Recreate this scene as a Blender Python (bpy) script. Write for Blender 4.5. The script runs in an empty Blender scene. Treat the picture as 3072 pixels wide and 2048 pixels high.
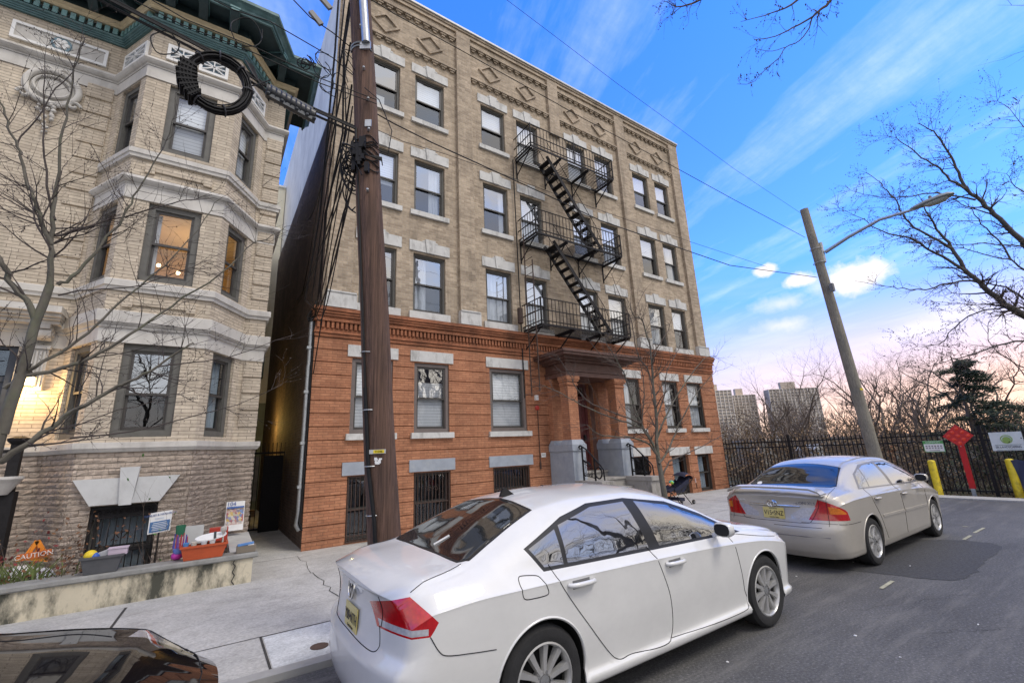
import bpy, bmesh, math, random
import numpy as np
from mathutils import Vector, Matrix
from mathutils.bvhtree import BVHTree
R = math.radians
SC = bpy.context.scene
COL = SC.collection
ORG = {}
# ---------------------------------------------------------------- camera (solved from the photo's vanishing points)
CAMZ = 1.85
FPX = 1325.24; PITCH = R(13.82); ROLL = R(-2.573); YAW = R(34.31)
_fw = Vector((math.sin(YAW)*math.cos(PITCH), math.cos(YAW)*math.cos(PITCH), math.sin(PITCH)))
_r0 = Vector((math.cos(YAW), -math.sin(YAW), 0)); _u0 = _r0.cross(_fw)
_rt = _r0*math.cos(ROLL)+_u0*math.sin(ROLL); _up = -_r0*math.sin(ROLL)+_u0*math.cos(ROLL)
cd = bpy.data.cameras.new('camera'); cam = bpy.data.objects.new('camera', cd); COL.objects.link(cam)
cam.matrix_world = Matrix(((_rt.x,_up.x,-_fw.x,0),(_rt.y,_up.y,-_fw.y,0),(_rt.z,_up.z,-_fw.z,CAMZ),(0,0,0,1)))
cd.sensor_width = 36; cd.lens = FPX/3072*36; cd.clip_start = .05; cd.clip_end = 3000
SC.camera = cam
def ray(x, y): return _fw+_rt*((x-1536)/FPX)-_up*((y-1024)/FPX)
def at(x, y, Y):                                    # a point of the photo on the vertical plane at distance Y
    d = ray(x, y); return Vector((0,0,CAMZ))+d*(Y/d.y)
def atx(x, y, X):
    d = ray(x, y); return Vector((0,0,CAMZ))+d*(X/d.x)
def atd(x, y, D): return Vector((0,0,CAMZ))+ray(x, y)*D
# ---------------------------------------------------------------- objects
def tag(o, label=None, cat=None, group=None, kind=None):
    if label: o['label'] = label
    if cat: o['category'] = cat
    if group: o['group'] = group
    if kind: o['kind'] = kind
    return o
def thing(name, label, cat, loc=(0,0,0), group=None):
    o = bpy.data.objects.new(name, None); COL.objects.link(o); o.empty_display_size = .2
    o.location = loc; ORG[o.name] = Vector(loc)
    return tag(o, label, cat, group)
def copy_tree(o, parent=None):
    c = o.copy(); COL.objects.link(c); c.parent = parent
    for ch in list(o.children): copy_tree(ch, c)
    return c
class Fr:                                           # a wall frame: u along the wall, d into it, z up
    def __init__(s, p0, p1=None):
        s.o = Vector((p0[0], p0[1])); t = Vector((p1[0]-p0[0], p1[1]-p0[1])) if p1 else Vector((1,0))
        s.len = t.length; s.t = t.normalized(); s.n = Vector((-s.t.y, s.t.x))
    def __call__(s, u, d, z):
        q = s.o+s.t*u+s.n*d; return (q.x, q.y, z)
WF = lambda u, d, z: (u, d, z)
class MB:
    def __init__(s): s.v = []; s.f = []; s.m = []; s.uv = None
    def quad(s, *p, m=0):
        n = len(s.v); s.v.extend([tuple(q) for q in p]); s.f.append(tuple(range(n, n+len(p)))); s.m.append(m)
    def box(s, x0, x1, y0, y1, z0, z1, fr=WF, m=0):
        if x0 > x1: x0, x1 = x1, x0
        if y0 > y1: y0, y1 = y1, y0
        if z0 > z1: z0, z1 = z1, z0
        n = len(s.v)
        s.v.extend(fr(x,y,z) for z in (z0,z1) for y in (y0,y1) for x in (x0,x1))
        for q in ((0,2,3,1),(4,5,7,6),(0,1,5,4),(2,6,7,3),(0,4,6,2),(1,3,7,5)):
            s.f.append(tuple(n+i for i in q)); s.m.append(m)
        return s
    def obox(s, c, ax, ay, az, m=0):                # centre and three half-axis vectors
        c = Vector(c); ax=Vector(ax); ay=Vector(ay); az=Vector(az); n = len(s.v)
        s.v.extend(tuple(c+ax*i+ay*j+az*k) for k in (-1,1) for j in (-1,1) for i in (-1,1))
        for q in ((0,2,3,1),(4,5,7,6),(0,1,5,4),(2,6,7,3),(0,4,6,2),(1,3,7,5)):
            s.f.append(tuple(n+i for i in q)); s.m.append(m)
        return s
    def bar(s, a, b, w, h=None, up=(0,0,1), m=0):   # a rectangular bar between two points
        a = Vector(a); b = Vector(b); h = h or w; t = b-a
        if t.length < 1e-6: return s
        tn = t.normalized(); up = Vector(up)
        if abs(tn.dot(up)) > .98: up = Vector((1,0,0))
        sx = tn.cross(up).normalized(); uz = sx.cross(tn)
        return s.obox((a+b)/2, t/2, sx*(w/2), uz*(h/2), m)
    def tube(s, pts, r, k=6, cap=True, m=0, closed=False):
        pts = [Vector(p) for p in pts]; N = len(pts)
        rr = r if isinstance(r, (list, tuple)) else [r]*N
        base = len(s.v); prev = None
        for i, p in enumerate(pts):
            if closed: t = pts[(i+1)%N]-pts[i-1]
            else: t = pts[min(i+1,N-1)]-pts[max(i-1,0)]
            t = t.normalized() if t.length > 1e-9 else Vector((0,0,1))
            if prev is None:
                a = Vector((0,0,1)) if abs(t.z) < .9 else Vector((1,0,0)); nx = t.cross(a).normalized()
            else:
                nx = prev-t*prev.dot(t); nx = nx.normalized() if nx.length > 1e-6 else t.orthogonal().normalized()
            prev = nx; ny = t.cross(nx)
            for j in range(k):
                a = 2*math.pi*j/k; s.v.append(tuple(p+nx*(rr[i]*math.cos(a))+ny*(rr[i]*math.sin(a))))
        for i in range(N if closed else N-1):
            i2 = (i+1)%N
            for j in range(k):
                j2 = (j+1)%k
                s.f.append((base+i*k+j, base+i*k+j2, base+i2*k+j2, base+i2*k+j)); s.m.append(m)
        if cap and not closed:
            s.f.append(tuple(base+j for j in range(k-1,-1,-1))); s.m.append(m)
            s.f.append(tuple(base+(N-1)*k+j for j in range(k))); s.m.append(m)
        return s
    def lathe(s, c, axis, prof, k=24, m=0, cap=True):      # prof = [(radius, along axis)]
        c = Vector(c); ax = Vector(axis).normalized(); nx = ax.orthogonal().normalized(); ny = ax.cross(nx); base = len(s.v)
        for (r, h) in prof:
            for j in range(k):
                a = 2*math.pi*j/k; s.v.append(tuple(c+ax*h+nx*(r*math.cos(a))+ny*(r*math.sin(a))))
        for i in range(len(prof)-1):
            for j in range(k):
                j2 = (j+1)%k; s.f.append((base+i*k+j, base+i*k+j2, base+(i+1)*k+j2, base+(i+1)*k+j)); s.m.append(m)
        if cap:
            s.f.append(tuple(base+j for j in range(k-1,-1,-1))); s.m.append(m)
            q = base+(len(prof)-1)*k; s.f.append(tuple(q+j for j in range(k))); s.m.append(m)
        return s
    def prism(s, poly, d0, d1, fr=WF, m=0):         # poly in (u, z), extruded along d
        n = len(s.v); k = len(poly)
        s.v.extend(fr(u,d0,z) for u,z in poly); s.v.extend(fr(u,d1,z) for u,z in poly)
        s.f.append(tuple(range(n,n+k))); s.m.append(m); s.f.append(tuple(range(n+2*k-1,n+k-1,-1))); s.m.append(m)
        for i in range(k):
            j = (i+1)%k; s.f.append((n+j,n+i,n+k+i,n+k+j)); s.m.append(m)
        return s
    def sphere(s, c, r, k=10, sz=1, m=0):
        pr = [(max(1e-4, r*math.sin(math.pi*i/(k//2+1))), -r*sz*math.cos(math.pi*i/(k//2+1))) for i in range(k//2+2)]
        return s.lathe(c, (0,0,1), pr, k, m, cap=False)
    def sweep(s, path, prof, m=0, z=0):             # prof [(out, z)] swept along a plan path with mitres; out is to the right of travel... left = +n
        P = [Vector(p) for p in path]; N = len(P); offs = []
        for i in range(N):
            a = (P[i]-P[i-1]).normalized() if i else None; b = (P[i+1]-P[i]).normalized() if i < N-1 else None
            na = Vector((a.y,-a.x)) if a else None; nb = Vector((b.y,-b.x)) if b else None
            if na is None: o = nb
            elif nb is None: o = na
            else: o = (na+nb)/(1+na.dot(nb))
            offs.append(o)
        base = len(s.v); k = len(prof)
        for i in range(N):
            for (o, zz) in prof:
                q = P[i]+offs[i]*o; s.v.append((q.x,q.y,zz+z))
        for i in range(N-1):
            for j in range(k-1):
                s.f.append((base+i*k+j, base+(i+1)*k+j, base+(i+1)*k+j+1, base+i*k+j+1)); s.m.append(m)
        s.f.append(tuple(base+j for j in range(k))); s.m.append(m)
        s.f.append(tuple(base+(N-1)*k+j for j in range(k-1,-1,-1))); s.m.append(m)
        return s
    def build(s, name, mats, parent=None, smooth=None, uv=True, fix=True, label=None):
        me = bpy.data.meshes.new(name)
        org = ORG.get(parent.name, Vector((0,0,0))) if parent else Vector((0,0,0))
        V = np.array(s.v, dtype=np.float64).reshape(-1,3)
        me.from_pydata((V-np.array(org)).tolist(), [], s.f)
        if not isinstance(mats, (list, tuple)): mats = [mats]
        for m in mats: me.materials.append(m)
        if len(mats) > 1: me.polygons.foreach_set('material_index', s.m)
        if fix:
            bm = bmesh.new(); bm.from_mesh(me); bmesh.ops.recalc_face_normals(bm, faces=bm.faces); bm.to_mesh(me); bm.free()
        me.update()
        if uv: box_uv(me, org)
        if smooth is not None:
            me.polygons.foreach_set('use_smooth', [True]*len(me.polygons))
            if smooth < 170: me.set_sharp_from_angle(angle=R(smooth))
        o = bpy.data.objects.new(name, me); COL.objects.link(o)
        if parent: o.parent = parent
        ORG[o.name] = org
        if label: o['label'] = label
        return o
def box_uv(me, org):
    n = len(me.polygons)
    if not n: return
    nl = len(me.loops)
    co = np.empty(len(me.vertices)*3); me.vertices.foreach_get('co', co); co = co.reshape(-1,3)+np.array(org)
    nr = np.empty(n*3); me.polygons.foreach_get('normal', nr); nr = nr.reshape(-1,3)
    lt = np.empty(n, dtype=np.int32); me.polygons.foreach_get('loop_total', lt)
    vi = np.empty(nl, dtype=np.int32); me.loops.foreach_get('vertex_index', vi)
    ln = np.repeat(nr, lt, axis=0); p = co[vi]
    h = np.hypot(ln[:,0], ln[:,1]); flat = np.abs(ln[:,2]) > .75
    hh = np.where(h < 1e-6, 1, h); tx = -ln[:,1]/hh; ty = ln[:,0]/hh
    u = np.where(flat, p[:,0], p[:,0]*tx+p[:,1]*ty); v = np.where(flat, p[:,1], p[:,2])
    uvl = me.uv_layers.new(name='metres'); uvl.data.foreach_set('uv', np.stack([u,v],1).ravel())
def text(name, body, size, origin, xdir, ydir, m, parent, depth=.001, align='CENTER', sx=1):
    cu = bpy.data.curves.new(name, 'FONT'); cu.body = body; cu.size = size; cu.align_x = align; cu.align_y = 'CENTER'; cu.extrude = depth; cu.resolution_u = 3
    to = bpy.data.objects.new(name+'_curve', cu); COL.objects.link(to)
    dg = bpy.context.evaluated_depsgraph_get(); me = bpy.data.meshes.new_from_object(to.evaluated_get(dg))
    bpy.data.objects.remove(to); bpy.data.curves.remove(cu)
    x = Vector(xdir).normalized(); y = Vector(ydir); y = (y-x*y.dot(x)).normalized(); z = x.cross(y)
    org = ORG.get(parent.name, Vector((0,0,0))) if parent else Vector((0,0,0)); o3 = Vector(origin)-org
    me.transform(Matrix(((x.x*sx,y.x,z.x,o3.x),(x.y*sx,y.y,z.y,o3.y),(x.z*sx,y.z,z.z,o3.z),(0,0,0,1))))
    me.materials.clear(); me.materials.append(m); me.name = name
    o = bpy.data.objects.new(name, me); COL.objects.link(o); o.parent = parent; ORG[o.name] = org
    return o
# ---------------------------------------------------------------- materials
def nt(name):
    m = bpy.data.materials.new(name); m.use_nodes = True; t = m.node_tree; b = t.nodes['Principled BSDF']
    return m, t, b
def N(t, kind, **kw):
    n = t.nodes.new(kind)
    for k, v in kw.items():
        if k in n.inputs: n.inputs[k].default_value = v
        else: setattr(n, k, v)
    return n
def c4(c, a=1): return (c[0], c[1], c[2], a)
def ramp(t, src, stops):
    r = t.nodes.new('ShaderNodeValToRGB'); t.links.new(src, r.inputs['Fac'])
    e = r.color_ramp.elements
    while len(e) < len(stops): e.new(.5)
    for i, (p, c) in enumerate(stops): e[i].position = p; e[i].color = c4(c) if len(c) == 3 else c
    return r
def mixc(t, fac, a, b, mode='MIX'):
    n = t.nodes.new('ShaderNodeMix'); n.data_type = 'RGBA'; n.blend_type = mode
    if hasattr(fac, 'is_output'): t.links.new(fac, n.inputs[0])
    else: n.inputs[0].default_value = fac
    for i, q in ((6,a),(7,b)):
        if hasattr(q, 'is_output'): t.links.new(q, n.inputs[i])
        else: n.inputs[i].default_value = c4(q)
    return n.outputs[2]
def bump(t, b, h, strength=.3, dist=.01):
    n = N(t, 'ShaderNodeBump', Strength=strength, Distance=dist); t.links.new(h, n.inputs['Height']); t.links.new(n.outputs[0], b.inputs['Normal'])
def coord(t, uv=False): return t.nodes.new('ShaderNodeTexCoord').outputs['UV' if uv else 'Object']
def noise(t, vec, scale, detail=4, rough=.6, sc3=None):
    if sc3:
        mp = N(t, 'ShaderNodeMapping'); mp.inputs['Scale'].default_value = sc3; t.links.new(vec, mp.inputs['Vector']); vec = mp.outputs[0]
    n = N(t, 'ShaderNodeTexNoise', Scale=scale, Detail=detail, Roughness=rough); t.links.new(vec, n.inputs['Vector'])
    return n.outputs['Fac']
def plain(name, c, rough=.6, var=.15, scale=6, metal=0, bmp=0, dirt=None, coat=0, sc3=None, spec=.5):
    m, t, b = nt(name); v = coord(t)
    f = noise(t, v, scale, sc3=sc3)
    lo = tuple(x*(1-var) for x in c); hi = tuple(min(1,x*(1+var)) for x in c)
    r = ramp(t, f, [(.3,lo),(.7,hi)]); col = r.outputs[0]
    if dirt:
        d = ramp(t, noise(t, v, dirt[1], 6, .7, sc3=dirt[3] if len(dirt) > 3 else None), [(dirt[4] if len(dirt) > 4 else .5,(0,0,0)),((dirt[4] if len(dirt) > 4 else .5)+.17,(1,1,1))])
        col = mixc(t, d.outputs[0], col, dirt[0])
        if dirt[2] < 1: col = mixc(t, dirt[2], r.outputs[0], col)
    t.links.new(col, b.inputs['Base Color'])
    b.inputs['Roughness'].default_value = rough; b.inputs['Metallic'].default_value = metal
    b.inputs['Coat Weight'].default_value = coat; b.inputs['Specular IOR Level'].default_value = spec
    if bmp: bump(t, b, noise(t, v, scale*4, 5), bmp, .01)
    return m
def brick(name, c1, c2, mort, bw, rh, msize=.008, var=.25, bmp=.6, rough=.85, dirt=None, off=.5, bdist=.006, stain=.2):
    m, t, b = nt(name); uv = coord(t, True)
    bt = N(t, 'ShaderNodeTexBrick', Scale=1.0); bt.inputs['Color1'].default_value = c4(c1); bt.inputs['Color2'].default_value = c4(c2); bt.inputs['Mortar'].default_value = c4(mort)
    bt.inputs['Brick Width'].default_value = bw; bt.inputs['Row Height'].default_value = rh; bt.inputs['Mortar Size'].default_value = msize; bt.offset = off
    bt.inputs['Mortar Smooth'].default_value = .3; bt.inputs['Bias'].default_value = -.1
    t.links.new(uv, bt.inputs['Vector'])
    ob = coord(t)
    f1 = ramp(t, noise(t, ob, 1.1, 6, .65), [(.3,(1-var,)*3),(.7,(1+var*.4,)*3)])
    col = mixc(t, 1, bt.outputs['Color'], f1.outputs[0], 'MULTIPLY')
    f3 = ramp(t, noise(t, ob, 14, 3, .6), [(.3,(.86,)*3),(.7,(1.1,)*3)]); col = mixc(t, 1, col, f3.outputs[0], 'MULTIPLY')
    f2 = ramp(t, noise(t, ob, 1.6, 6, .7, (1.5,1.5,.22)), [(.5,(1,1,1)),(.75,(1-stain,)*3)])
    col = mixc(t, 1, col, f2.outputs[0], 'MULTIPLY')
    if dirt:
        d = ramp(t, noise(t, ob, dirt[1], 6, .75), [(.60,(0,0,0)),(.74,(.7,.7,.7))]); col = mixc(t, d.outputs[0], col, dirt[0])
    t.links.new(col, b.inputs['Base Color']); b.inputs['Roughness'].default_value = rough
    inv = N(t, 'ShaderNodeMath', operation='MULTIPLY_ADD'); t.links.new(bt.outputs['Fac'], inv.inputs[0]); inv.inputs[1].default_value = -1; inv.inputs[2].default_value = 1
    ad = N(t, 'ShaderNodeMath', operation='MULTIPLY_ADD'); t.links.new(noise(t, ob, 40, 3), ad.inputs[0]); ad.inputs[1].default_value = .35; t.links.new(inv.outputs[0], ad.inputs[2])
    bump(t, b, ad.outputs[0], bmp, bdist)
    return m
def pane(name, tint, refl, body=(.5,.55,.6), rough=.01, wav=.15):
    m, t, b = nt(name); t.nodes.remove(b); out = t.nodes['Material Output']
    tr = N(t, 'ShaderNodeBsdfTransparent'); tr.inputs[0].default_value = c4(tint)
    gl = N(t, 'ShaderNodeBsdfGlossy', Roughness=rough); gl.inputs['Color'].default_value = c4((.95,.97,1))
    nb = N(t, 'ShaderNodeBump', Strength=wav, Distance=.02); t.links.new(noise(t, coord(t), 1.7, 2), nb.inputs['Height']); t.links.new(nb.outputs[0], gl.inputs['Normal'])
    fr = N(t, 'ShaderNodeLayerWeight', Blend=.5); pw = N(t, 'ShaderNodeMath', operation='POWER'); t.links.new(fr.outputs['Facing'], pw.inputs[0]); pw.inputs[1].default_value = 4
    ad = N(t, 'ShaderNodeMath', operation='ADD', use_clamp=True); t.links.new(pw.outputs[0], ad.inputs[0]); ad.inputs[1].default_value = refl
    mx = N(t, 'ShaderNodeMixShader'); t.links.new(ad.outputs[0], mx.inputs[0]); t.links.new(tr.outputs[0], mx.inputs[1]); t.links.new(gl.outputs[0], mx.inputs[2])
    t.links.new(mx.outputs[0], out.inputs['Surface'])
    return m
def glow(name, c, s):
    m, t, b = nt(name); t.nodes.remove(b); e = N(t, 'ShaderNodeEmission', Strength=s); e.inputs[0].default_value = c4(c)
    t.links.new(e.outputs[0], t.nodes['Material Output'].inputs[0]); return m
def wood(name, lo, hi, sc3=(9,9,.35), scale=5, rough=.9, crack=True):
    m, t, b = nt(name); v = coord(t)
    f = noise(t, v, scale, 8, .7, sc3); r = ramp(t, f, [(.25,lo),(.75,hi)]); col = r.outputs[0]
    g = noise(t, v, scale*2.2, 6, .7, (sc3[0]*1.6,sc3[1]*1.6,sc3[2]*.6))
    if crack: col = mixc(t, ramp(t, g, [(.5,(1,1,1)),(.66,(.25,.22,.2))]).outputs[0], (0,0,0), col, 'MULTIPLY') if 0 else mixc(t, 1, col, ramp(t, g, [(.52,(1,1,1)),(.66,(.4,.36,.33))]).outputs[0], 'MULTIPLY')
    big = ramp(t, noise(t, v, .9, 3), [(.3,(.75,.75,.78)),(.7,(1.2,1.15,1.1))]); col = mixc(t, 1, col, big.outputs[0], 'MULTIPLY')
    t.links.new(col, b.inputs['Base Color']); b.inputs['Roughness'].default_value = rough; bump(t, b, g, .7, .012)
    return m
M = {}
M['tan'] = brick('tan_brick', (.52,.42,.305), (.32,.25,.175), (.43,.37,.30), .215, .066, .007, var=.32, stain=.42)
M['red'] = brick('red_brick', (.48,.215,.112), (.37,.152,.077), (.26,.12,.066), .215, .0605, .006, var=.24, bmp=.5, dirt=((.46,.26,.17),3.3), stain=.3)
M['redband'] = brick('red_brick_cornice', (.43,.165,.078), (.31,.11,.05), (.25,.11,.058), .215, .05, .006, var=.45, stain=.45)
M['side'] = brick('old_side_brick', (.17,.105,.08), (.09,.058,.046), (.15,.13,.115), .215, .068, .01, var=.5, dirt=((.25,.23,.21),5.5), stain=.4)
M['cream'] = brick('cream_roman_brick', (.64,.555,.435), (.50,.425,.33), (.31,.26,.205), .305, .062, .006, var=.18, stain=.22)
M['rock'] = brick('rock_faced_stone', (.50,.415,.34), (.36,.295,.24), (.42,.36,.30), .27, .088, .006, var=.35, bmp=1, bdist=.04)
M['lime'] = plain('limestone_trim', (.56,.54,.50), .75, .12, 3, dirt=((.30,.28,.25),2.2,.45,(1.5,1.5,.35)))
M['lintel'] = plain('painted_stone_lintel', (.56,.56,.54), .75, .1, 5, dirt=((.25,.245,.23),3.3,.65,(1.5,1.5,.6)))
M['bluestone'] = plain('blue_grey_painted_stone', (.30,.335,.385), .7, .1, 5, dirt=((.42,.44,.45),3,.5))
M['frame'] = plain('dark_bronze_window_frame', (.055,.05,.045), .5, .15, 8)
M['frame2'] = plain('taupe_window_casing', (.155,.13,.12), .6, .1, 8)
M['frame3'] = plain('grey_green_window_casing', (.115,.112,.10), .6, .15, 8)
M['pane'] = pane('window_glass', (.9,.92,.94), .40)
M['pane_blind'] = pane('clear_window_glass', (.93,.95,.96), .10)
M['pane_blind_low'] = pane('clear_window_screen', (.70,.72,.74), .06)
M['pane_low'] = pane('screened_window_glass', (.7,.73,.76), .16, rough=.05)
M['pane_dark'] = pane('dim_window_glass', (.6,.66,.7), .10)
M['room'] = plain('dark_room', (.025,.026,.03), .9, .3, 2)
M['blind'] = None
M['curtain'] = plain('net_curtain', (.62,.64,.66), .9, .25, 3, sc3=(9,9,.5))
M['iron'] = plain('black_painted_iron', (.014,.013,.014), .65, .3, 20, spec=.25)
M['rust'] = plain('rusty_brown_iron', (.055,.032,.024), .7, .4, 20)
M['brown'] = plain('brown_painted_portico', (.105,.05,.037), .55, .2, 5, dirt=((.17,.10,.075),7,.6))
M['door'] = plain('maroon_door', (.10,.028,.028), .4, .2, 4)
M['concrete'] = plain('weathered_concrete', (.34,.325,.30), .85, .12, 3, bmp=.3, dirt=((.13,.12,.10),2.1,.8,(1.3,1.3,.5)))
M['black'] = plain('black_cable_sheath', (.010,.010,.011), .6, .3, 10, spec=.3)
M['grey'] = plain('grey_plastic', (.16,.165,.17), .5, .15, 8)
M['steel'] = plain('galvanised_steel', (.42,.44,.45), .4, .15, 12, metal=.7)
M['white'] = plain('white_paint', (.78,.78,.76), .5, .05, 8)
def blind_mat():
    m, t, b = nt('white_blind'); uv = coord(t, True); w = N(t, 'ShaderNodeTexWave', Scale=4.2, wave_type='BANDS', bands_direction='Y', wave_profile='SAW'); t.links.new(uv, w.inputs['Vector'])
    r = ramp(t, w.outputs['Fac'], [(0,(.40,.42,.44)),(.25,(.78,.80,.81)),(1,(.86,.88,.89))]); t.links.new(r.outputs[0], b.inputs['Base Color']); b.inputs['Roughness'].default_value = .6
    return m
M['blind'] = blind_mat()
# ================================================================ brick apartment building
Y0 = 10.5
BF = Fr((0, Y0), (20, Y0))                          # u = X, d = into the facade
rng = random.Random(4)
def wall(mb, fr, u0, u1, z0, z1, holes, d=0, reveal=.13, m=0):
    us = sorted({u0,u1,*[min(max(h[i],u0),u1) for h in holes for i in (0,1)]}); zs = sorted({z0,z1,*[min(max(h[i],z0),z1) for h in holes for i in (2,3)]})
    for a, b in zip(us, us[1:]):
        for c, e in zip(zs, zs[1:]):
            mu, mz = (a+b)/2, (c+e)/2
            if any(h[0] < mu < h[1] and h[2] < mz < h[3] for h in holes): continue
            mb.quad(fr(a,d,c), fr(b,d,c), fr(b,d,e), fr(a,d,e), m=m)
    for a, b, c, e in holes:
        if e <= z0 or c >= z1: continue
        c2, e2 = max(c,z0), min(e,z1); r = d+reveal
        mb.quad(fr(a,d,c2), fr(a,r,c2), fr(a,r,e2), fr(a,d,e2), m=m); mb.quad(fr(b,r,c2), fr(b,d,c2), fr(b,d,e2), fr(b,r,e2), m=m)
        if c >= z0: mb.quad(fr(a,d,c), fr(b,d,c), fr(b,r,c), fr(a,r,c), m=m)
        if e <= z1: mb.quad(fr(a,r,e), fr(b,r,e), fr(b,d,e), fr(a,d,e), m=m)
def rect_frame(mb, fr, u0, u1, z0, z1, w, d0, d1, wb=None):
    wb = wb or w
    mb.box(u0,u0+w,d0,d1,z0,z1,fr); mb.box(u1-w,u1,d0,d1,z0,z1,fr); mb.box(u0+w,u1-w,d0,d1,z1-w,z1,fr); mb.box(u0+w,u1-w,d0,d1,z0,z0+wb,fr)
def window(parent, fr, u0, u1, z0, z1, cm, d0=.07, cas=.05, up=None, lo=None, inner=None, zm=None, sash=.04, sm=None):
    mb = MB(); rect_frame(mb, fr, u0, u1, z0, z1, cas, d0, d0+.10)
    if cas > .045: rect_frame(mb, fr, u0+cas, u1-cas, z0+cas, z1-cas, .014, d0+.025, d0+.10)
    w = mb.build('window', cm, parent); sm = sm or M['frame']
    a, b, c, e = u0+cas+.012, u1-cas-.012, z0+cas+.012, z1-cas-.012; zm = zm or (c+e)/2
    mb = MB(); rect_frame(mb, fr, a, b, zm-.03, e, sash, d0+.03, d0+.07); mb.build('sash', sm, w)
    mb = MB(); rect_frame(mb, fr, a, b, c, zm+.03, sash, d0+.071, d0+.105, wb=.06); mb.build('sash', sm, w)
    mb = MB(); mb.quad(*[fr(u_, d0+.05, z_) for u_, z_ in ((a+sash*.8,zm+.01),(b-sash*.8,zm+.01),(b-sash*.8,e-sash*.8),(a+sash*.8,e-sash*.8))]); mb.build('pane', up or M['pane'], w)
    mb = MB(); mb.quad(*[fr(u_, d0+.088, z_) for u_, z_ in ((a+sash*.8,c+.05),(b-sash*.8,c+.05),(b-sash*.8,zm-.002),(a+sash*.8,zm-.002))]); mb.build('pane', lo or M['pane_low'], w)
    if inner:
        for nm, m, x0, x1, y0, y1 in inner:
            mb = MB(); k = 8; us = [a+(b-a)*(x0+(x1-x0)*i/k) for i in range(k+1)]; amp = .012 if nm == 'curtain' else 0
            for i in range(k):
                da = d0+.135+amp*(1 if i%2 else -1); db = d0+.135-amp*(1 if i%2 else -1)
                mb.quad(fr(us[i],da,c+(e-c)*y0), fr(us[i+1],db,c+(e-c)*y0), fr(us[i+1],db,c+(e-c)*y1), fr(us[i],da,c+(e-c)*y1))
            mb.build(nm, m, w)
    return w
def keylintel(mb, fr, u0, u1, z0, h=.30, key=True, d=-.035):
    mb.box(u0,u1,d,.06,z0,z0+h,fr)
    if key:
        c = (u0+u1)/2; mb.prism([(c-.10,z0-.012),(c+.10,z0-.012),(c+.15,z0+h+.085),(c-.15,z0+h+.085)], d-.03, .05, fr)
        for s in (-1,1): mb.prism([(c+s*.13,z0+h),(c+s*.24,z0+h),(c+s*.22,z0+h+.03),(c+s*.16,z0+h+.05)][::s], d-.008, .05, fr)
def sill(mb, fr, u0, u1, z1, h=.13, d=-.07): mb.box(u0,u1,d,.10,z1-h,z1,fr)
bld = thing('apartment_building', 'five-storey tan brick apartment house with red brick ground floors and portico', 'apartment building', (9.4, 10.5, 0))
cols = {'a':(2.68,3.62),'b':(4.08,5.02),'c':(6.33,7.25),'d':(7.74,8.65),'e':(10.02,10.93),'f':(11.44,12.36),'g':(13.62,14.58),'h':(15.04,15.94)}
floors = [(5.48,7.14),(8.40,10.04),(11.38,12.95)]
up_holes = [(u0,u1,z0,z1) for (z0,z1) in floors for (u0,u1) in cols.values()]
lowin = {'a':(2.6,3.58,2.37,4.12),'b':(4.13,5.09,2.37,4.12),'c':(6.34,7.56,2.37,4.12),'f':(11.72,12.56,2.37,4.12),'g':(13.84,14.74,2.37,4.12),'h':(15.33,16.25,2.37,4.12)}
bawin = {'a':(2.6,3.55,.06,1.45),'b':(4.14,5.11,.06,1.43),'c':(6.36,7.56,.30,1.42),'f':(11.86,12.62,.5,1.45),'g':(13.88,14.84,.03,1.40),'h':(15.38,16.28,.06,1.39)}
doorh = (8.98,10.06,1.15,3.84)
lo_holes = list(lowin.values())+list(bawin.values())+[doorh]
# upper wall
ZT = 5.27; TOP = 15.5; XL, XR = 1.86, 17.02
mb = MB(); wall(mb, BF, XL, XR, ZT-.1, TOP, up_holes)
mb.build('brick_wall', M['tan'], bld)
for a, b in ((1.92,2.5),(5.43,5.93),(9.2,9.68),(12.76,13.3),(16.33,16.93)):
    z0 = ZT if abs(a-9.2) > .1 else 12.96
    mb = MB().box(a,b,-.11,.02,z0,15.28,BF); mb.build('pilaster', M['tan'], bld)
    if z0 == ZT: 
        mb = MB().box(a-.02,b+.12,-.16,-.0,ZT,ZT+.36,BF).box(a-.01,b+.1,-.18,0,ZT+.362,ZT+.40,BF); mb.build('pilaster_base', M['lintel'], bld)
# corbel tables, diamonds between the pilasters
for k, (a, b) in enumerate(((2.5,5.43),(5.93,9.2),(9.68,12.76),(13.3,16.33))):
    for zt in (14.86, 13.6):
        mb = MB(); n = round((b-a)/.285); st = (b-a)/n
        mb.box(a,b,-.10,.01,zt+.12,zt+.17,BF); mb.box(a,b,-.06,.01,zt+.171,zt+.20,BF)
        for i in range(n):
            c = a+st*(i+.5); mb.box(c-.10,c+.10,-.075,.01,zt+.06,zt+.119,BF); mb.box(c-.055,c+.055,-.05,.01,zt+.0,zt+.059,BF)
        mb.build('corbel_table', M['tan'], bld)
    for q in (.235, .7) if k else (.21,.69):
        mb = MB(); c = a+(b-a)*q+.02; z = 14.29; wd, hg = (.44 if k < 2 else .42), .355
        P = [(c-wd,z),(c,z-hg),(c+wd,z),(c,z+hg)]; 
        for i in range(4):
            p, q2 = P[i], P[(i+1)%4]; f = .22; pi = (c+(p[0]-c)*(1-f), z+(p[1]-z)*(1-f)); qi = (c+(q2[0]-c)*(1-f), z+(q2[1]-z)*(1-f))
            mb.prism([p,q2,qi,pi], -.055, .01, BF)
        mb.build('diamond_panel', M['tan'], bld)
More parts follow.
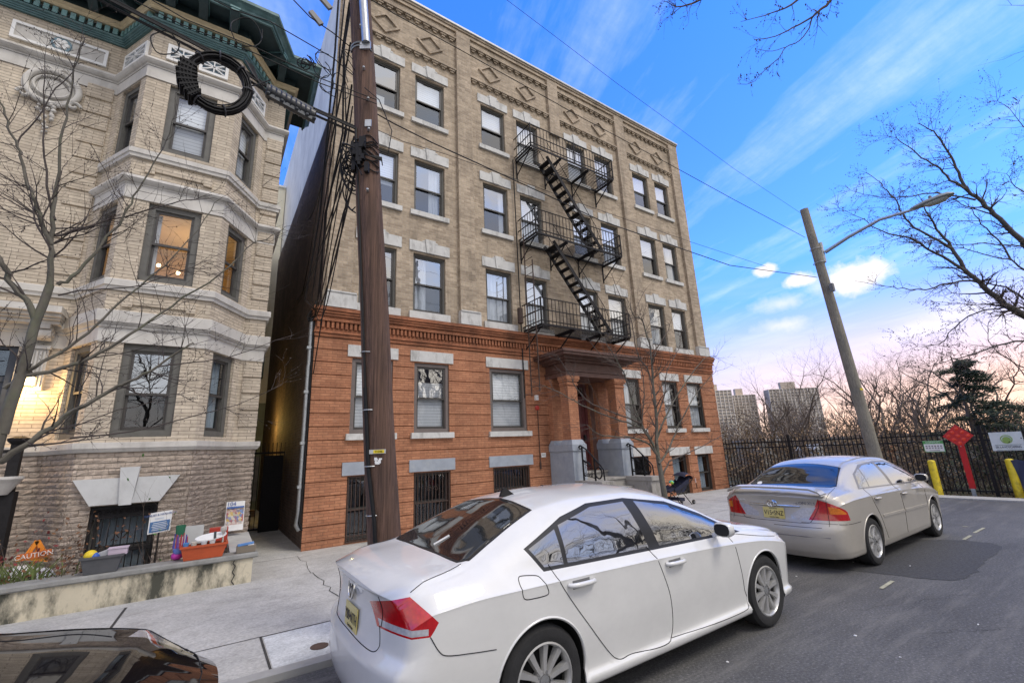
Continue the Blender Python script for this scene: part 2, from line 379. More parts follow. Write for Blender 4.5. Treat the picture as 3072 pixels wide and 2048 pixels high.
# parapet, coping, body
mb = MB(); mb.box(XL-.02,XR+.02,-.05,.30,TOP-.18,TOP-.06,BF); mb.box(XL-.03,XR+.03,-.08,.32,TOP-.058,TOP+.02,BF); mb.build('parapet_cornice', M['tan'], bld)
mb = MB().box(XL-.06,XR+.06,-.12,.34,TOP+.022,TOP+.09,BF); mb.build('coping', plain('pale_metal_coping',(.55,.56,.57),.45,.1), bld)
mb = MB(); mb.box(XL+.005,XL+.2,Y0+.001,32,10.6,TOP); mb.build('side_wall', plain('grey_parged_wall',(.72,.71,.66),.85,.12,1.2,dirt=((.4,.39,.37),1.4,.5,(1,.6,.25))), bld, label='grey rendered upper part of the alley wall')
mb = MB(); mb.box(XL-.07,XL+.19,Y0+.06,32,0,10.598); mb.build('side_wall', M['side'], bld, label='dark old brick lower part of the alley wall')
mb = MB(); mb.box(XR-.2,XR-.004,Y0+.001,32,0,TOP); mb.box(XL+.2,XR-.2,31.8,32,0,TOP); mb.build('side_wall', M['tan'], bld)
mb = MB(); mb.box(XL+.2,XR-.2,Y0+.35,31.8,TOP-.5,TOP-.3); mb.build('roof', M['grey'], bld)
mb = MB(); mb.box(XL+.21,XR-.21,Y0+.75,Y0+.8,.01,TOP-.6); mb.build('dark_backing_sheet', M['room'], bld)  # near-black sheet standing in for the dimness of unlit rooms
# lower red wall, rusticated bands
XA, XB = 1.755, 17.2; RED = Fr((0, Y0-.02), (20, Y0-.02))
mb = MB(); wall(mb, RED, XA+.02, XB-.02, -.05, 4.6, lo_holes, d=.03, reveal=.15)
mb.box(XB-.25,XB-.02,Y0+.02,Y0+2,-.05,4.6); mb.box(XA+.02,XA+.3,Y0+.02,Y0+.1,-.05,4.6)
zb = [4.565-.2905*i for i in range(16)]+[-.05]
for i in range(16):
    z1 = zb[i]-.011; z0 = zb[i+1]+.011 if i < 15 else -.05
    zs = sorted({z0,z1,*[q for h in lo_holes for q in h[2:] if z0 < q < z1]})
    for c, e in zip(zs, zs[1:]):
        us = sorted({XA,XB,*[q for h in lo_holes for q in h[:2]]}); run = None
        for a, b in zip(us, us[1:]):
            solid = not any(h[0] < (a+b)/2 < h[1] and h[2] < (c+e)/2 < h[3] for h in lo_holes)
            if solid: run = (run[0] if run else a, b)
            if (not solid or b == XB) and run: mb.box(run[0],run[1],0,.035,c,e,RED); run = None
    mb.box(XB-.24,XB,Y0+.016,Y0+1.5,z0,z1)
mb.build('brick_wall', M['red'], bld)
# corbelled red cornice
mb = MB()
for z0, z1, pr in ((4.57,4.64,.03),(4.65,4.70,.055),(4.705,4.77,.03),(4.93,4.985,.10),(4.99,5.04,.075),(5.045,5.10,.115),(5.105,5.16,.14),(5.165,5.215,.17),(5.22,5.262,.13)):
    mb.box(XA-pr*.5,XB+pr*.6,Y0-.02-pr,Y0+.3,z0,z1)
mb.box(XA,XB,Y0-.03,Y0+.3,4.771,4.929)
n = 150
for i in range(n):
    c = XA+.05+(XB-XA-.1)*i/(n-1); mb.box(c-.028,c+.028,Y0-.095,Y0-.02,4.775,4.925)
mb.build('brick_cornice', M['redband'], bld)
# windows of the upper storeys, each with lintel and sill
bl = lambda y0=0, y1=1: [('blind', M['blind'], .02,.98,y0,y1)]
cu = lambda x0=0, x1=1: [('curtain', M['curtain'], x0,x1,.02,1)]
inner = {(0,'b'):cu(.0,.45),(0,'c'):cu(.02,.98),(0,'d'):bl(.0,1),(0,'e'):bl(.1,1),(0,'f'):bl(0,1),(0,'g'):cu(.1,.8),(0,'h'):bl(.5,1),(1,'a'):bl(.4,1),(1,'b'):cu(.55,.9),(1,'c'):[('curtain',M['curtain'],.75,.98,.02,1)],(1,'d'):bl(0,1),(1,'e'):bl(.3,1),(1,'f'):bl(0,1),(1,'g'):bl(.5,1),(1,'h'):cu(.4,1),
    (2,'a'):[('blind', M['white'], .02,.6,0,.3)],(2,'b'):bl(.55,1),(2,'c'):bl(.6,1),(2,'d'):bl(.1,1),(2,'e'):bl(0,1),(2,'f'):bl(.4,1),(2,'g'):bl(.45,1),(2,'h'):bl(.5,1)}
for fl, (z0, z1) in enumerate(floors):
    for k, (u0, u1) in cols.items():
        w = window(bld, BF, u0, u1, z0, z1, M['frame3'], inner=inner.get((fl,k)))
        mb = MB(); keylintel(mb, BF, u0-.12, u1+.12, z1+.06); mb.build('lintel', M['lintel'], w)
        mb = MB(); sill(mb, BF, u0-.11, u1+.11, z0, .14 if fl else .2); mb.build('sill', M['lintel'], w)
for k, (u0, u1, z0, z1) in lowin.items():
    inn = {'a':bl(.03,1),'b':bl(.02,.75),'c':bl(0,.98),'f':cu(0,.5),'g':cu(0,.7),'h':cu(.1,.9)}[k]
    w = window(bld, BF, u0, u1, z0, z1, M['frame2'] if k in 'abc' else M['frame'], d0=.02, cas=.085 if k in 'abc' else .04, inner=inn, up=M['pane'] if k == 'b' else M['pane_blind'], zm=z0+.86, lo=M['pane_blind_low'])
    mb = MB().box(u0-.11,u1+.12,-.045,.10,z1+.03,z1+.31,BF); mb.build('lintel', M['lintel'], w)
    mb = MB(); sill(mb, BF, u0-.08, u1+.1, z0, .14, -.1); mb.build('sill', M['lintel'], w)
for k, (u0, u1, z0, z1) in bawin.items():
    w = window(bld, BF, u0, u1, z0, z1, M['rust'] if k in 'abc' else M['frame'], d0=.10, cas=.04, up=M['pane_dark'], lo=M['pane_dark'], inner=cu(0,.75) if k in 'gh' else None)
    mb = MB().box(u0-.12,u1+.12,-.045,.10,z1+.02,z1+.30,BF); mb.build('lintel', M['bluestone'] if k in 'abc' else M['lintel'], w)
    if k in 'abc' or k == 'f':
        mb = MB(); n = 9 if k != 'c' else 12
        rect_frame(mb, BF, u0+.02, u1-.02, z0+.02, z1-.01, .025, -.01, .03)
        zmid = (z0+z1)/2-.02; mb.box(u0+.03,u1-.03,.003,.022,zmid-.012,zmid+.012,BF); mb.box(u0+.03,u1-.03,.003,.022,z0+.14,z0+.155,BF)
        for i in range(1,n+1):
            x = u0+.02+(u1-u0-.04)*i/(n+1); mb.box(x-.008,x+.008,.004,.02,z0+.04,z1-.03,BF)
        if k == 'b':
            for s in (-1,1): mb.tube([BF((u0+u1)/2+s*(.09-.075*math.cos(t*.5)*(1-t/16)), -.004, zmid+.30+.07*math.sin(t*.5)*(1-t/16)) for t in range(14)], .007, 4)
        mb.build('window_grille', M['rust'] if k in 'abc' else M['iron'], w)
    mb = MB().box(u0-.06,u1+.06,-.10,.08,z0-.12,z0-.005,BF); mb.build('sill', M['concrete'], w)
# ---------------- portico
por = MB(); 
def rb(mb, x0, x1, y0, z0, z1, m=0): mb.box(x0,x1,y0,Y0-.03,z0,z1,m=m)
rb(por,8.30,10.73,9.50,3.86,3.99); rb(por,8.27,10.76,9.47,3.995,4.03); rb(por,8.33,10.70,9.53,4.035,4.27)
pm = por.build('portico', M['brown'], bld)
mb = MB(); rb(mb,8.22,10.81,9.42,4.271,4.33); rb(mb,8.1,10.93,9.30,4.335,4.40); rb(mb,7.92,11.12,9.10,4.405,4.47); rb(mb,7.88,11.16,9.06,4.475,4.54); rb(mb,7.95,11.09,9.13,4.542,4.57); mb.build('cornice', M['brown'], pm)
for a, b, y in ((8.35,8.70,9.53),(10.28,10.65,9.53),(8.36,8.72,10.28),(10.28,10.64,10.28)):
    y1 = y+.34 if y < 10 else Y0-.025
    mb = MB().box(a,b,y,y1,2.06,3.6); mb.box(a-.03,b+.03,y-.03,y1,3.6,3.64); mb.box(a-.015,b+.015,y-.015,y1,3.641,3.71); mb.box(a-.05,b+.05,y-.05,y1,3.711,3.76); mb.box(a-.07,b+.07,y-.07,y1,3.761,3.858)
    mb.build('column', M['red'], pm)
for a, b in ((8.31,8.78),(10.24,10.71)):
    mb = MB().box(a,b,9.46,Y0-.03,-.02,1.76); mb.box(a-.03,b+.03,9.43,Y0-.03,1.762,1.93)
    for (ya, yb) in ((9.44,9.96),(10.2,Y0-.03)):
        q = [(a-.02,ya,1.932),(b+.02,ya,1.932),(b+.02,yb,1.932),(a-.02,yb,1.932)]; r = [(a+.03,ya+.06,2.065),(b-.06,ya+.06,2.065),(b-.06,yb-.04,2.065),(a+.03,yb-.04,2.065)]
        for i in range(4): mb.quad(q[i],q[(i+1)%4],r[(i+1)%4],r[i])
        mb.quad(*r)
    mb.build('pedestal', M['bluestone'], pm)
# door, transom panels
dp = MB(); rect_frame(dp, BF, 8.98, 10.06, 1.15, 3.84, .09, .10, .30); dp.box(9.07,9.97,.14,.20,1.15,3.36,BF); dp.box(9.07,9.97,.12,.22,3.36,3.44,BF)
for (u0,u1,z0,z1) in ((9.16,9.48,1.3,1.95),(9.56,9.88,1.3,1.95),(9.16,9.48,2.1,3.25),(9.56,9.88,2.1,3.25)): rect_frame(dp, BF, u0,u1,z0,z1,.03,.125,.145)
do = dp.build('door', M['door'], bld)
MB().box(9.1,9.94,.17,.18,3.46,3.74,BF).build('transom_pane', M['pane_dark'], do)
mb = MB(); mb.box(9.83,9.89,.06,.14,2.06,2.22,BF); mb.build('door_lock', M['iron'], do)
for a, b in ((8.80,8.97),(10.07,10.24)): MB().box(a,b,-.03,.0,1.2,3.8,BF).build('door_surround', M['brown'], bld)
# ---------------- stoop
st = MB().box(8.80,10.22,9.75,10.45,-.02,.9).build('stoop', M['concrete'], bld)
for a, b in ((8.31,8.74),(10.2,10.66)):
    MB().box(a+.03,b-.02,8.5,9.455,-.02,.87).box(a,b+.01,8.45,9.455,.872,.98).build('cheek_wall', M['concrete'], st)
for i, (y, z) in enumerate(((8.62,.22),(8.88,.47),(9.14,.72),(9.4,.97),(10.1,1.15))):
    mb = MB().box(8.725 if i < 3 else 8.785,10.195 if i < 3 else 10.235,y+.02,Y0+.12,z-.252 if i < 4 else z-.18,z-.055); mb.box(8.725 if i < 3 else 8.785,10.195 if i < 3 else 10.235,y-.02,Y0+.12,z-.053,z)
    mb.build('step', M['concrete'], st)
for xr in (8.5, 10.42):
    mb = MB(); top = [(xr,9.42,1.86),(xr,9.36,1.90),(xr,9.1,1.77),(xr,8.62,1.35),(xr,8.55,1.27),(xr,8.53,1.0)]
    mb.tube(top,.02,6); mb.tube([(xr,9.36,1.9),(xr,9.4,1.84),(xr,9.38,1.79),(xr,9.35,1.82)],.016,5)
    for y in (9.3,8.86): mb.box(xr-.018,xr+.018,y-.018,y+.018,.98,1.86 if y > 9 else 1.56)
    mb.tube([(xr,9.3,1.12),(xr,8.86,1.05)],.012,4); mb.tube([(xr,9.3,1.45),(xr,8.86,1.2)],.009,4)
    mb.tube([(xr,8.73+.12*math.cos(t*.449),1.18+.14*math.sin(t*.449)) for t in range(14)],.02,5,closed=True)
    for y in (9.2,9.1,9.0,8.95): mb.tube([(xr,y,1.1),(xr,y,1.32+(y-8.9)*.9)],.008,4)
    for cy in (9.24,9.12,9.0): mb.tube([(xr,cy+(.055-.003*t)*math.cos(t*.6),1.12+(.055-.003*t)*math.sin(t*.6)) for t in range(14)],.009,4)
    mb.tube([(xr,9.28,1.5),(xr,9.2,1.46),(xr,9.1,1.44),(xr,9.02,1.36)],.03,5)
    mb.build('railing', M['iron'], st)
# ---------------- fittings on the facade
mb = MB().box(7.86,7.955,-.10,-.02,3.25,3.40,BF); mb.build('notice_plate', M['white'], bld)
mb = MB().lathe(BF(7.93,-.02,3.03),(0,-1,0),[(.07,0),(.075,.03),(.055,.055),(.0,.06)],16); mb.build('fire_bell', plain('red_enamel',(.45,.04,.03),.35,.1), bld)
mb = MB().tube([BF(7.93,-.05,2.96),BF(7.93,-.05,1.42)],.012,6).tube([BF(7.93,-.05,1.5),BF(7.93,-.05,1.3)],.025,6); mb.build('conduit', M['rust'], bld)
mb = MB().box(7.99,8.15,-.035,-.02,1.62,1.74,BF); sg = mb.build('small_sign', M['white'], bld)
MB().box(8.01,8.13,-.038,-.036,1.68,1.70,BF).build('sign_lettering', M['grey'], sg)
for z in (.82,.62): MB().lathe(BF(7.93,-.02,z),(0,-1,0),[(.05,0),(.05,.07),(.035,.09)],10).build('pipe_inlet', M['iron'], bld)
mb = MB().box(8.765,8.80,-.06,-.035,2.13,2.37,BF); mb.build('doorbell_panel', M['white'], bld)
# pipes on the alley corner
def pipe(nm, pts, r, m, par): return MB().tube(pts, r, 8).build(nm, m, par, smooth=50)
pipe('downpipe', [(1.70,10.62,5.0),(1.70,10.62,3.9),(1.69,10.62,3.9),(1.69,10.62,.75),(1.66,10.6,.55),(1.72,10.6,.45)], .055, M['steel'], bld)
pipe('conduit', [(1.74,10.53,5.4),(1.735,10.53,2.5),(1.72,10.53,.9),(1.69,10.52,.6),(1.76,10.5,.45)], .025, M['black'], bld)
pipe('conduit', [(1.72,10.75,5.2),(1.70,10.75,1.4)], .03, plain('tan_pipe',(.35,.27,.17),.6), bld)
for z in (4.3,3.3,2.2,1.3): MB().box(1.62,1.80,10.55,10.69,z-.03,z+.03).build('pipe_clamp', M['steel'], bld)
mb = MB()
for k in range(7):
    a = k*.9; mb.tube([(1.68+.08*math.cos(a+t*.5)+.01*k,10.58+.06*math.sin(a+t*.4),5.05+.13*math.sin(a*2+t*.55)) for t in range(12)],.012,5)
mb.build('cable_tangle', M['black'], bld)
# ================================================================ cream brick row house with the three-sided bay
MY = 10.45; BY = 9.55
HP = [(-7,MY),(-2.22,MY),(-1.68,BY),(-.22,BY),(.38,MY),(.76,MY),(.76,24)]
SEG = [Fr(HP[i],HP[i+1]) for i in range(6)]
HQ = [(-2.297,MY+.129)]+HP[2:]
row = thing('row_house', 'cream roman-brick row house with three-sided bay and teal bracketed cornice', 'row house', (-1, 10.45, 0))
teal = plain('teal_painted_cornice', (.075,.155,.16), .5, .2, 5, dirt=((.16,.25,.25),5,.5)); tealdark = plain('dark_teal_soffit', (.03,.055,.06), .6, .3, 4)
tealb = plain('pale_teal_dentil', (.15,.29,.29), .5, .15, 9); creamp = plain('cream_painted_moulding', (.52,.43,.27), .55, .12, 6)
fwin = [(.33,1.13,2.33,3.88),(.35,1.14,5.02,6.52),(.37,1.14,7.62,9.1)]
swin = [(.22,.86,2.33,3.87),(.22,.86,5.02,6.50),(.22,.86,7.62,9.1)]
wallm = MB(); base = MB(); rr_ = random.Random(17)
def rock(fr, hl, u_from):
    if fr.len > 8: u_end = 1.2
    else: u_end = fr.len
    rows = 26; hz = 2.2/rows
    for r in range(rows):
        z = -.1+hz*r; u = u_from-(.15 if r%2 else 0)+rr_.uniform(-.05,0)
        while u < u_end:
            w = rr_.uniform(.2,.34); a = max(u, u_from if u_from else 0); b = min(u+w-.006, u_end); u += w
            if b-a < .03: continue
            spans = [(a,b)]
            for h in hl:
                if z+hz > h[2] and z < h[3]+.02: spans = [(s,e) for s0,e0 in spans for s,e in ((s0,min(e0,h[0])),(max(s0,h[1]),e0)) if e-s > .02]
            for s, e in spans:
                zz = [z+.004, z+hz*.5+rr_.uniform(-.012,.012), z+hz-.004]; n = 3; G = [[fr(s+(e-s)*i/n, (-.006-rr_.uniform(.001,.017) if 0 < i < n or j == 1 else -.008)-(.006 if j == 1 else 0), zz[j]) for i in range(n+1)] for j in range(3)]
                for j in range(2):
                    for i in range(n): base.quad(G[j][i],G[j][i+1],G[j+1][i+1],G[j+1][i])
                for q in ([G[0][0],G[0][n],fr(e,.01,z),fr(s,.01,z)],[G[2][n],G[2][0],fr(s,.01,z+hz),fr(e,.01,z+hz)]): base.quad(*q)
                for i in (0,n): base.quad(G[0][i],G[1][i],G[2][i],fr(s if i == 0 else e,.01,z+hz*.5))
holes = {2:fwin, 1:swin, 3:swin, 0:[(3.0,4.22,1.4,3.93)]}
bhole = {2:[(.27,1.09,.02,1.29)]}
for i, fr in enumerate(SEG):
    wall(wallm, fr, 0, fr.len, 2.12, 11.0, holes.get(i,[]), reveal=.16)
    wall(base, fr, 0, fr.len, -.1, 2.12, bhole.get(i,[]) if i else [(3.0,4.22,1.4,2.2)], d=.0, reveal=.20)
    rock(fr, bhole.get(i,[]), 2.6 if not i else 0)
wallm.build('brick_wall', M['cream'], row); base.build('stone_base', M['rock'], row)
MB().box(-6.9,.6,11.2,11.25,0,4.7).box(-6.9,.6,11.2,11.25,6.78,10.6).box(-2.2,.36,10.47,10.5,4.6,4.7).build('dark_backing_sheet', M['room'], row)  # same near-black backing: room darkness put into the colour
MB().box(-7,.75,MY+.3,23.9,10.9,10.98).build('roof', M['grey'], row)
# quoin strips: proud brick blocks with open joints
for lo_, n_ in ((2.55,4),(5.23,12)):
    mb = MB(); [mb.box(.06,.385,-.028,.02,lo_+.335*i,lo_+.335*i+.295,SEG[4]) for i in range(n_)]
    mb.build('quoin_strip', M['cream'], row); mb = MB()
for z in [5.23+.335*i for i in range(12)]: mb.box(7-2.66,7-2.27,-.028,.02,z,z+.295,SEG[0])
mb.build('quoin_strip', M['cream'], row)
# stone courses
def course(nm, prof, m=None, path=HP): return MB().sweep(path, prof).build(nm, m or M['lime'], row, label=None)
course('sill_course', [(-.02,2.10),(.05,2.10),(.07,2.13),(.09,2.16),(.09,2.245),(.07,2.25),(-.02,2.25)])
course('frieze_course', [(-.02,3.88),(.02,3.88),(.02,4.115),(.05,4.13),(.04,4.16),(.085,4.19),(.085,4.205),(.105,4.21),(.105,4.40),(.09,4.41),(-.02,4.43)])
course('sill_course', [(-.02,4.78),(.04,4.78),(.05,4.84),(.075,4.85),(.075,4.955),(.06,4.97),(-.02,4.98)])
tor = lambda z: [(-.02,z-.005),(.03,z),(.035,z+.03),(.06,z+.035),(.09,z+.06),(.115,z+.095),(.105,z+.14),(.07,z+.165),(-.02,z+.17)]
course('frieze_course', [(-.02,6.53),(.02,6.53),(.02,6.80),(-.02,6.80)], path=HQ); course('torus_moulding', tor(6.80), path=HQ)
course('sill_course', [(-.02,7.35),(.05,7.35),(.055,7.41),(.075,7.42),(.075,7.51),(-.02,7.53)], path=HQ)
course('frieze_course', [(-.02,9.12),(.02,9.12),(.02,9.36),(-.02,9.36)]); course('torus_moulding', tor(9.37))
# raised brick spandrel panels under the bay windows
for z in (4.58, 7.16):
    mb = MB(); mb.box(.36,1.10,-.035,.01,z-.03,z+.11,SEG[2]); mb.box(.22,.359,-.05,.01,z-.08,z+.09,SEG[2]); mb.box(1.101,1.24,-.05,.01,z-.08,z+.09,SEG[2]); mb.build('spandrel_panel', M['cream'], row)
# windows
blindrow = lambda y0, y1: [('blind', M['blind'], .01,.99,y0,y1)]
def hwin(seg, h, inner=None, up=None, lo=None, zm=None):
    return window(row, SEG[seg], h[0],h[1],h[2],h[3], M['frame3'], d0=.05, cas=.10, inner=inner, up=up or M['pane'], lo=lo or M['pane_low'], zm=zm)
pd = M['pane_dark']
plit = pane('warm_window_glass', (.92,.93,.95), .09)
hwin(2, fwin[0], up=M['pane'], lo=pd, zm=2.33+.72); hwin(1, swin[0], up=pd, lo=pd, inner=cu(0,.35)); hwin(3, swin[0], up=pd, lo=pd, inner=cu(.1,.9))
hwin(2, fwin[1], up=plit, lo=plit, inner=[('curtain', M['curtain'], .02,.16,.02,.98)]); hwin(1, swin[1], up=pd, lo=pd); hwin(3, swin[1], up=pd, lo=pd)
hwin(2, fwin[2], inner=blindrow(.0,1), up=M['pane_blind'], lo=M['pane_blind_low']); hwin(1, swin[2], inner=blindrow(.45,1), up=M['pane_blind'], lo=pd); hwin(3, swin[2], inner=blindrow(0,1), up=M['pane_blind'], lo=M['pane_blind_low'])
# the lit sitting room behind the second-storey bay
rw = plain('warm_plaster',(.72,.58,.38),.9,.08,1.5)
mb = MB().box(-2.1,.3,12.6,12.62,4.8,6.72).box(-2.12,-2.1,10.5,12.6,4.8,6.72).box(.3,.32,10.5,12.6,4.8,6.72); mb.build('sitting_room_wall', rw, row)
MB().box(-1.72,-.16,9.75,10.5,6.72,6.74).box(-2.1,.3,10.5,12.6,6.72,6.74).build('sitting_room_ceiling', plain('pale_ceiling',(.72,.68,.62),.9,.05), row); MB().box(-1.72,-.16,9.75,10.5,4.80,4.82).box(-2.1,.3,10.5,12.6,4.80,4.82).build('sitting_room_floor', plain('room_floor',(.22,.15,.09),.7,.2), row)
for x, y, z in ((-1.18,10.6,5.72),(-.86,10.6,5.62),(-.72,10.6,5.66)): MB().sphere((x,y,z),.035,8).build('pendant_bulb', glow('warm_bulb',(1,.78,.42),9), row)
il = bpy.data.lights.new('sitting_room_light','POINT'); il.energy = 11; il.color = (1,.55,.20); il.shadow_soft_size = .1; io = bpy.data.objects.new('sitting_room_light', il); COL.objects.link(io); io.location = (-.75,11.2,5.9); tag(io, 'warm lamplight in the sitting room of the row house', 'light')
mb = MB(); mb.sphere((-1.0,9.93,5.12),.15,12,.7).sphere((-.76,9.93,5.08),.16,12,.62).box(-1.3,-.55,9.82,9.98,4.97,5.05); mb.build('cushion', plain('grey_cushion',(.30,.36,.36),.9), row, smooth=40)
# basement window, flared lintel with keystone, grille
kf = SEG[2]; X0 = 1.68
mb = MB(); 
mb.prism([(-1.42+X0,1.31),(-1.075+X0,1.31),(-1.115+X0,1.70),(-1.655+X0,1.70)],-.10,.02,kf); mb.prism([(-.925+X0,1.31),(-.58+X0,1.31),(-.35+X0,1.70),(-.885+X0,1.70)],-.10,.02,kf)
mb.prism([(-1.074+X0,1.29),(-.926+X0,1.29),(-.88+X0,1.86),(-1.12+X0,1.86)],-.15,.02,kf)
mb.build('keystone_lintel', plain('white_painted_lintel',(.55,.56,.555),.7,.06,4,dirt=((.4,.4,.39),3,.5)), row)
bw = window(row, kf, .27,1.09,.02,1.29, M['frame3'], d0=.12, cas=.05, up=pd, lo=pd, inner=cu(0,1))
mb = MB(); rect_frame(mb, kf, .28,1.08,.03,1.27,.03,.01,.05); mb.box(.31,1.05,.02,.04,1.10,1.125,kf); mb.box(.31,1.05,.012,.045,.60,.645,kf); mb.box(.31,1.05,.03,.06,1.126,1.25,kf)
for i in range(9):
    x = .31+.74*(i+.5)/9; mb.box(x-.007,x+.007,.02,.034,.06,1.10,kf)
for i in range(8):
    cx = .37+.62*i/7; s = 1 if i%2 else -1; mb.tube([kf(cx+s*(.04-.003*t)*math.cos(t*.7), .012, 1.19+(.04-.003*t)*math.sin(t*.7)) for t in range(12)], .006, 4)
for s in (-1,1): mb.tube([kf(.68+s*(.02+.055*math.sin(t*.45)*(1-t/22)), .008, .80+.012*t+.04*math.sin(t*.45)) for t in range(13)], .007, 4)
mb.build('window_grille', M['iron'], bw)
# frieze panels: white frames with star bars over teal
def star(fr, u0, u1, z0, z1):
    bk = MB().box(u0+.02,u1-.02,-.012,.01,z0+.02,z1-.02,fr); p = bk.build('frieze_panel', plain('blue_grey_recess',(.13,.19,.24),.7), row)
    mb = MB(); rect_frame(mb, fr, u0, u1, z0, z1, .055, -.045, .01); cx, cz = (u0+u1)/2, (z0+z1)/2; a, b = (u1-u0)/2-.06, (z1-z0)/2-.06
    for dx, dz in ((a,0),(0,b),(a,b),(a,-b)):
        P0 = Vector(fr(cx-dx,-.03,cz-dz)); P1 = Vector(fr(cx+dx,-.03,cz+dz)); mb.bar(P0,P1,.02,.042,up=Vector(fr(0,-1,0))-Vector(fr(0,0,0)))
    mb.lathe(fr(cx,-.02,cz), Vector(fr(0,-1,0))-Vector(fr(0,0,0)), [(.045,0),(.03,.03)], 10); mb.build('star_grille', M['white'], p)
for seg, u0, u1 in ((1,.12,.93),(2,.24,.74),(2,.76,1.26),(3,.12,.93)): star(SEG[seg], u0, u1, 9.63, 9.99)
f0 = SEG[0]; bk = MB().box(7-3.79,7-2.47,-.02,.01,9.67,10.03,f0); p = bk.build('frieze_panel', M['lime'], row)
mb = MB(); rect_frame(mb, f0, 7-3.8,7-2.46,9.66,10.04,.05,-.05,.01); mb.build('panel_frame', M['white'], p)
mb = MB(); [mb.lathe(f0(7-3.13+.075*math.cos(a),-.02,9.85+.075*math.sin(a)),(0,-1,0),[(.05,0),(.035,.03)],8) for a in [k*1.047 for k in range(6)]]; mb.lathe(f0(7-3.13,-.02,9.85),(0,-1,0),[(.04,0),(.02,.05)],8); mb.build('rosette', M['white'], p)
MB().lathe(f0(7-3.13,-.0195,9.85),(0,-1,0),[(.155,0),(.15,.006)],16).build('rosette_ground', plain('blue_grey_ground',(.16,.25,.30),.7), p)
# oval cartouche with pendant
mb = MB(); C0 = Vector(f0(7-3.1,-.05,8.84))
E = lambda a, ru, rz: C0+Vector((ru*math.cos(a), 0, rz*math.sin(a)))
mb.tube([E(t*.2618,.36,.35) for t in range(24)], .055, 8, closed=True); mb.tube([E(t*.2618,.25,.22)+Vector((0,-.02,0)) for t in range(24)], .025, 6, closed=True)
mb.lathe(f0(7-3.1,.0,8.84),(0,-1,0),[(.33,0),(.30,.03),(.2,.05),(.0,.06)],20)
for s in (-1,1):
    mb.tube([C0+Vector((s*(.10+(.08-.005*t)*math.cos(t*.55)),-.03,.34+(.07-.004*t)*math.sin(t*.55))) for t in range(14)],.028,6)
    mb.tube([C0+Vector((s*(.33+(.10-.006*t)*math.cos(t*.5)),-.02,-.28+(.09-.005*t)*math.sin(t*.5))) for t in range(14)],.03,6)
r2 = random.Random(9)
for k in range(26):
    z = -.3-.7*k/26; w = .20*(1-k/30); mb.sphere(C0+Vector((r2.uniform(-w,w),r2.uniform(-.02,.02),z)), r2.uniform(.03,.055)*(1-k/60), 8)
mb.build('cartouche', M['lime'], row, smooth=60)
# ---------------- cornice
course('cornice_architrave', [(-.02,10.27),(.05,10.27),(.05,10.30),(.07,10.305),(.07,10.335),(.09,10.34),(.09,10.37),(.12,10.38),(.13,10.41),(-.02,10.41)], teal)
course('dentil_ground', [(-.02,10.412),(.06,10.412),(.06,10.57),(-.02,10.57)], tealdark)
for fr in SEG[:5]:
    mb = MB(); n = max(2, int(fr.len/.125)); 
    for i in range(n): 
        c = fr.len*(i+.5)/n; mb.box(c-.038,c+.038,-.14,-.055,10.425,10.56,fr)
    mb.build('dentil_row', tealb, row)
course('cream_moulding', [(-.02,10.572),(.16,10.572),(.18,10.60),(.18,10.63),(.22,10.66),(.22,10.69),(-.02,10.69)], creamp)
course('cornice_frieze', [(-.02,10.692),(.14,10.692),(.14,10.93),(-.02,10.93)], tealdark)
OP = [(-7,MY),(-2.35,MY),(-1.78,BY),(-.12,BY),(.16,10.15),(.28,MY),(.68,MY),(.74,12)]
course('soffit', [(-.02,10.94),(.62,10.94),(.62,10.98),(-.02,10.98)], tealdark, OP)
course('crown_moulding', [(.56,10.87),(.60,10.87),(.60,10.92),(.63,10.93),(.64,10.97),(.69,11.03),(.74,11.06),(.74,11.13),(.5,11.14),(.5,10.985),(.56,10.985)], teal, OP)
course('cornice_roof', [(-.02,11.12),(.66,11.142),(.66,11.16),(-.02,11.2)], teal, OP)
for fr, us in ((SEG[0],(1.0,1.9,2.8,3.55,4.25)),(SEG[1],(.55,)),(SEG[2],(.2,.73,1.26)),(SEG[3],(.5,)),(SEG[4],(.2,))):
    for u in us:
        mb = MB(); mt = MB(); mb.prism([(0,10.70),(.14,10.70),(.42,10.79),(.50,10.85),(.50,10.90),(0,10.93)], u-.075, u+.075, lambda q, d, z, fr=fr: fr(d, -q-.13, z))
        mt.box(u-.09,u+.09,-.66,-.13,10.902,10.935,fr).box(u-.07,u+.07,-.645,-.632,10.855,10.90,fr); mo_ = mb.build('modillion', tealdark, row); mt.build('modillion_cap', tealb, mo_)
# ---------------- doorway at the left edge
dk = plain('navy_door', (.02,.027,.045), .35, .2); 
mb = MB(); rect_frame(mb, f0, 3.0,4.22,1.4,3.93,.10,.05,.16); mb.box(3.1,4.12,.10,.14,1.4,3.3,f0); mb.box(3.1,4.12,.08,.16,3.3,3.38,f0); dd = mb.build('door', dk, row)
MB().box(3.12,4.1,.11,.12,3.4,3.82,f0).build('transom_pane', pd, dd)
mb = MB()
for k, (o, z0, z1) in enumerate(((.30,4.24,4.30),(.36,4.301,4.34),(.42,4.341,4.40),(.5,4.401,4.44),(.46,4.441,4.52))): mb.box(2.4,7-2.36+o*.2,-o,.0,z0,z1,f0)
mb.build('door_hood', M['lime'], row)
mb = MB(); mb.box(4.40,4.60,-.10,.0,3.15,3.84,f0); [mb.box(4.415+.045*i,4.44+.045*i,-.125,-.099,3.2,3.8,f0) for i in range(4)]
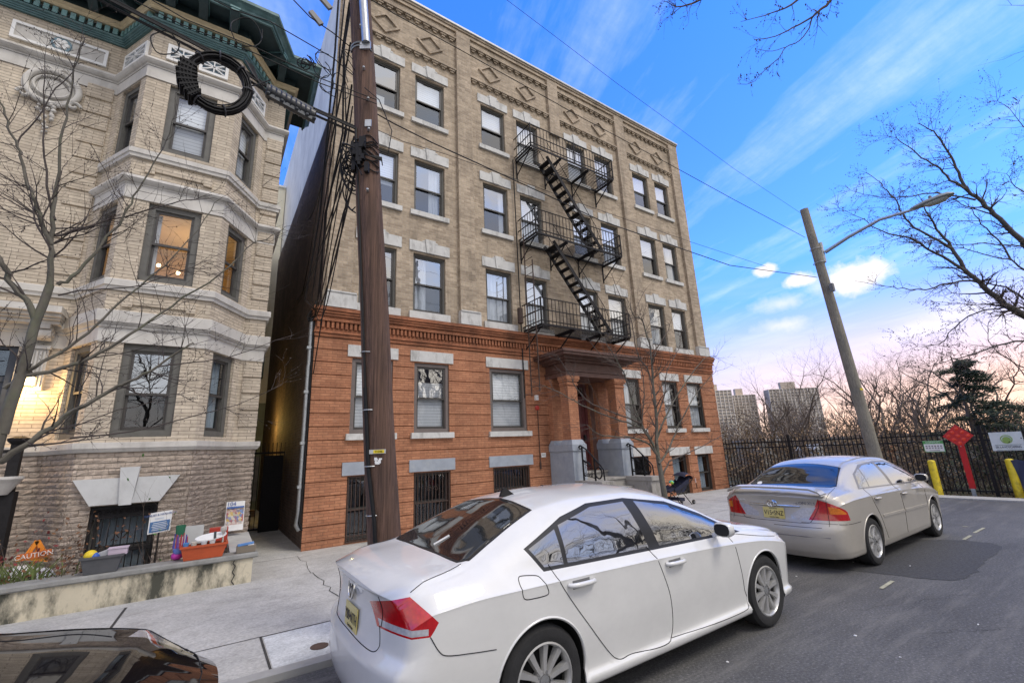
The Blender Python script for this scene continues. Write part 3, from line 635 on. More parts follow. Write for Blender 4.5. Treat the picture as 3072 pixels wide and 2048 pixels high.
mb.box(4.38,4.62,-.14,0,3.842,3.90,f0); mb.lathe(f0(4.36,-.17,4.08),f0(5,0,0) and (1,0,0),[(.11,0),(.11,.26)],14); mb.lathe(f0(4.345,-.17,4.08),(1,0,0),[(.05,0),(.05,.29)],10); mb.box(4.38,4.6,-.30,0,4.16,4.238,f0)
mb.build('console_bracket', M['lime'], row)
MB().box(3.3,4.22,-.012,.0,3.94,4.235,f0).build('door_lintel', M['lime'], row)
# lantern beside the door
lan = thing('wall_lantern', 'lit porch lantern on the cream brick beside the navy door', 'lamp', (-2.57, 10.3, 3.2))
mb = MB(); mb.lathe((-2.57,10.30,3.36),(0,0,1),[(.11,0),(.09,.03),(.03,.10),(.02,.14)],12).tube([(-2.57,10.45,3.52),(-2.57,10.38,3.6),(-2.57,10.3,3.56),(-2.57,10.3,3.48)],.012,6); mb.lathe((-2.57,10.3,3.195),(0,0,1),[(.09,0),(.10,.015)],12); mb.build('lantern_frame', M['iron'], lan)
MB().lathe((-2.57,10.3,3.212),(0,0,1),[(.075,0),(.085,.08),(.08,.145)],12).build('lamp_glass', glow('lantern_glass',(1,.72,.35),7), lan)
pl = bpy.data.lights.new('lantern_light','POINT'); pl.energy = 16; pl.color = (1,.62,.25); pl.shadow_soft_size = .06
po = bpy.data.objects.new('lantern_light', pl); COL.objects.link(po); po.location = (-2.57,10.2,3.1); tag(po, 'warm light of the porch lantern', 'light')
# ================================================================ alley: rear house, gate, clutter, yellow glow
rear = thing('house', 'pale rendered back house closing the alley, vent pipe on its roof', 'house', (1.2, 21, 0))
zt = at(836,562,21).z
MB().box(-3,1.84,21,24,4.2,zt).build('rendered_wall', plain('cream_render',(.80,.76,.60),.85,.06,.8), rear); MB().box(-3,1.84,20.98,24,0,4.198).build('rendered_wall', plain('greenish_render',(.28,.32,.24),.9,.25,.9), rear, label='dark greenish lower wall')  # lower wall darker and greener than the render above
MB().box(-3.1,1.84,20.9,24,zt+.002,zt+.09).build('roof_edge', M['white'], rear)
MB().lathe((1.17,21.3,zt+.09),(0,0,1),[(.17,0),(.17,.18),(.21,.2),(.21,.34),(.17,.36),(.17,.45)],12).build('vent_pipe', M['grey'], rear)
MB().box(.9,1.6,20.93,20.99,5.2,6.6).build('window', M['pane_dark'], rear)
gate = thing('alley_gate', 'tall black iron gate standing across the dark alley', 'gate', (1.3, 14.2, 0))
mb = MB(); mb.box(.78,1.78,14.18,14.22,2.05,2.1).box(.78,1.78,14.18,14.22,.1,.14); [mb.box(.78+.1*i,.795+.1*i,14.19,14.21,.1,2.35) for i in range(11)]; mb.build('bars', M['iron'], gate)
MB().box(1.28,1.76,14.1,14.14,.05,2.0).build('gate_leaf', M['iron'], gate)
shed = MB().box(.77,1.3,15.5,15.6,.75,2.0).build('alley_board', plain('grey_board',(.36,.34,.28),.9,.2), None); tag(shed, 'grey board propped behind the alley gate', 'board')
cr = random.Random(3)
clut = MB(); [clut.obox((cr.uniform(.9,1.25),16+cr.uniform(-.3,.3),.15+.12*k),(.16,.02,0),(-.02,.12,0),(0,.01,.09)) for k in range(5)]; tag(clut.build('alley_crate', plain('brown_card',(.30,.19,.10),.9,.3)), 'heap of brown boxes on the alley floor behind the gate', 'boxes')
al = bpy.data.lights.new('alley_light','POINT'); al.energy = 20; al.color = (1,.66,.18); al.shadow_soft_size = .1
ao = bpy.data.objects.new('alley_light', al); COL.objects.link(ao); ao.location = (1.2,16.6,3.0); tag(ao, 'yellow alley lamp light', 'light')
lam = thing('alley_lamp', 'small lit bulkhead lamp on the dark alley wall', 'lamp', (.8,16.8,3.1)); MB().sphere((.8,16.8,3.1),.07,8).build('lamp_glass', glow('alley_bulb',(1,.7,.25),5), lam); MB().box(.755,.79,16.7,16.9,3.0,3.2).build('lamp_base', M['iron'], lam)
# ================================================================ ground
SW = .05
def atz(x, y, z=0): d = ray(x, y); return Vector((0,0,CAMZ))+d*((z-CAMZ)/d.z)
def asphalt():
    m, t, b = nt('asphalt'); v = coord(t)
    f = ramp(t, noise(t, v, 42, 5, .8), [(.32,(.045,.045,.045)),(.55,(.105,.104,.102)),(.70,(.26,.255,.25))])
    g = ramp(t, noise(t, v, .7, 5, .6), [(.3,(.75,.75,.76)),(.7,(1.25,1.25,1.25))]); s = ramp(t, noise(t, v, 1.3, 7, .8, (.35,2.6,1)), [(.50,(0,0,0)),(.66,(.75,.75,.75))])
    col = mixc(t, 1, f.outputs[0], g.outputs[0], 'MULTIPLY'); col = mixc(t, s.outputs[0], col, (.165,.16,.15))
    t.links.new(col, b.inputs['Base Color']); b.inputs['Roughness'].default_value = .8; bump(t, b, noise(t, v, 130, 3), .6, .006); return m
def paving(name, lo, hi, dark, sc=1.6):
    m, t, b = nt(name); v = coord(t)
    f = ramp(t, noise(t, v, sc, 7, .7), [(.28,lo),(.72,hi)]); d = ramp(t, noise(t, v, 3.1, 6, .75, (1,2,1)), [(.52,(0,0,0)),(.75,(.7,.7,.7))])
    g = ramp(t, noise(t, v, 34, 5, .8), [(.32,(.72,)*3),(.68,(1.22,)*3)])
    col = mixc(t, 1, mixc(t, d.outputs[0], f.outputs[0], dark), g.outputs[0], 'MULTIPLY'); t.links.new(col, b.inputs['Base Color']); b.inputs['Roughness'].default_value = .85; bump(t, b, noise(t, v, 45, 4), .35, .006); return m
pav = paving('concrete_paving', (.34,.335,.315), (.52,.515,.49), (.23,.225,.21)); pav2 = paving('fresh_concrete', (.44,.46,.465), (.64,.655,.655), (.33,.345,.35), 4)
park = paving('park_soil_and_grass', (.05,.06,.02), (.12,.10,.055), (.055,.085,.022), 1.1)
joint = plain('dark_joint', (.045,.043,.04), .95, .3)
def sheet(name, x0, x1, y0, y1, z, m, n=1): o = MB(); o.quad((x0,y0,z),(x1,y0,z),(x1,y1,z),(x0,y1,z)); ob = o.build(name, m); ob['kind'] = 'structure'; return ob
sheet('ground', -900, 1400, -900, 1400, -.06, park)
mb = MB(); mb.box(-40,17.25,-9,4.84,-.055,0); tag(mb.build('road', asphalt()), kind='structure')
mb = MB(); mb.box(-40,17.9,5.0,30,-.05,SW); mb.box(17.27,17.9,-9,4.995,-.05,.045); tag(mb.build('sidewalk', pav), kind='structure')
mb = MB(); mb.box(-40,17.24,4.85,4.995,-.05,SW+.006); tag(mb.build('kerb', plain('kerb_stone',(.33,.33,.32),.8,.15,4,bmp=.3)), kind='structure')
q = [atz(772,1915,SW), atz(1060,1852,SW)]
xa = q[0].x+.05; mb = MB(); mb.quad((xa,5.0,SW+.004),(xa+1.55,5.0,SW+.004),(xa+1.55,q[0].y,SW+.004),(xa,q[0].y,SW+.004)); tag(mb.build('sidewalk', pav2), kind='structure')
def ribbon(mb, pts, w, z):
    for a, b in zip(pts, pts[1:]):
        a = Vector((a[0],a[1],z)); b = Vector((b[0],b[1],z)); s = (b-a).normalized().cross(Vector((0,0,1)))*(w/2); mb.quad(a-s,b-s,b+s,a+s)
mb = MB(); z = SW+.004; yq = q[0].y
for p, w in (([(xa-.02,5.0),(xa-.02,yq+.02),(xa+1.6,yq+.02)],.022), ([(-5,yq+.03),(xa,yq+.03)],.012), ([atz(378,1822,SW),atz(327,1890,SW),atz(300,1925,SW)],.03), ([atz(762,1688,SW),atz(895,1668,SW)],.014), ([(2.6,7.3),(17.8,7.3)],.012), ([(2.6,5.9),(17.8,5.9)],.012)): ribbon(mb, p, w, z)
for x in (4.4,6.2,8.0,9.8,11.6,13.4,15.2): ribbon(mb, [(x,5.02),(x+.02,10.3 if x < 8 or x > 11 else 8.4)], .012, z)
tag(mb.build('sidewalk', joint, uv=False), kind='structure')
mb = MB(); cr = random.Random(8)
def crack(mb, a, b, w, n=14):
    a = Vector(a); b = Vector(b); pts = [a.lerp(b,i/n)+Vector((cr.uniform(-.04,.04),cr.uniform(-.04,.04),0)) for i in range(n+1)]
    for p0, p1 in zip(pts, pts[1:]): ribbon(mb, [p0,p1], w*cr.uniform(.6,1.3), SW+.0045)
crack(mb, atz(897,1668,SW), atz(940,1717,SW), .008, 8); crack(mb, atz(940,1717,SW), atz(1018,1795,SW), .012, 8)
tag(mb.build('sidewalk', joint, uv=False), kind='structure')
mb = MB()
for a, b, w in (((2560,1830),(2990,1770),.004),((2760,1900),(3060,1880),.004)):
    a = atz(*a); b = atz(*b); pts = [a.lerp(b,i/16)+Vector((cr.uniform(-.05,.05),cr.uniform(-.05,.05),0)) for i in range(17)]
    for p0, p1 in zip(pts, pts[1:]): ribbon(mb, [p0,p1], w*cr.uniform(.5,1.4), .003)
tag(mb.build('road', plain('tar_crack',(.03,.03,.03),.9,.3), uv=False), kind='structure')
# asphalt patch and survey marks
def sp(x, y): return 2100+x/2.4126, 1200+y/2.4126
P = [atz(*sp(x,y)) for x,y in ((800,1195),(1000,1225),(1300,1255),(1600,1290),(1850,1306),(1930,1290),(2010,1240),(2060,1170),(2140,1110),(2190,1060),(2120,1035),(1900,1015),(1600,1010),(1100,1100))]
P2 = []
for i in range(len(P)):
    a, b = P[i], P[(i+1)%len(P)]; P2 += [a.lerp(b,k/6)+Vector((cr.uniform(-.025,.025),cr.uniform(-.025,.025),0)) for k in range(6)]
mb = MB(); mb.quad(*[(p.x,p.y,.004) for p in P2]); tag(mb.build('road', plain('fresh_asphalt',(.055,.055,.056),.8,.45,30,bmp=.5)), kind='structure')
mb = MB()
for a, b in (((1310,1365),(1395,1310)),((1910,1010),(1960,980)),((1985,962),(2055,925)),((1900,915),(1938,915))): ribbon(mb, [atz(*sp(*a)), atz(*sp(*b))], .045, .008)
tag(mb.build('road', plain('worn_chalk_mark',(.38,.37,.27),.9,.3,20)), kind='structure')
mb = MB(); lt = random.Random(5)
for k in range(9):
    p = atz(lt.uniform(1850,3000), lt.uniform(1640,2000)); mb.obox((p.x,p.y,.006),(lt.uniform(.004,.014),0,0),(0,lt.uniform(.004,.010),0),(0,0,.003))
tag(mb.build('litter', M['white'], uv=False), 'white specks of litter scattered over the asphalt', 'litter', kind='stuff')
p = atz(958,1939,SW); tag(MB().lathe((p.x,p.y,SW+.004),(0,0,1),[(.085,0),(.085,.006),(.06,.006),(.055,.003)],16).build('valve_cover', plain('rusty_cast_iron',(.07,.045,.035),.7,.3)), 'small round iron valve cover set in the pale sidewalk slab', 'valve cover')
# ================================================================ front garden wall and its things
stucco = plain('stained_stucco', (.62,.56,.42), .9, .12, 2.5, bmp=.3, dirt=((.075,.075,.058),2.3,1,(1.2,1.2,.5),.45)); capm = plain('stone_cap', (.25,.25,.235), .85, .2, 7, bmp=.4)
gw = thing('garden_wall', 'low stained stucco wall with stone cap before the row house', 'wall', (-1, 8.6, 0))
mb = MB().box(-7,.745,8.57,8.8,-.03,.40); mb.box(.47,.745,8.8,10.38,-.03,.44); mb.build('stucco_wall', stucco, gw)
mb = MB(); mb.sweep([(-7,8.57),(.77,8.57),(.77,8.8)], [(-.26,.402),(.03,.402),(.045,.42),(.04,.46),(.02,.48),(-.26,.48)]); mb.build('wall_cap', capm, gw)
mb = MB(); mb.quad((.44,8.81,.48),(.79,8.81,.48),(.79,10.4,.56),(.44,10.4,.56)); mb.box(.44,.79,8.815,10.4,.42,.478); mb.build('wall_cap', plain('pale_concrete_cap',(.42,.42,.395),.85,.15,3), gw)
mb = MB(); cz = [(.50+.02*math.sin(i*2.1),8.565,.02+.38*i/9) for i in range(10)]
for a, b in zip(cz, cz[1:]): mb.bar(a, b, .012, .008, up=(0,1,0))
mb.build('wall_crack', joint, gw)
sheet('ground', -7, .46, 8.81, 10.4, .06, plain('garden_soil',(.07,.055,.035),.95,.4,9))
def c8(x, y): return x/2.94, 1400+y/2.94
def A8(x, y, Y): return at(*c8(x,y), Y)
def trough(name, label, xa, xb, ztop, zbot, yc, w, m, fill):
    t = thing(name, label, 'planter', ((xa+xb)/2,yc,zbot))
    mb = MB(); i = .05
    lo = [(xa+i,yc-w/2+.03),(xb-i,yc-w/2+.03),(xb-i,yc+w/2-.03),(xa+i,yc+w/2-.03)]; hi = [(xa,yc-w/2),(xb,yc-w/2),(xb,yc+w/2),(xa,yc+w/2)]
    for k in range(4): mb.quad((*lo[k],zbot),(*lo[(k+1)%4],zbot),(*hi[(k+1)%4],ztop),(*hi[k],ztop))
    mb.quad(*[(x,y,zbot) for x,y in lo]); rect = ((xa-.012,xb+.012,yc-w/2-.012,yc-w/2+.02),(xa-.012,xb+.012,yc+w/2-.02,yc+w/2+.012),(xa-.012,xa+.02,yc-w/2,yc+w/2),(xb-.02,xb+.012,yc-w/2,yc+w/2))
    for r in rect: mb.box(*r,ztop-.025,ztop+.004)
    mb.build('trough', m, t); MB().quad and None
    s = MB(); s.quad((xa+.02,yc-w/2+.02,ztop-.03),(xb-.02,yc-w/2+.02,ztop-.03),(xb-.02,yc+w/2-.02,ztop-.03),(xa+.02,yc+w/2-.02,ztop-.03)); s.build('soil', fill, t); return t
soil = plain('potting_soil', (.045,.035,.025), .95, .4, 15)
ga = A8(712,860,8.62); gb = A8(1085,815,8.62); trough('planter_trough', 'grey plastic planter trough on the stone wall cap, toys inside', ga.x, gb.x, .70, .485, 8.64, .22, plain('grey_planter',(.085,.088,.095),.6,.15), soil)
oa = A8(1590,755,8.62); ob_ = A8(2000,690,8.62); trough('planter_trough', 'orange-red plastic planter trough near the wall corner', oa.x, ob_.x, .68, .485, 8.64, .22, plain('orange_red_planter',(.48,.085,.025),.5,.1), soil)
def ball(name, label, p, r, m, cat='toy', sz=1): return tag(MB().sphere(p, r, 14, sz).build(name, m, smooth=60), label, cat)
def col(c, r=.5): return plain('paint_%02d%02d%02d'%tuple(int(x*99) for x in c), c, r, .06)
p = A8(790,835,8.64); b0 = thing('toy_ball', 'yellow and blue toy ball in the grey planter trough', 'ball', (p.x,p.y,.67)); MB().sphere((p.x,8.64,.71),.075,12).build('ball_cover', col((.75,.55,.02)), b0, smooth=60); MB().sphere((p.x+.05,8.62,.69),.06,12).build('ball_patch', col((.03,.10,.40)), b0, smooth=60)
p = A8(910,830,8.64); tag(MB().obox((p.x,8.64,.725),(.09,0,.03),(0,.04,0),(-.01,0,.03)).sphere((p.x+.05,8.64,.745),.045,10,.8).build('toy_shoe', col((.42,.43,.45)), smooth=50), 'pale grey sneaker lying in the grey planter trough', 'shoe')
p = A8(1035,805,8.64); tag(MB().box(p.x-.10,p.x+.10,8.57,8.7,.69,.77).box(p.x-.11,p.x+.11,8.56,8.71,.771,.785).build('food_tub', col((.55,.46,.55))), 'pale mauve lidded tub at the end of the grey trough', 'tub')
p = A8(2170,740,8.62); bx = thing('wooden_box', 'small grey-brown box with blue lid on the wall corner', 'box', (p.x,8.64,.485)); MB().box(p.x-.13,p.x+.13,8.58,8.72,.485,.58).build('box_body', col((.20,.17,.13),.8), bx); MB().obox((p.x-.01,8.65,.60),(.11,0,.008),(0,.05,0),(0,0,.012)).build('lid', col((.10,.25,.55)), bx); MB().box(p.x+.02,p.x+.1,8.6,8.7,.582,.60).build('paper_sheet', M['white'], bx)
pa = A8(1720,635,8.7); pb = A8(2000,580,8.7); bd = thing('toy_surfboard', 'white oval board with dark band lying over the orange trough', 'board', tuple((pa+pb)/2)); mid = (pa+pb)/2; ax = (pb-pa)/2
mb = MB(); mb.obox((0,0,0),(0,0,0),(0,0,0),(0,0,0)) if 0 else None
ring = [mid+ax*math.cos(t*.3142)+Vector((0,.09*math.sin(t*.3142),.035*math.sin(t*.3142))) for t in range(20)]
mb.quad(*ring); mb.quad(*[q+Vector((0,0,-.015)) for q in reversed(ring)])
for i in range(20): mb.quad(ring[i],ring[(i+1)%20],ring[(i+1)%20]+Vector((0,0,-.015)),ring[i]+Vector((0,0,-.015)))
mb.build('deck', M['white'], bd); MB().obox(mid+ax*.25+Vector((0,0,.004)),ax*.08,(0,.09,.035),(0,0,.004)).build('band', col((.05,.055,.06)), bd)
mb = MB(); [mb.tube([mid+ax*s+Vector((0,0,-.01)), (mid.x+ax.x*s,8.66,.66)], .007, 5) for s in (-.4,.1,.8)]; mb.build('stake', M['iron'], bd)
cr2 = random.Random(2); pens = thing('marker_row', 'row of purple, blue and red markers stuck in the orange trough', 'markers', (A8(1690,660,8.66).x,8.66,.7))
for k in range(12):
    p = A8(1615+11*k,0,8.68).x; h = cr2.uniform(.10,.17); MB().tube([(p,8.68,.66),(p+cr2.uniform(-.015,.015),8.68,.70+h)],.008,6).build('marker', col(cr2.choice([(.10,.05,.28),(.05,.08,.35),(.40,.05,.06),(.18,.06,.30)])), pens)
for k, (x, y, c, nm, lb) in enumerate(((1635,725,(.10,.28,.60),'toy_cup','blue patterned cup at the left end of the orange trough'),(1705,720,(.62,.58,.5),'toy_cup','cream cup beside the blue cup in the orange trough'),(1795,710,(.7,.72,.74),'toy_cup','white cup in the middle of the orange trough'),(1868,705,(.72,.72,.7),'toy_cup','white cup under the dark band of the board'))):
    p = A8(x,y,8.63); tag(MB().lathe((p.x,8.63,.655),(0,0,1),[(.03,0),(.042,.07),(.036,.07),(.03,.02)],12).build(nm, col(c)), lb, 'cup')
p = A8(1965,640,8.66); tag(MB().tube([(p.x,8.66,.62),(p.x,8.66,.80)],.012,8).lathe((p.x,8.66,.80),(0,0,1),[(.02,0),(.045,.05),(.045,.09),(.02,.10)],10).build('solar_lamp', col((.50,.47,.42))), 'small beige solar garden light in the orange trough', 'garden light')
p = A8(1570,765,8.75); ball('toy_ball', 'blue ball tucked beside the orange trough', (p.x,8.78,.62), .07, col((.16,.24,.62)), 'ball')
p = A8(1555,810,8.72); ball('toy_ball', 'magenta ball tucked beside the orange trough', (p.x,8.8,.54), .075, col((.55,.05,.40)), 'ball', .8)
p = A8(1580,650,8.8); mb = MB().lathe((p.x,8.86,.80),(0,0,1),[(.055,0),(.065,.16),(.055,.16),(.05,.02)],12); tag(mb.build('toy_basket', col((.02,.14,.07))), 'dark green mesh basket hooked beside the white board', 'basket')
a = A8(1600,530,9.0); b = A8(1780,700,9.0); tag(MB().obox(((a.x+b.x)/2,9.02,(a.z+b.z)/2-.05),(.5*(b.x-a.x),0,0),(0,.01,0),(0,.02,.5*(a.z-b.z)+.05)).build('foam_board', plain('off_white_board',(.50,.51,.49),.7,.08)), 'blank off-white board standing behind the orange trough', 'board')
p = A8(1930,565,9.3); tag(MB().box(p.x-.13,p.x+.13,9.25,9.45,.50,p.z+.05).build('toy_bin', col((.48,.05,.03))), 'small red bin behind the white oval board', 'bin')
# painted poster, yard sign
a = A8(2012,310,10.2); b = A8(2132,555,10.1); w = .5*(b.x-a.x)+.02; po_ = thing('poster_board', 'tall white poster board with blue number and colourful picture', 'poster', ((a.x+b.x)/2,10.2,b.z)); cx = (a.x+b.x)/2; hz = (a.z-b.z)/2; cz = (a.z+b.z)/2
MB().obox((cx,10.2,cz),(w,0,0),(0,.01,0),(0,.04,hz)).build('board', M['white'], po_)
def art():
    m, t, b = nt('poster_picture'); v = coord(t); n = N(t, 'ShaderNodeTexVoronoi', Scale=26); t.links.new(v, n.inputs['Vector']); r = ramp(t, n.outputs['Color'], [(0,(.05,.10,.35)),(.3,(.6,.42,.10)),(.45,(.65,.6,.55)),(.62,(.40,.12,.10)),(.75,(.15,.25,.5)),(.9,(.7,.6,.3))]); t.links.new(r.outputs[0], b.inputs['Base Color']); return m
MB().obox((cx,10.186,cz-.05*hz),(w*.92,0,0),(0,.003,0),(0,.03*hz/hz*.7,hz*.68)).build('picture', art(), po_)
MB().obox((cx,10.183,cz+.60*hz),(w*.92,0,0),(0,.003,0),(0,0,hz*.06)).obox((cx,10.176,cz-.78*hz),(w*.92,0,0),(0,.003,0),(0,0,hz*.05)).build('blue_border', col((.08,.17,.45)), po_)
text('lettering', '104', .10, (cx-w*.45,10.21,cz+.83*hz), (1,0,0), (0,.1,1), col((.08,.14,.38)), po_)
a = A8(1322,420,9.1); b = A8(1500,560,9.1); ys = thing('yard_sign', 'white and blue notice sign on a stake before the grille', 'sign', ((a.x+b.x)/2,9.1,.06)); cx = (a.x+b.x)/2; w = (b.x-a.x)/2; cz = (a.z+b.z)/2+.01; hz = (a.z-b.z)/2+.02; tx = Vector((1,0,.10)).normalized()
MB().obox((cx,9.1,cz),tx*w,(0,.008,0),(0,0,hz)).build('sign_board', M['white'], ys); MB().obox((cx,9.089,cz-hz*.38),tx*(w*.88),(0,.002,0),(0,0,hz*.5)).build('blue_field', col((.07,.17,.36)), ys)
text('lettering', 'FAMILIES & NEIGHBORS', .038, (cx,9.086,cz+hz*.74), tx, (0,0,1), col((.05,.10,.30)), ys)
mb = MB(); [mb.obox((cx,9.085,cz-hz*(.05+.16*i)),tx*(w*(.6+.06*(i%3))),(0,.001,0),(0,0,hz*.035)) for i in range(5)]; mb.obox((cx-w*.1,9.089,cz+hz*.38),tx*(w*.4),(0,.001,0),(0,0,hz*.08)); mb.build('small_print', plain('pale_print',(.6,.64,.7),.6), ys)
MB().box(cx-.012,cx+.012,9.10,9.12,.05,cz).build('stake', M['iron'], ys)
# caution triangle
def c8p(x,y,Y=9.3): return A8(x,y,Y)
ct = [c8p(330,650), c8p(425,815), c8p(222,800)]; cs = thing('caution_sign', 'orange triangular caution sign among the garden plants', 'sign', (ct[1].x-.2,9.3,.06)); om = col((.80,.26,.02))
mb = MB(); [mb.bar(ct[i], ct[(i+1)%3], .055, .02, up=(0,1,0)) for i in range(3)]; mb.bar((ct[0].x,9.33,.06),(ct[0].x,9.33,ct[0].z),.02); mb.build('sign_frame', om, cs)
MB().obox(c8p(305,775)+Vector((0,-.02,0)),(.17,0,.015),(0,.006,0),(0,0,.045)).build('sign_plate', col((.55,.14,.03)), cs); text('lettering', 'CAUTION', .085, c8p(305,775)+Vector((0,-.03,0)), (1,0,.09), (0,0,1), col((.80,.74,.68)), cs, depth=.004)
p = c8p(160,870,9.1); ball('inflatable_ornament', 'big white rounded garden ornament left of the caution sign', (p.x,9.2,.42), .24, plain('white_vinyl',(.62,.62,.60),.4,.05), 'ornament', .85); p = c8p(360,860,9.1); ball('inflatable_ornament', 'white rounded ornament under the caution sign', (p.x,9.15,.40), .17, plain('white_vinyl_small',(.62,.64,.66),.4,.05), 'ornament')
p = c8p(255,830,9.0); tag(MB().lathe((p.x,8.98,.20),(0,0,1),[(.07,0),(.10,.16),(.07,.18),(.12,.26),(.05,.30)],8).tube([(p.x,8.98,.0),(p.x,8.98,.25)],.02,6).build('garden_lantern', M['iron']), 'black garden lantern in front of the white ornaments', 'lantern')
a = at(0,1480,9.6); tag(MB().lathe((a.x,9.6,a.z-.02),(0,0,1),[(.08,0),(.17,.16),(.20,.20),(.21,.215),(.21,.25),(.18,.25)],20).build('stone_urn', M['lime']), 'pale stone planter bowl below the lit porch lantern', 'planter')
u0 = a
a = at(40,1400,9.7); rp = thing('stoop_railing', 'black cast-iron newel and railing at the stoop beside the lantern', 'railing', (a.x,9.7,.1)); mb = MB(); mb.box(a.x-.09,a.x+.09,9.6,9.8,.1,a.z-.35).box(a.x-.06,a.x+.06,9.64,9.76,a.z-.35,a.z+.32).lathe((a.x,9.7,a.z+.32),(0,0,1),[(.07,0),(.12,.05),(.13,.09),(.05,.12)],8); mb.build('newel', M['iron'], rp)
MB().box(a.x-2,a.x+.05,9.67,9.72,a.z+.2,a.z+.25).build('handrail', M['iron'], rp)
# ================================================================ fence at the end of the street
F0 = Vector((17.36,10.68)); FD = Vector((.165,-1)).normalized()
def fp(s, o=0): q = F0+FD*s+Vector((FD.y,-FD.x))*o; return q
fn = thing('iron_fence', 'long black iron picket fence closing the end of the street', 'fence', (17.9, 7, 0))
for k in range(6):
    p = fp(k*2.48); MB().box(p.x-.04,p.x+.04,p.y-.04,p.y+.04,-.05,1.93).box(p.x-.05,p.x+.05,p.y-.05,p.y+.05,1.93,1.96).build('post', M['iron'], fn)
for k in range(5):
    a = fp(k*2.48+.04); b = fp((k+1)*2.48-.04); 
    for z in (1.73,1.54,.13): MB().bar((a.x,a.y,z),(b.x,b.y,z),.04,.04).build('rail', M['iron'], fn)
    mb = MB()
    for i in range(20):
        q = a.lerp(b,(i+.5)/20); mb.box(q.x-.0135,q.x+.0135,q.y-.0135,q.y+.0135,.05,1.86); t = len(mb.v); mb.v += [(q.x-.0135,q.y-.0135,1.86),(q.x+.0135,q.y-.0135,1.86),(q.x+.0135,q.y+.0135,1.86),(q.x-.0135,q.y+.0135,1.86),(q.x,q.y,1.91)]
        for i0 in range(4): mb.f.append((t+i0,t+(i0+1)%4,t+4)); mb.m.append(0)
    mb.build('picket_panel', M['iron'], fn, uv=False)
def on_fence(px, py): # the point of the fence's street face seen at a pixel
    d = ray(px,py); n = Vector((FD.y,-FD.x,0)); p0 = Vector((F0.x,F0.y,0))+n*(.035 if n.x < 0 else -.035); t = (p0-Vector((0,0,CAMZ))).dot(n)/d.dot(n); return Vector((0,0,CAMZ))+d*t
def cg(x, y): return 2600+x/4.9, 1200+y/4.9
FX = Vector((FD.x,FD.y,0)); FN = Vector((FD.y,-FD.x,0)); FN = -FN if FN.x > 0 else FN
def fboard(mb, c, hw, hz, off, th=.004): return mb.obox(c+FN*off, FX*hw, FN*th, (0,0,hz))
a = on_fence(*cg(815,600)); b = on_fence(*cg(1163,757)); c = (a+b)/2; hw = (b-a).dot(FX)/2; hz = (a.z-b.z)/2
grn = col((.10,.36,.10)); cp = thing('compost_sign', 'white and green compost sign wired to the iron fence', 'sign', tuple(c))
fboard(MB(), c, hw, hz, 0).build('sign_plate', M['white'], cp); mb = MB(); fboard(mb, c+Vector((0,0,hz*.72)), hw*.98, hz*.26, .006,.002); fboard(mb, c-Vector((0,0,hz*.95)), hw*.98, hz*.04, .006,.002); [fboard(mb, c+FX*(s*hw*.97), hw*.03, hz*.95, .006, .002) for s in (-1,1)]; mb.build('green_band', grn, cp)
text('lettering', 'COMPOST', hz*.42, c+Vector((0,0,hz*.72))+FN*.012, FX, (0,0,1), M['white'], cp)
mb = MB(); [fboard(mb, c+FX*(hw*(-.7+.28*i))+Vector((0,0,hz*z)), hw*.085, hz*.10, .006, .002) for i in range(6) for z in (.05,-.30)]; fboard(mb, c-Vector((0,0,hz*.72)), hw*.5, hz*.05, .006, .002); mb.build('pictogram', col((.22,.20,.25)), cp)
a = on_fence(*cg(1805,475)); b = on_fence(*cg(2330,735)); c = (a+b)/2; hw = (b-a).dot(FX)/2+.03; hz = (a.z-b.z)/2
bn = thing('banner', 'white landscaping banner with green oval emblem tied to the fence', 'banner', tuple(c)); fboard(MB(), c, hw, hz, 0).build('cloth', plain('white_vinyl_banner',(.66,.70,.70),.6,.06), bn)
mb = MB(); mb.tube([c+FX*(hw*.0+hw*.34*math.cos(t*.2618))+Vector((0,0,hz*.22+hz*.42*math.sin(t*.2618)))+FN*.008 for t in range(24)], .012, 5, closed=True); mb.lathe(c+Vector((0,0,hz*.16))+FN*.006, FN, [(.085,0),(.07,.004)], 12); mb.build('emblem', col((.28,.42,.10)), bn)
text('lettering', 'SR LANDSCAPING', hz*.33, c-Vector((0,0,hz*.62))+FN*.01, FX, (0,0,1), M['black'], bn, sx=.72); mb = MB(); fboard(mb, c-Vector((0,0,hz*.38)), hw*.8, hz*.03, .006, .002); fboard(mb, c-Vector((0,0,hz*.9)), hw*.75, hz*.025, .006, .002); mb.build('small_print', col((.25,.30,.28)), bn)
# bollards, red marker, tarpaulin
yel = plain('yellow_bollard_paint', (.78,.60,.03), .5, .12, 7, dirt=((.25,.17,.03),6,.6))
def bollard(x, y, lb, lean=0): return tag(MB().lathe((x,y,-.03),(lean,0,1),[(.092,0),(.092,1.0),(.085,1.03),(.06,1.05),(0.001,1.06)],20).build('bollard', yel, smooth=50), lb, 'bollard', 'yellow bollards before the fence')
bollard(17.97, 4.44, 'clear yellow bollard nearest the silver car'); bollard(18.5, 2.92, 'yellow bollard beside the navy tarpaulin')
tp = MB(); n1, n2 = 14, 10
for i in range(n1):
    for j in range(n2):
        f = lambda i, j: (18.40+.04*math.sin(i*1.1+j*.5)+.05*(j/n2)*math.sin(i*.7), 2.88-.11*i-(.20*(1-j/n2)**2)*0-(.12*j/n2)*(1 if i == 0 else 0), .99-.96*j/n2+.01*math.sin(i*1.9))
        tp.quad(f(i,j),f(i+1,j),f(i+1,j+1),f(i,j+1))
tag(tp.build('tarpaulin', plain('navy_tarpaulin',(.03,.04,.085),.55,.2,6,bmp=.2), smooth=60), 'navy blue tarpaulin hung from the right-hand yellow bollard', 'tarpaulin')
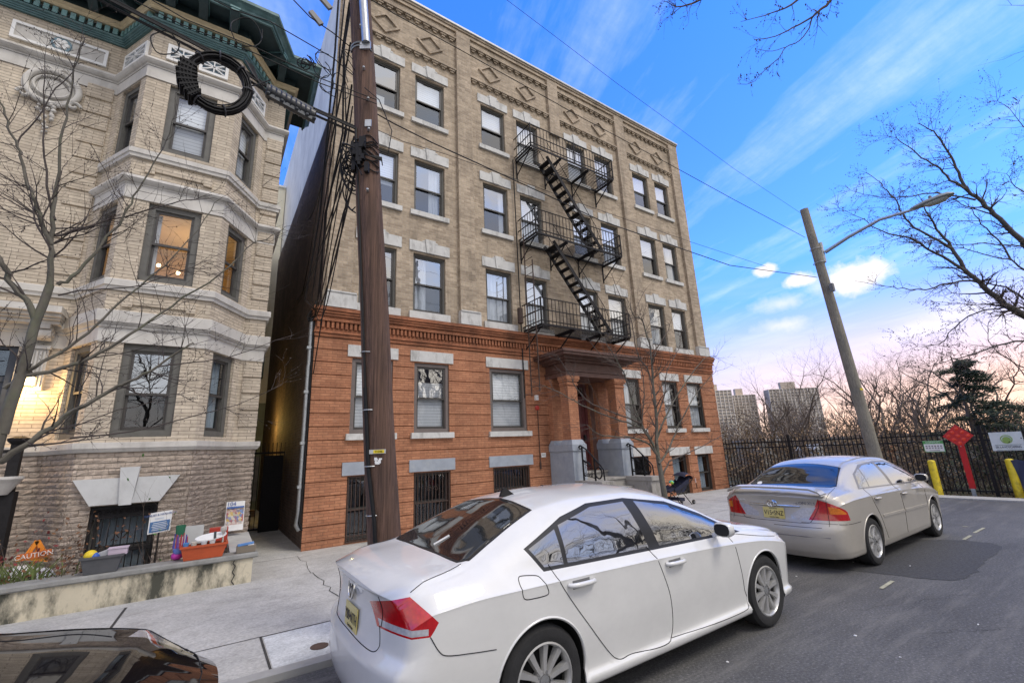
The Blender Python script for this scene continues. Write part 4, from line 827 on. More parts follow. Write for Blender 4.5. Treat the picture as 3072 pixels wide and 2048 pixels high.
rs = thing('marker_sign', 'red diamond end-of-road marker with round reflectors on red post', 'sign', (18.34,3.78,0)); redp = plain('red_sign_paint', (.52,.012,.012), .4, .1)
mb = MB(); mb.box(18.345,18.37,3.715,3.845,.21,1.42); [mb.box(18.37,18.42,y,y+.02,.21,1.42) for y in (3.715,3.825)]; mb.build('post', redp, rs); MB().box(18.346,18.361,3.735,3.825,-.03,.208).box(18.361,18.39,3.735,3.747,-.03,.208).box(18.361,18.39,3.813,3.825,-.03,.208).build('post_base', M['steel'], rs)
fx = Vector((.25,-1,0)).normalized(); ctr = Vector((18.33,3.78,1.69)); L = .235; d1 = (fx*.707+Vector((0,0,.707))); d2 = (fx*.707-Vector((0,0,.707))); nn = fx.cross(Vector((0,0,1)));  nn = -nn if nn.x > 0 else nn
MB().obox(ctr, d1*L, d2*L, nn*.004).build('sign_plate', redp, rs)
mb = MB(); [mb.lathe(ctr+d1*(L*.62*i)+d2*(L*.62*j)+nn*.004, nn, [(.048,0),(.042,.008),(.001,.012)], 14) for i in (-1,0,1) for j in (-1,0,1)]; mb.build('reflector', plain('red_reflector',(.75,.05,.02),.25,.1), rs)
MB().lathe(ctr-Vector((0,0,.30))+nn*.01, nn, [(.014,0),(.01,.01)], 8).build('bolt', M['steel'], rs)
# ================================================================ fire escape
fe = thing('fire_escape', 'black iron fire escape with three balconies zigzagging down the facade', 'fire escape', (9.4, 10.5, 5.3))
FX0, FX1, FY = 7.6, 11.33, 9.58
def platform(z, hole, rail=.78):
    pf = MB(); 
    for y in (FY, Y0-.05): pf.box(FX0,FX1,y-.015,y+.015,z-.06,z)
    for x in (FX0,FX1,8.85,10.1): pf.box(x-.015,x+.015,FY+.016,Y0-.066,z-.06,z-.003)
    p = pf.build('platform', M['iron'], fe)
    g = MB(); n = 13
    for i in range(n):
        y = FY+.04+(Y0-.14-FY)*i/(n-1)
        segs = [(FX0+.02,FX1-.02)] if not hole or not (hole[2] < y < hole[3]) else [(FX0+.02,hole[0]),(hole[1],FX1-.02)]
        for a, b in segs: g.box(a,b,y-.012,y+.012,z-.02,z-.010)
    g.build('grating', M['iron'], p)
    r = MB(); 
    for h in (rail, .40 if z > 6 else .42, .09):
        r.box(FX0,FX1,FY-.012,FY+.012,z+h-.012,z+h+.012)
        for x in (FX0,FX1): r.box(x-.012,x+.012,FY+.013,Y0,z+h-.012,z+h+.012)
    for x, y in ((FX0,FY),(FX1,FY),((FX0+FX1)/2,FY)): r.box(x-.018,x+.018,y-.018,y+.018,z-.02,z+rail+.02)
    n = 27
    for i in range(1,n): x = FX0+(FX1-FX0)*i/n; r.box(x-.007,x+.007,FY-.007,FY+.007,z,z+rail)
    for x in (FX0,FX1):
        for i in range(1,7): y = FY+(Y0-FY)*i/7; r.box(x-.007,x+.007,y-.007,y+.007,z,z+rail)
    r.build('railing', M['iron'], p)
    for x in (FX0+.05, 8.85, 10.1, FX1-.05):
        b = MB(); b.bar((x,FY+.1,z-.07),(x,Y0,z-.62),.035,.02,up=(1,0,0)); b.bar((x,Y0-.02,z-.7),(x,Y0-.02,z-.03),.035,.03,up=(1,0,0)); b.bar((x,FY,z-.09),(x,Y0,z-.09),.03,.05); b.build('bracket', M['iron'], p)
    return p
platform(5.36, None); platform(8.25, (8.1,9.2,9.68,10.2)); platform(11.29, (8.1,9.2,9.68,10.2))
def stair(x0, z0, x1, z1):
    s = MB(); ya, yb = 9.72, 10.18
    for y in (ya, yb): s.bar((x0,y,z0),(x1,y,z1),.025,.12)
    st_ = s.build('stair', M['iron'], fe); n = 13
    for i in range(n):
        f = (i+.6)/n; x = x0+(x1-x0)*f; z = z0+(z1-z0)*f; t = MB()
        for q in (-.075,-.025,.025,.075): t.box(x+q-.019,x+q+.019,ya+.014,yb-.014,z-.012,z+.012)
        t.build('tread', M['iron'], st_)
    h = MB()
    for y in (ya, yb):
        pts = [(x0+(x1-x0)*f, y, z0+(z1-z0)*f+.62-.25*(f > .97)) for f in (.02,.3,.6,.9,.99)]; h.tube(pts, .011, 5)
        for f in (.1,.5,.85): h.tube([(x0+(x1-x0)*f,y,z0+(z1-z0)*f),(x0+(x1-x0)*f,y,z0+(z1-z0)*f+.62)], .009, 4)
        for f in (.5,.85): h.tube([(x0+(x1-x0)*f+(.07-.004*t)*math.cos(t*.5)+.07,y,z0+(z1-z0)*f+.35+(.07-.004*t)*math.sin(t*.5)) for t in range(14)], .007, 4)
    h.build('handrail', M['iron'], st_)
stair(8.35, 11.22, 10.55, 8.30); stair(8.38, 8.18, 10.6, 5.40)
ld = MB()
for y in (9.62, 10.0): ld.bar((7.42,y,3.3 if y > 9.7 else 3.4),(7.42,y,8.3 if y > 9.7 else 7.3),.035,.02)
for i in range(18): ld.tube([(7.42,9.62,3.55+.24*i),(7.42,10.0,3.55+.24*i)],.009,5)
ld.build('ladder', M['rust'], fe)
MB().tube([(7.47,10.42,3.3),(7.47,10.42,11.2)],.018,6).tube([(7.5,10.3,11.0),(7.5,10.25,10.5),(7.55,10.3,10.3)],.012,5).tube([(7.37,10.3,6.0),(7.37,10.3,6.3)],.008,4).build('guide_rod', M['iron'], fe)
MB().lathe((7.37,10.3,5.5),(0,0,1),[(.02,0),(.085,.01),(.085,.47),(.02,.5)],12).build('counterweight', M['rust'], fe)
# ================================================================ trees
def limb(mb, pts, r0, r1, k=6, sub=3, jit=0, rg=None):
    P = [Vector(p) for p in pts]; out = []
    for i in range(len(P)-1):
        p0, p1, p2, p3 = P[max(i-1,0)], P[i], P[i+1], P[min(i+2,len(P)-1)]
        for s in range(sub):
            t = s/sub; out.append(.5*((2*p1)+(p2-p0)*t+(2*p0-5*p1+4*p2-p3)*t*t+(3*p1-p0-3*p2+p3)*t**3))
    out.append(P[-1]); n = len(out)
    if rg: out = [q+Vector((rg.uniform(-jit,jit),rg.uniform(-jit,jit),rg.uniform(-jit,jit))) if 0 < i < n-1 else q for i,q in enumerate(out)]
    rad = [r0+(r1-r0)*(i/(n-1))**.8 for i in range(n)]; mb.tube(out, rad, k, cap=False)
    return out, rad
def twig(mb, rg, p, d, ln, r, lv, up=.12, bud=None, spread=.9, kids=(3,5), dens=1):
    n = max(3, int(4+ln*2)); pts = [Vector(p)]; d = Vector(d).normalized(); st = ln/n
    for i in range(n):
        d = (d+Vector((rg.gauss(0,.13),rg.gauss(0,.13),rg.gauss(0,.10)+up*.35))).normalized(); pts.append(pts[-1]+d*st)
    mb.tube(pts, [r*(1-.8*i/n) for i in range(n+1)], 3 if r < .012 else 5, cap=False)
    if bud is not None and lv == 0:
        for q in pts[1:]:
            if rg.random() < .6: bud.append((q, rg.uniform(.6,1.2)))
    if lv > 0:
        for c in range(rg.randint(*kids)):
            i = rg.randint(1, n); dd = (pts[i]-pts[i-1]).normalized(); o = Vector((rg.gauss(0,1),rg.gauss(0,1),rg.gauss(0,.7))); o = (o-dd*o.dot(dd)).normalized()
            twig(mb, rg, pts[i], dd+o*spread*rg.uniform(.5,1.1), ln*rg.uniform(.38,.66), max(r*.55*(1-.5*i/n),.002), lv-1, up, bud, spread, kids)
def side_twigs(mb, rg, out, rad, n, ln, lv, f0=.15, up=.12, bud=None, flat=None, rmin=.003, spread=.9):
    for c in range(n):
        i = min(len(out)-1, max(1, int(len(out)*rg.uniform(f0,1)))); dd = (out[i]-out[i-1]).normalized(); o = Vector((rg.gauss(0,1),rg.gauss(0,.5 if flat else 1),rg.gauss(0,.8))); o = (o-dd*o.dot(dd)).normalized()
        twig(mb, rg, out[i], dd*.7+o*rg.uniform(.6,1.2), ln*rg.uniform(.5,1.2), max(rad[i]*.45,rmin), lv, up, bud, spread)
def buds(mb, lst, rg, s=.012):
    for q, w in lst:
        a = Vector((rg.gauss(0,1),rg.gauss(0,1),rg.gauss(0,1))).normalized(); b = a.orthogonal().normalized(); s2 = s*w; mb.quad(q+a*s2, q+b*s2*.6, q-a*s2, q-b*s2*.6)
bark = plain('grey_green_bark', (.115,.105,.085), .9, .3, 5, bmp=.6, sc3=(2,2,.6), dirt=((.14,.16,.09),5,.5)); bark2 = plain('dark_twig_bark', (.115,.085,.068), .9, .3, 12)
barkb = plain('brown_grey_bark', (.15,.12,.095), .9, .3, 6, bmp=.5)
# street tree at the left edge
lt_ = thing('street_tree', 'bare young street tree spreading its limbs across the cream row house', 'tree', (-1.4, 5.4, 0))
def L2(pts, Y=5.3, dy=0): n = len(pts); return [at(x/2.24, 600+y/2.24, Y+dy*i/(n-1)) for i,(x,y) in enumerate(pts)]
def L1(pts, Y=5.3, dy=0): n = len(pts); return [at(x/2.24, y/2.24, Y+dy*i/(n-1)) for i,(x,y) in enumerate(pts)]
tr = MB(); tg = MB(); rg = random.Random(11); bd_ = []
P0 = L2([(-40,1700),(10,1568),(60,1400),(130,1200),(190,1000),(235,830),(290,700),(335,570)]); P0.insert(0, Vector((P0[0].x-.02,5.3,-.1)))
tr_o = limb(tr, P0, .050, .030, 9, 3)
for pts, r0, r1, Y, dy, nt_, ln in (
    (L2([(335,570),(345,400),(350,250),(368,50)])+L1([(375,1250),(410,950),(455,700),(500,480),(570,265)]), .045,.006,5.3,0,9,.5),
    (L2([(240,820),(165,670),(80,560),(25,460),(-30,360)]), .045,.03,5.3,0,3,.5),
    (L2([(345,300),(300,180),(260,90),(235,0)])+L1([(190,1250),(140,1050),(118,960),(60,860),(10,720),(-20,600)]), .035,.01,5.3,0,7,.5),
    (L1([(118,960),(240,800),(380,600),(490,480),(540,330),(570,262)]), .012,.004,5.3,0,3,.3),
    (L1([(370,1480),(320,1250),(290,950),(290,700),(300,450)]), .022,.005,5.3,0,6,.4),
    (L1([(500,480),(430,330),(345,250)]), .008,.003,5.3,0,2,.2),
    (L2([(30,1265),(120,1190),(300,1080),(520,950),(700,790),(860,640),(1100,440),(1330,200),(1440,20)], 5.3), .032,.005,5.3,0,10,.45),
    (L2([(150,1180),(340,1150),(600,1060),(800,950),(1000,820),(1230,660),(1480,500),(1660,320),(1830,240),(1915,178)]), .034,.004,5.3,0,12,.5),
    (L2([(0,1760),(140,1660),(290,1568),(440,1450),(640,1340),(780,1255),(920,1200),(1060,1120),(1210,1010),(1300,960)]), .046,.010,5.3,0,10,.5),
    (L2([(1060,1120),(1300,1090),(1540,1050),(1780,970),(1975,905)]), .012,.003,5.3,0,5,.25),
    (L2([(290,1568),(440,1400+130),(700,1450),(1000,1350),(1200,1300)]), .012,.003,5.3,0,5,.3),
    (L2([(470,1600),(900,1560),(1350,1440),(1600,1370),(1895,1240)]), .014,.003,5.3,0,5,.3),
    (L2([(385,570),(490,520),(620,370),(760,210),(850,80)])+L1([(900,1330),(1000,1150),(1100,1000),(1150,850),(1190,755)]), .028,.004,5.3,0,9,.4),
    (L2([(375,240),(560,185),(830,110),(1150,20)])+L1([(1300,1340),(1440,1330)]), .020,.003,5.3,0,8,.35),
    (L2([(390,640),(600,600),(950,570),(1200,480),(1420,400)]), .014,.003,5.3,0,7,.35),
    (L2([(350,230),(230,160),(60,80),(-30,20)]), .014,.006,5.3,0,5,.35),
    (L1([(600,960),(700,1150),(800,1350),(840,1410)]), .006,.004,5.3,0,3,.25),
    (L2([(130,1130),(90,1020),(20,970),(-20,900)]), .012,.006,5.3,0,3,.3)):
    r0 *= .58; r1 = max(r1*.7,.0028); o, rd = limb(tr if r0 > .013 else tg, pts, r0, r1, 6, 3, .012, rg); side_twigs(tg, rg, o, rd, int(nt_*2.3), ln*1.2, 1, .1, .15, bd_, flat=1, rmin=.0028)
tr.build('trunk', bark, lt_, smooth=60, uv=False, fix=False); buds(tg, bd_, rg, .009); tg.build('crown', plain('grey_twig_bark',(.062,.050,.046),.9,.3,9), lt_, uv=False, fix=False)
# sapling in front of the portico
def L7(pts, Y=5.6): return [at(1500+x/2.613, 950+y/2.613, Y+.02*i) for i,(x,y) in enumerate(pts)]
def L6(pts, Y=5.6): return [at(1400+x/2.24, 350+y/2.24, Y) for x,y in pts]
sp_ = thing('street_tree', 'slender bare sapling on the sidewalk before the portico', 'tree', (7.05, 5.6, 0)); tr = MB(); tg = MB(); rg = random.Random(21); bd_ = []
pp = L7([(1293,1420),(1265,1250),(1240,1110),(1228,1000)]); pp.insert(0, Vector((pp[0].x+.03,5.6,-.05))); limb(tr, pp, .062, .036, 8)
for pts, r0, r1, n, ln in (
    (L7([(1228,1000),(1225,800),(1200,550),(1190,400),(1180,250),(1140,110),(1110,20)])+L6([(1115,1330),(1100,1250)]), .028,.004,16,.6),
    (L7([(1240,1110),(1170,1000),(1040,945),(900,940),(780,920),(680,845)]), .018,.003,8,.5),
    (L7([(1230,1080),(1150,900),(1000,830),(850,780),(640,690),(480,600),(345,540)]), .018,.003,10,.5),
    (L7([(1205,1010),(1100,830),(1050,700),(985,480),(930,370),(880,290),(720,10)]), .022,.003,14,.5),
    (L7([(1100,830),(940,770),(720,680),(600,560),(540,440),(450,300)]), .013,.003,8,.45),
    (L7([(930,370),(800,310),(690,165)]), .008,.003,4,.35),
    (L7([(1245,1150),(1330,1020),(1400,850),(1480,700),(1570,560),(1690,430)]), .018,.003,10,.5),
    (L7([(1280,1230),(1330,1130),(1420,1090),(1560,1030),(1700,950),(1829,880)]), .015,.003,5,.4),
    (L7([(1228,960),(1290,800),(1400,600),(1500,450),(1600,330),(1700,305)]), .018,.003,12,.5),
    (L7([(1200,550),(1150,400),(1080,300),(1050,150),(1020,0)])+L6([(1020,1180),(975,1060)]), .014,.003,9,.5),
    (L7([(1225,800),(1290,600),(1310,420),(1400,250),(1420,120)]), .014,.003,10,.5),
    (L7([(1190,400),(1230,250),(1330,60)])+L6([(1080,1480),(1190,1180)]), .009,.003,6,.4),
    (L7([(1110,840),(1130,600),(1110,420),(1080,300)]), .011,.003,7,.45)):
    r0 *= 1.25; r1 *= 1.6; o, rd = limb(tr if r0 > .02 else tg, pts, r0, r1, 6, 3, .01, rg); side_twigs(tg, rg, o, rd, int(n*2.6), ln*.95, 1, .10, .2, bd_, rmin=.0045)
tr.build('trunk', bark, sp_, smooth=60, uv=False, fix=False); buds(tg, bd_, rg, .008); tg.build('crown', plain('brown_twig_bark',(.10,.078,.065),.9,.3,9), sp_, uv=False, fix=False)
# large tree leaning in from the right
def LR(pts, D=17, dd=0): n = len(pts); return [atd(2350+x/2.24, 450+y/2.24, D+dd*i/max(1,n-1)) for i,(x,y) in enumerate(pts)]
bt = thing('park_tree', 'large leaning bare tree with thick lichened limbs beyond the lamp head', 'tree', (22, .5, 0)); tr = MB(); tg = MB(); rg = random.Random(31); bd_ = []
gb = LR([(1900,1330)])[0]; gp = Vector((gb.x+.6, gb.y-.6, -.1))
limb(tr, [gp, gp+Vector((-.1,.1,1.2)), LR([(2050,1480)])[0], gb], .34, .26, 10); limb(tr, [gp+Vector((0,0,1)), LR([(2150,1150)])[0], LR([(1950,900)])[0], LR([(1740,740)])[0], LR([(1617,620)])[0]], .26, .13, 9)
for pts, r0, r1, n, ln in (
    (LR([(1900,1330),(1760,1200),(1617,1110),(1520,1060),(1420,985),(1320,890),(1220,800),(1130,650),(1060,570),(980,450),(930,330)]), .22,.02,26,1.1),
    (LR([(1617,620),(1530,550),(1420,430),(1330,350),(1230,265),(1180,150),(1130,50),(1060,-60),(980,-140),(900,-180)]), .13,.015,24,1.1),
    (LR([(1230,265),(1120,200),(1050,120),(960,70),(870,0),(790,-60),(700,-95)]), .06,.01,16,.9),
    (LR([(1290,335),(1130,305),(980,290),(870,310),(740,320),(600,310),(450,270)]), .045,.008,16,.8),
    (LR([(1225,815),(1110,740),(980,670),(890,610),(760,570),(620,530),(540,460),(370,390)]), .075,.008,24,.9),
    (LR([(1130,660),(1000,590),(880,520),(800,430),(760,350),(700,280),(630,200),(550,150)]), .065,.008,20,.9),
    (LR([(1340,890),(1220,880),(1090,900),(960,935),(800,930),(700,915),(480,880)]), .06,.008,20,.8),
    (LR([(1700,1060),(1480,1060),(1300,1090),(1150,1190),(1050,1300),(900,1320)]), .05,.01,20,.9),
    (LR([(1750,1250),(1617,1280),(1430,1310),(1250,1380),(1090,1420),(950,1470)]), .06,.01,22,.9),
    (LR([(1750,900),(1617,805),(1530,740),(1430,720),(1250,670),(1130,650),(900,620)]), .05,.008,18,.8),
    (LR([(1750,680),(1617,650),(1350,625),(1150,640),(950,620)]), .045,.008,16,.8),
    (LR([(1700,1120),(1560,1080),(1440,1030),(1300,1040),(1000,1020)]), .04,.008,16,.9),
    (LR([(1530,740),(1440,600),(1330,500),(1270,400),(1210,340)]), .045,.01,14,.8),
    (LR([(1500,540),(1400,480),(1180,480),(1000,470)]), .03,.006,14,.7),
    (LR([(1760,1000),(1640,1010),(1540,940),(1400,900),(1340,890)]), .05,.03,8,.8),
    (LR([(1700,1500),(1500,1400),(1380,1280),(1380,1150)]), .035,.008,14,.8),
    (LR([(1760,400),(1640,300),(1560,240),(1500,160)]), .04,.01,12,.9),
    (LR([(1760,-60),(1640,-130),(1560,-230),(1440,-330)]), .03,.006,14,1.0)):
    r0 *= .8; r1 *= .8; o, rd = limb(tr if r0 > .034 else tg, pts, r0, r1, 7, 3, .03, rg); side_twigs(tg, rg, o, rd, int(n*1.25), ln*.9, 2 if ln > .85 else 1, .12, .06, bd_, rmin=.009)
tr.build('trunk', plain('lichen_bark',(.115,.105,.095),.9,.35,8,bmp=.6,dirt=((.15,.17,.16),6,.6)), bt, smooth=60, uv=False, fix=False); buds(tg, bd_, rg, .03); tg.build('crown', bark2, bt, uv=False, fix=False)
# overhanging branch: a tree across the street whose twigs dip into the top of the picture
def L4(pts, D=7.0): return [atd(2000+x/1.96, y/1.96, D) for x,y in pts]
ot = thing('street_tree', 'bare branch tips with a few dead leaves hanging high over the street', 'tree', (10.5, -3.2, 0)); tr = MB(); tg = MB(); rg = random.Random(41); bd_ = []
hub = L4([(1350,-900)])[0]; limb(tr, [Vector((10.5,-3.2,-.1)), Vector((10.4,-3.1,3)), Vector((10.1,-2.6,6.2)), hub+Vector((.3,-.5,.8)), hub], .28, .05, 9)
for pts, r0, r1, n, ln in ((L4([(1350,-900),(1100,-250),(965,0),(900,60),(855,100),(740,165),(640,215),(515,235)]),.035,.004,12,.35),(L4([(855,100),(840,165),(780,240),(700,280),(660,340),(560,430),(500,490),(415,495)]),.011,.003,12,.22),
    (L4([(1350,-900),(950,-180),(770,0),(690,50),(580,90),(435,130)]),.03,.003,9,.25),(L4([(700,280),(620,300),(530,290)]),.006,.003,3,.15),(L4([(1350,-900),(600,-300),(260,-40),(150,20),(60,40),(-10,10)]),.035,.004,22,.3),(L4([(1350,-900),(1010,-120),(965,30),(950,90)]),.01,.003,6,.2)):
    o, rd = limb(tg, pts, r0, r1, 5, 3, .006, rg); side_twigs(tg, rg, o, rd, n, ln, 1, .45, -.05, bd_)
tr.build('trunk', barkb, ot, smooth=60, uv=False, fix=False); buds(tg, bd_, rg, .02); tg.build('crown', bark2, ot, uv=False, fix=False)
# generic bare trees
def bare_tree(seed, h, spread, lv=3, forks=4, bark_=barkb, tw=bark2, tn='trunk'):
    rg = random.Random(seed); t = bpy.data.objects.new('park_tree', None); COL.objects.link(t); ORG[t.name] = Vector((0,0,0)); tr = MB(); tg = MB()
    trunk = [Vector((0,0,-.1)), Vector((rg.uniform(-.15,.15),rg.uniform(-.15,.15),h*.16)), Vector((rg.uniform(-.3,.3),rg.uniform(-.3,.3),h*.33))]
    o, rd = limb(tr, trunk, h*.021, h*.015, 8, 3)
    for f in range(forks):
        a = f*6.283/forks+rg.uniform(-.5,.5); s = spread*rg.uniform(.6,1.1); b = o[-1-min(f,3)]
        pts = [b, b+Vector((math.cos(a)*s*.3,math.sin(a)*s*.3,h*.2)), b+Vector((math.cos(a+.3)*s*.65,math.sin(a+.3)*s*.65,h*rg.uniform(.32,.45))), b+Vector((math.cos(a+.1)*s,math.sin(a+.1)*s,h*rg.uniform(.42,.68)))]
        oo, rr = limb(tr, pts, h*.011, h*.002, 6, 3, h*.012, rg); side_twigs(tg, rg, oo, rr, 17, h*.22, lv-1, .12, .22, None, rmin=h*.0012)
    tr.build('trunk', bark_, t, smooth=60, uv=False, fix=False); tg.build('crown', tw, t, uv=False, fix=False); return t
protos = [bare_tree(101,7,2.2), bare_tree(102,7,2.8,forks=5), bare_tree(103,6,1.4,forks=4), bare_tree(104,7,3.2,forks=6)]
tl = [(0,20.6,9.6,.58,'thin bare tree close behind the fence in front of the grey tower'),(1,27,18,.55,'bare tree hiding the foot of the pale gridded tower'),(3,29,14.2,.78,'bushy bare tree between grey tower and wooden lamp pole'),(1,26.5,11.4,.88,'dense bare tree right behind the wooden lamp pole'),
      (3,27.5,8.3,.9,'spreading bare tree between lamp pole and red marker'),(2,33,21,.55,'slim bare tree beside the sunlit tower edge'),(0,36,12,.95,'tallest of the far bare trees past the lamp pole'),(1,36,8.5,1.0,'far bare tree behind the compost sign'),(3,31,5.2,.95,'far bare tree behind the red marker'),(2,24.3,6.4,.8,'slim bare tree behind the compost sign'),(0,34,2.8,1.0,'far bare tree behind the white banner'),(1,40,17,.7,'far bare tree below the clouds beside the grey tower')]
for i, (k, x, y, s, lb) in enumerate(tl):
    first = not any(t[0] == k for t in tl[:i]); o = protos[k] if first else copy_tree(protos[k]); o.location = (x,y,-.05); o.rotation_euler = (0,0,i*1.7); o.scale = (s,s,s); tag(o, lb, 'tree', 'bare trees in the park beyond the fence')
# trees and a house row across the street, seen mirrored in the window panes
for i, (x, y, s) in enumerate(((1,-9,1.5),(7.5,-8,1.8),(14.5,-8.5,1.8),(-7,-10,1.5),(20.5,-7.5,1.7),(11,-4.8,1.5),(17.5,-4.8,1.5),(26,-7,1.6),(31,-10,1.7),(-13,-9,1.6))):
    o = copy_tree(protos[i%4]); o.location = (x,y,-.05); o.rotation_euler = (0,0,i*2.1); o.scale = (s,s,s); tag(o, 'bare tree across the street, mirrored in window glass', 'tree', 'bare trees across the street')
# brown thicket along the fence, evergreen
def shrub(seed, h, w, leafm, nl):
    rg = random.Random(seed); t = bpy.data.objects.new('shrub', None); COL.objects.link(t); ORG[t.name] = Vector((0,0,0)); st = MB(); lf = MB()
    for k in range(46):
        a = rg.uniform(0,6.28); b = []; twig(st, rg, (rg.uniform(-w,w)*.6,rg.uniform(-w,w)*.4,-.05), (math.cos(a)*.7,math.sin(a)*.7,1.0), h*rg.uniform(.6,1.05), .010, 2, .0, b, .9, (3,4))
        for q, s in b:
            if rg.random() < nl:
                u = Vector((rg.gauss(0,1),rg.gauss(0,1),rg.gauss(0,1))).normalized(); v = u.orthogonal().normalized(); s *= .045; lf.quad(q+u*s,q+v*s*.6,q-u*s,q-v*s*.6)
    st.build('stem', bark2, t, uv=False, fix=False); lf.build('foliage', leafm, t, uv=False, fix=False); return t
dead = plain('dead_leaves', (.24,.165,.09), .9, .5, 6); ever = plain('dark_evergreen_leaves', (.03,.05,.018), .8, .5, 6)
sh = [shrub(201,1.7,.9,dead,.5), shrub(202,1.9,1.0,ever,.9)]
sl = [(0,18.5,10.2,1,'brown thicket against the corner of the brick house'),(0,19.1,9.0,1.1,'brown thicket behind the first bay of the fence'),(0,19.6,7.6,.9,'brown thicket behind the fence, white heap beyond it'),(0,21.5,12,1.25,'tall tan thicket below the pale gridded tower'),(0,24,14,1.3,'tall tan thicket beside the white shed'),(0,19.4,6.1,.9,'brown thicket behind the fence beside the orange bin'),(0,20.5,5.0,1.0,'brown thicket behind the compost sign'),(1,20.0,3.4,1.0,'dark green shrub behind the red marker'),(1,20.3,2.2,1.0,'dark green shrub behind the white banner'),(1,20.9,1.0,1.2,'dark green shrub behind the tarpaulin'),(1,21.8,4.2,.9,'dark green shrub between compost sign and evergreen tree'),(0,23.5,7.5,1.1,'tan thicket farther back between the two signs'),(0,22.5,9.8,1.1,'tan thicket behind the thin bare tree'),(0,23,11.2,1.35,'tall tan thicket under the dense bare tree'),(0,26,9.0,1.5,'tallest tan thicket past the orange bin'),(0,26,6.6,1.4,'tall tan thicket past the compost sign'),(0,21.2,7.0,1.2,'tan thicket in the second row behind the lamp pole'),(0,27,4.0,1.4,'tall tan thicket past the evergreen tree'),(0,23,16.5,1.3,'tan thicket close to the brick house, towers above it')]
for i, (k, x, y, s, lb) in enumerate(sl):
    first = not any(t[0] == k for t in sl[:i]); o = sh[k] if first else copy_tree(sh[k]); o.location = (x,y,-.05); o.rotation_euler = (0,0,i*1.3); o.scale = (s,s,s*(.9+.03*(i%4))); tag(o, lb, 'shrub', 'shrubs behind the iron fence')
ev = thing('evergreen_tree', 'dark spreading evergreen behind the red marker and the banner', 'tree', (25.5,4.75,0)); st = MB(); lf = MB(); rg = random.Random(77); limb(st, [(25.5,4.75,-.1),(25.45,4.75,2.2),(25.5,4.8,4.9)], .13, .02, 7)
for k in range(46):
    z = .6+4.1*(k/46); a = rg.uniform(0,6.28); ln = (2.7-.46*z)*rg.uniform(.7,1.15); d = Vector((math.cos(a),math.sin(a),.18)); pts = [Vector((25.5,4.75,z))+d*ln*f+Vector((0,0,-.25*ln*f*f)) for f in (0,.25,.5,.75,1)]
    o, rd = limb(st, pts, .022, .004, 4, 2)
    for i, q in enumerate(o[2:]):
        for c in range(30):
            p = q+Vector((rg.gauss(0,.12),rg.gauss(0,.12),rg.gauss(-.03,.06))); u = (d+Vector((rg.gauss(0,.6),rg.gauss(0,.6),rg.gauss(0,.3)))).normalized()*rg.uniform(.06,.14); v = u.orthogonal().normalized()*.020; lf.quad(p-u,p+v,p+u,p-v)
st.build('trunk', barkb, ev, smooth=60, uv=False, fix=False); lf.build('crown', plain('conifer_needles',(.028,.045,.02),.8,.5,5), ev, uv=False, fix=False)
# far belt of winter woodland closing the view
wm = MB(); rg = random.Random(88)
for k in range(24000):
    y = rg.uniform(-25,60); x = 58+rg.uniform(-7,9)+.15*abs(y-10); z = rg.uniform(-.1,1)*(4.3+1.3*math.sin(y*.5)+.8*math.sin(y*1.7))
    if z < 0: z = -z*.4
    d = Vector((rg.gauss(0,.4),rg.gauss(0,.6),1)).normalized()*rg.uniform(.25,.8); s = Vector((rg.gauss(0,.3),1,0)).normalized()*rg.uniform(.015,.06); p = Vector((x,y,z)); wm.quad(p-s,p+s,p+d+s*.3,p+d-s*.3)
tag(wm.build('woodland', plain('winter_thicket',(.20,.135,.085),.95,.5,.4), uv=False, fix=False), 'brown belt of leafless woodland far beyond the park', 'woodland', kind='stuff')
# ground litter and grass by the fence, garden plants
lm = MB(); rg = random.Random(6)
for k in range(5200):
    q = fp(rg.uniform(-.2,11.5), rg.uniform(-1.1,.5)); x, y = q.x, q.y; u = Vector((rg.gauss(0,1),rg.gauss(0,1),rg.gauss(0,.35))).normalized()*rg.uniform(.02,.05); v = u.cross(Vector((0,0,1))).normalized()*.018; p = Vector((x,y,(.055 if x < 17.9 else -.03)+rg.uniform(0,.05))); lm.quad(p-u,p+v,p+u,p-v)
tag(lm.build('leaf_litter', plain('leaf_litter',(.10,.062,.035),.95,.5,8), uv=False, fix=False), 'brown dead leaves drifted along the foot of the fence', 'leaves', kind='stuff')
gm = MB()
for k in range(5000):
    x = rg.uniform(19,27); y = rg.uniform(.5,9); p = Vector((x,y,-.06)); h = rg.uniform(.05,.13); a = rg.uniform(0,6.28); gm.quad(p+Vector((.012,0,0)),p-Vector((.012,0,0)),p+Vector((math.cos(a)*.04,math.sin(a)*.04,h)))
tag(gm.build('grass', plain('lawn_grass',(.06,.10,.02),.9,.4,5), uv=False, fix=False), 'patchy green lawn beyond the iron fence', 'grass', kind='stuff')
def garden(name, lb, px, Y, n, h, w, m, cat, sp=.5, sz=.03, dens=.6):
    p0 = at(*c8(*px), Y); t = thing(name, lb, cat, (p0.x,Y,.06)); rg = random.Random(len(lb)); st = MB(); lf = MB()
    for k in range(n):
        a = rg.uniform(0,6.28); b = []; twig(st, rg, (p0.x+rg.uniform(-w,w),Y+rg.uniform(-.12,.12),.06), (math.cos(a)*sp,math.sin(a)*sp,1), h*rg.uniform(.6,1.1), .006, 1, 0, b, .8, (2,4))
        for q, s in b:
            if rg.random() < dens: u = Vector((rg.gauss(0,1),rg.gauss(0,1),rg.gauss(0,1))).normalized(); v = u.orthogonal().normalized(); s *= sz; lf.quad(q+u*s,q+v*s*.6,q-u*s,q-v*s*.6)
    st.build('stem', bark2, t, uv=False, fix=False); lf.build('foliage', m, t, uv=False, fix=False)
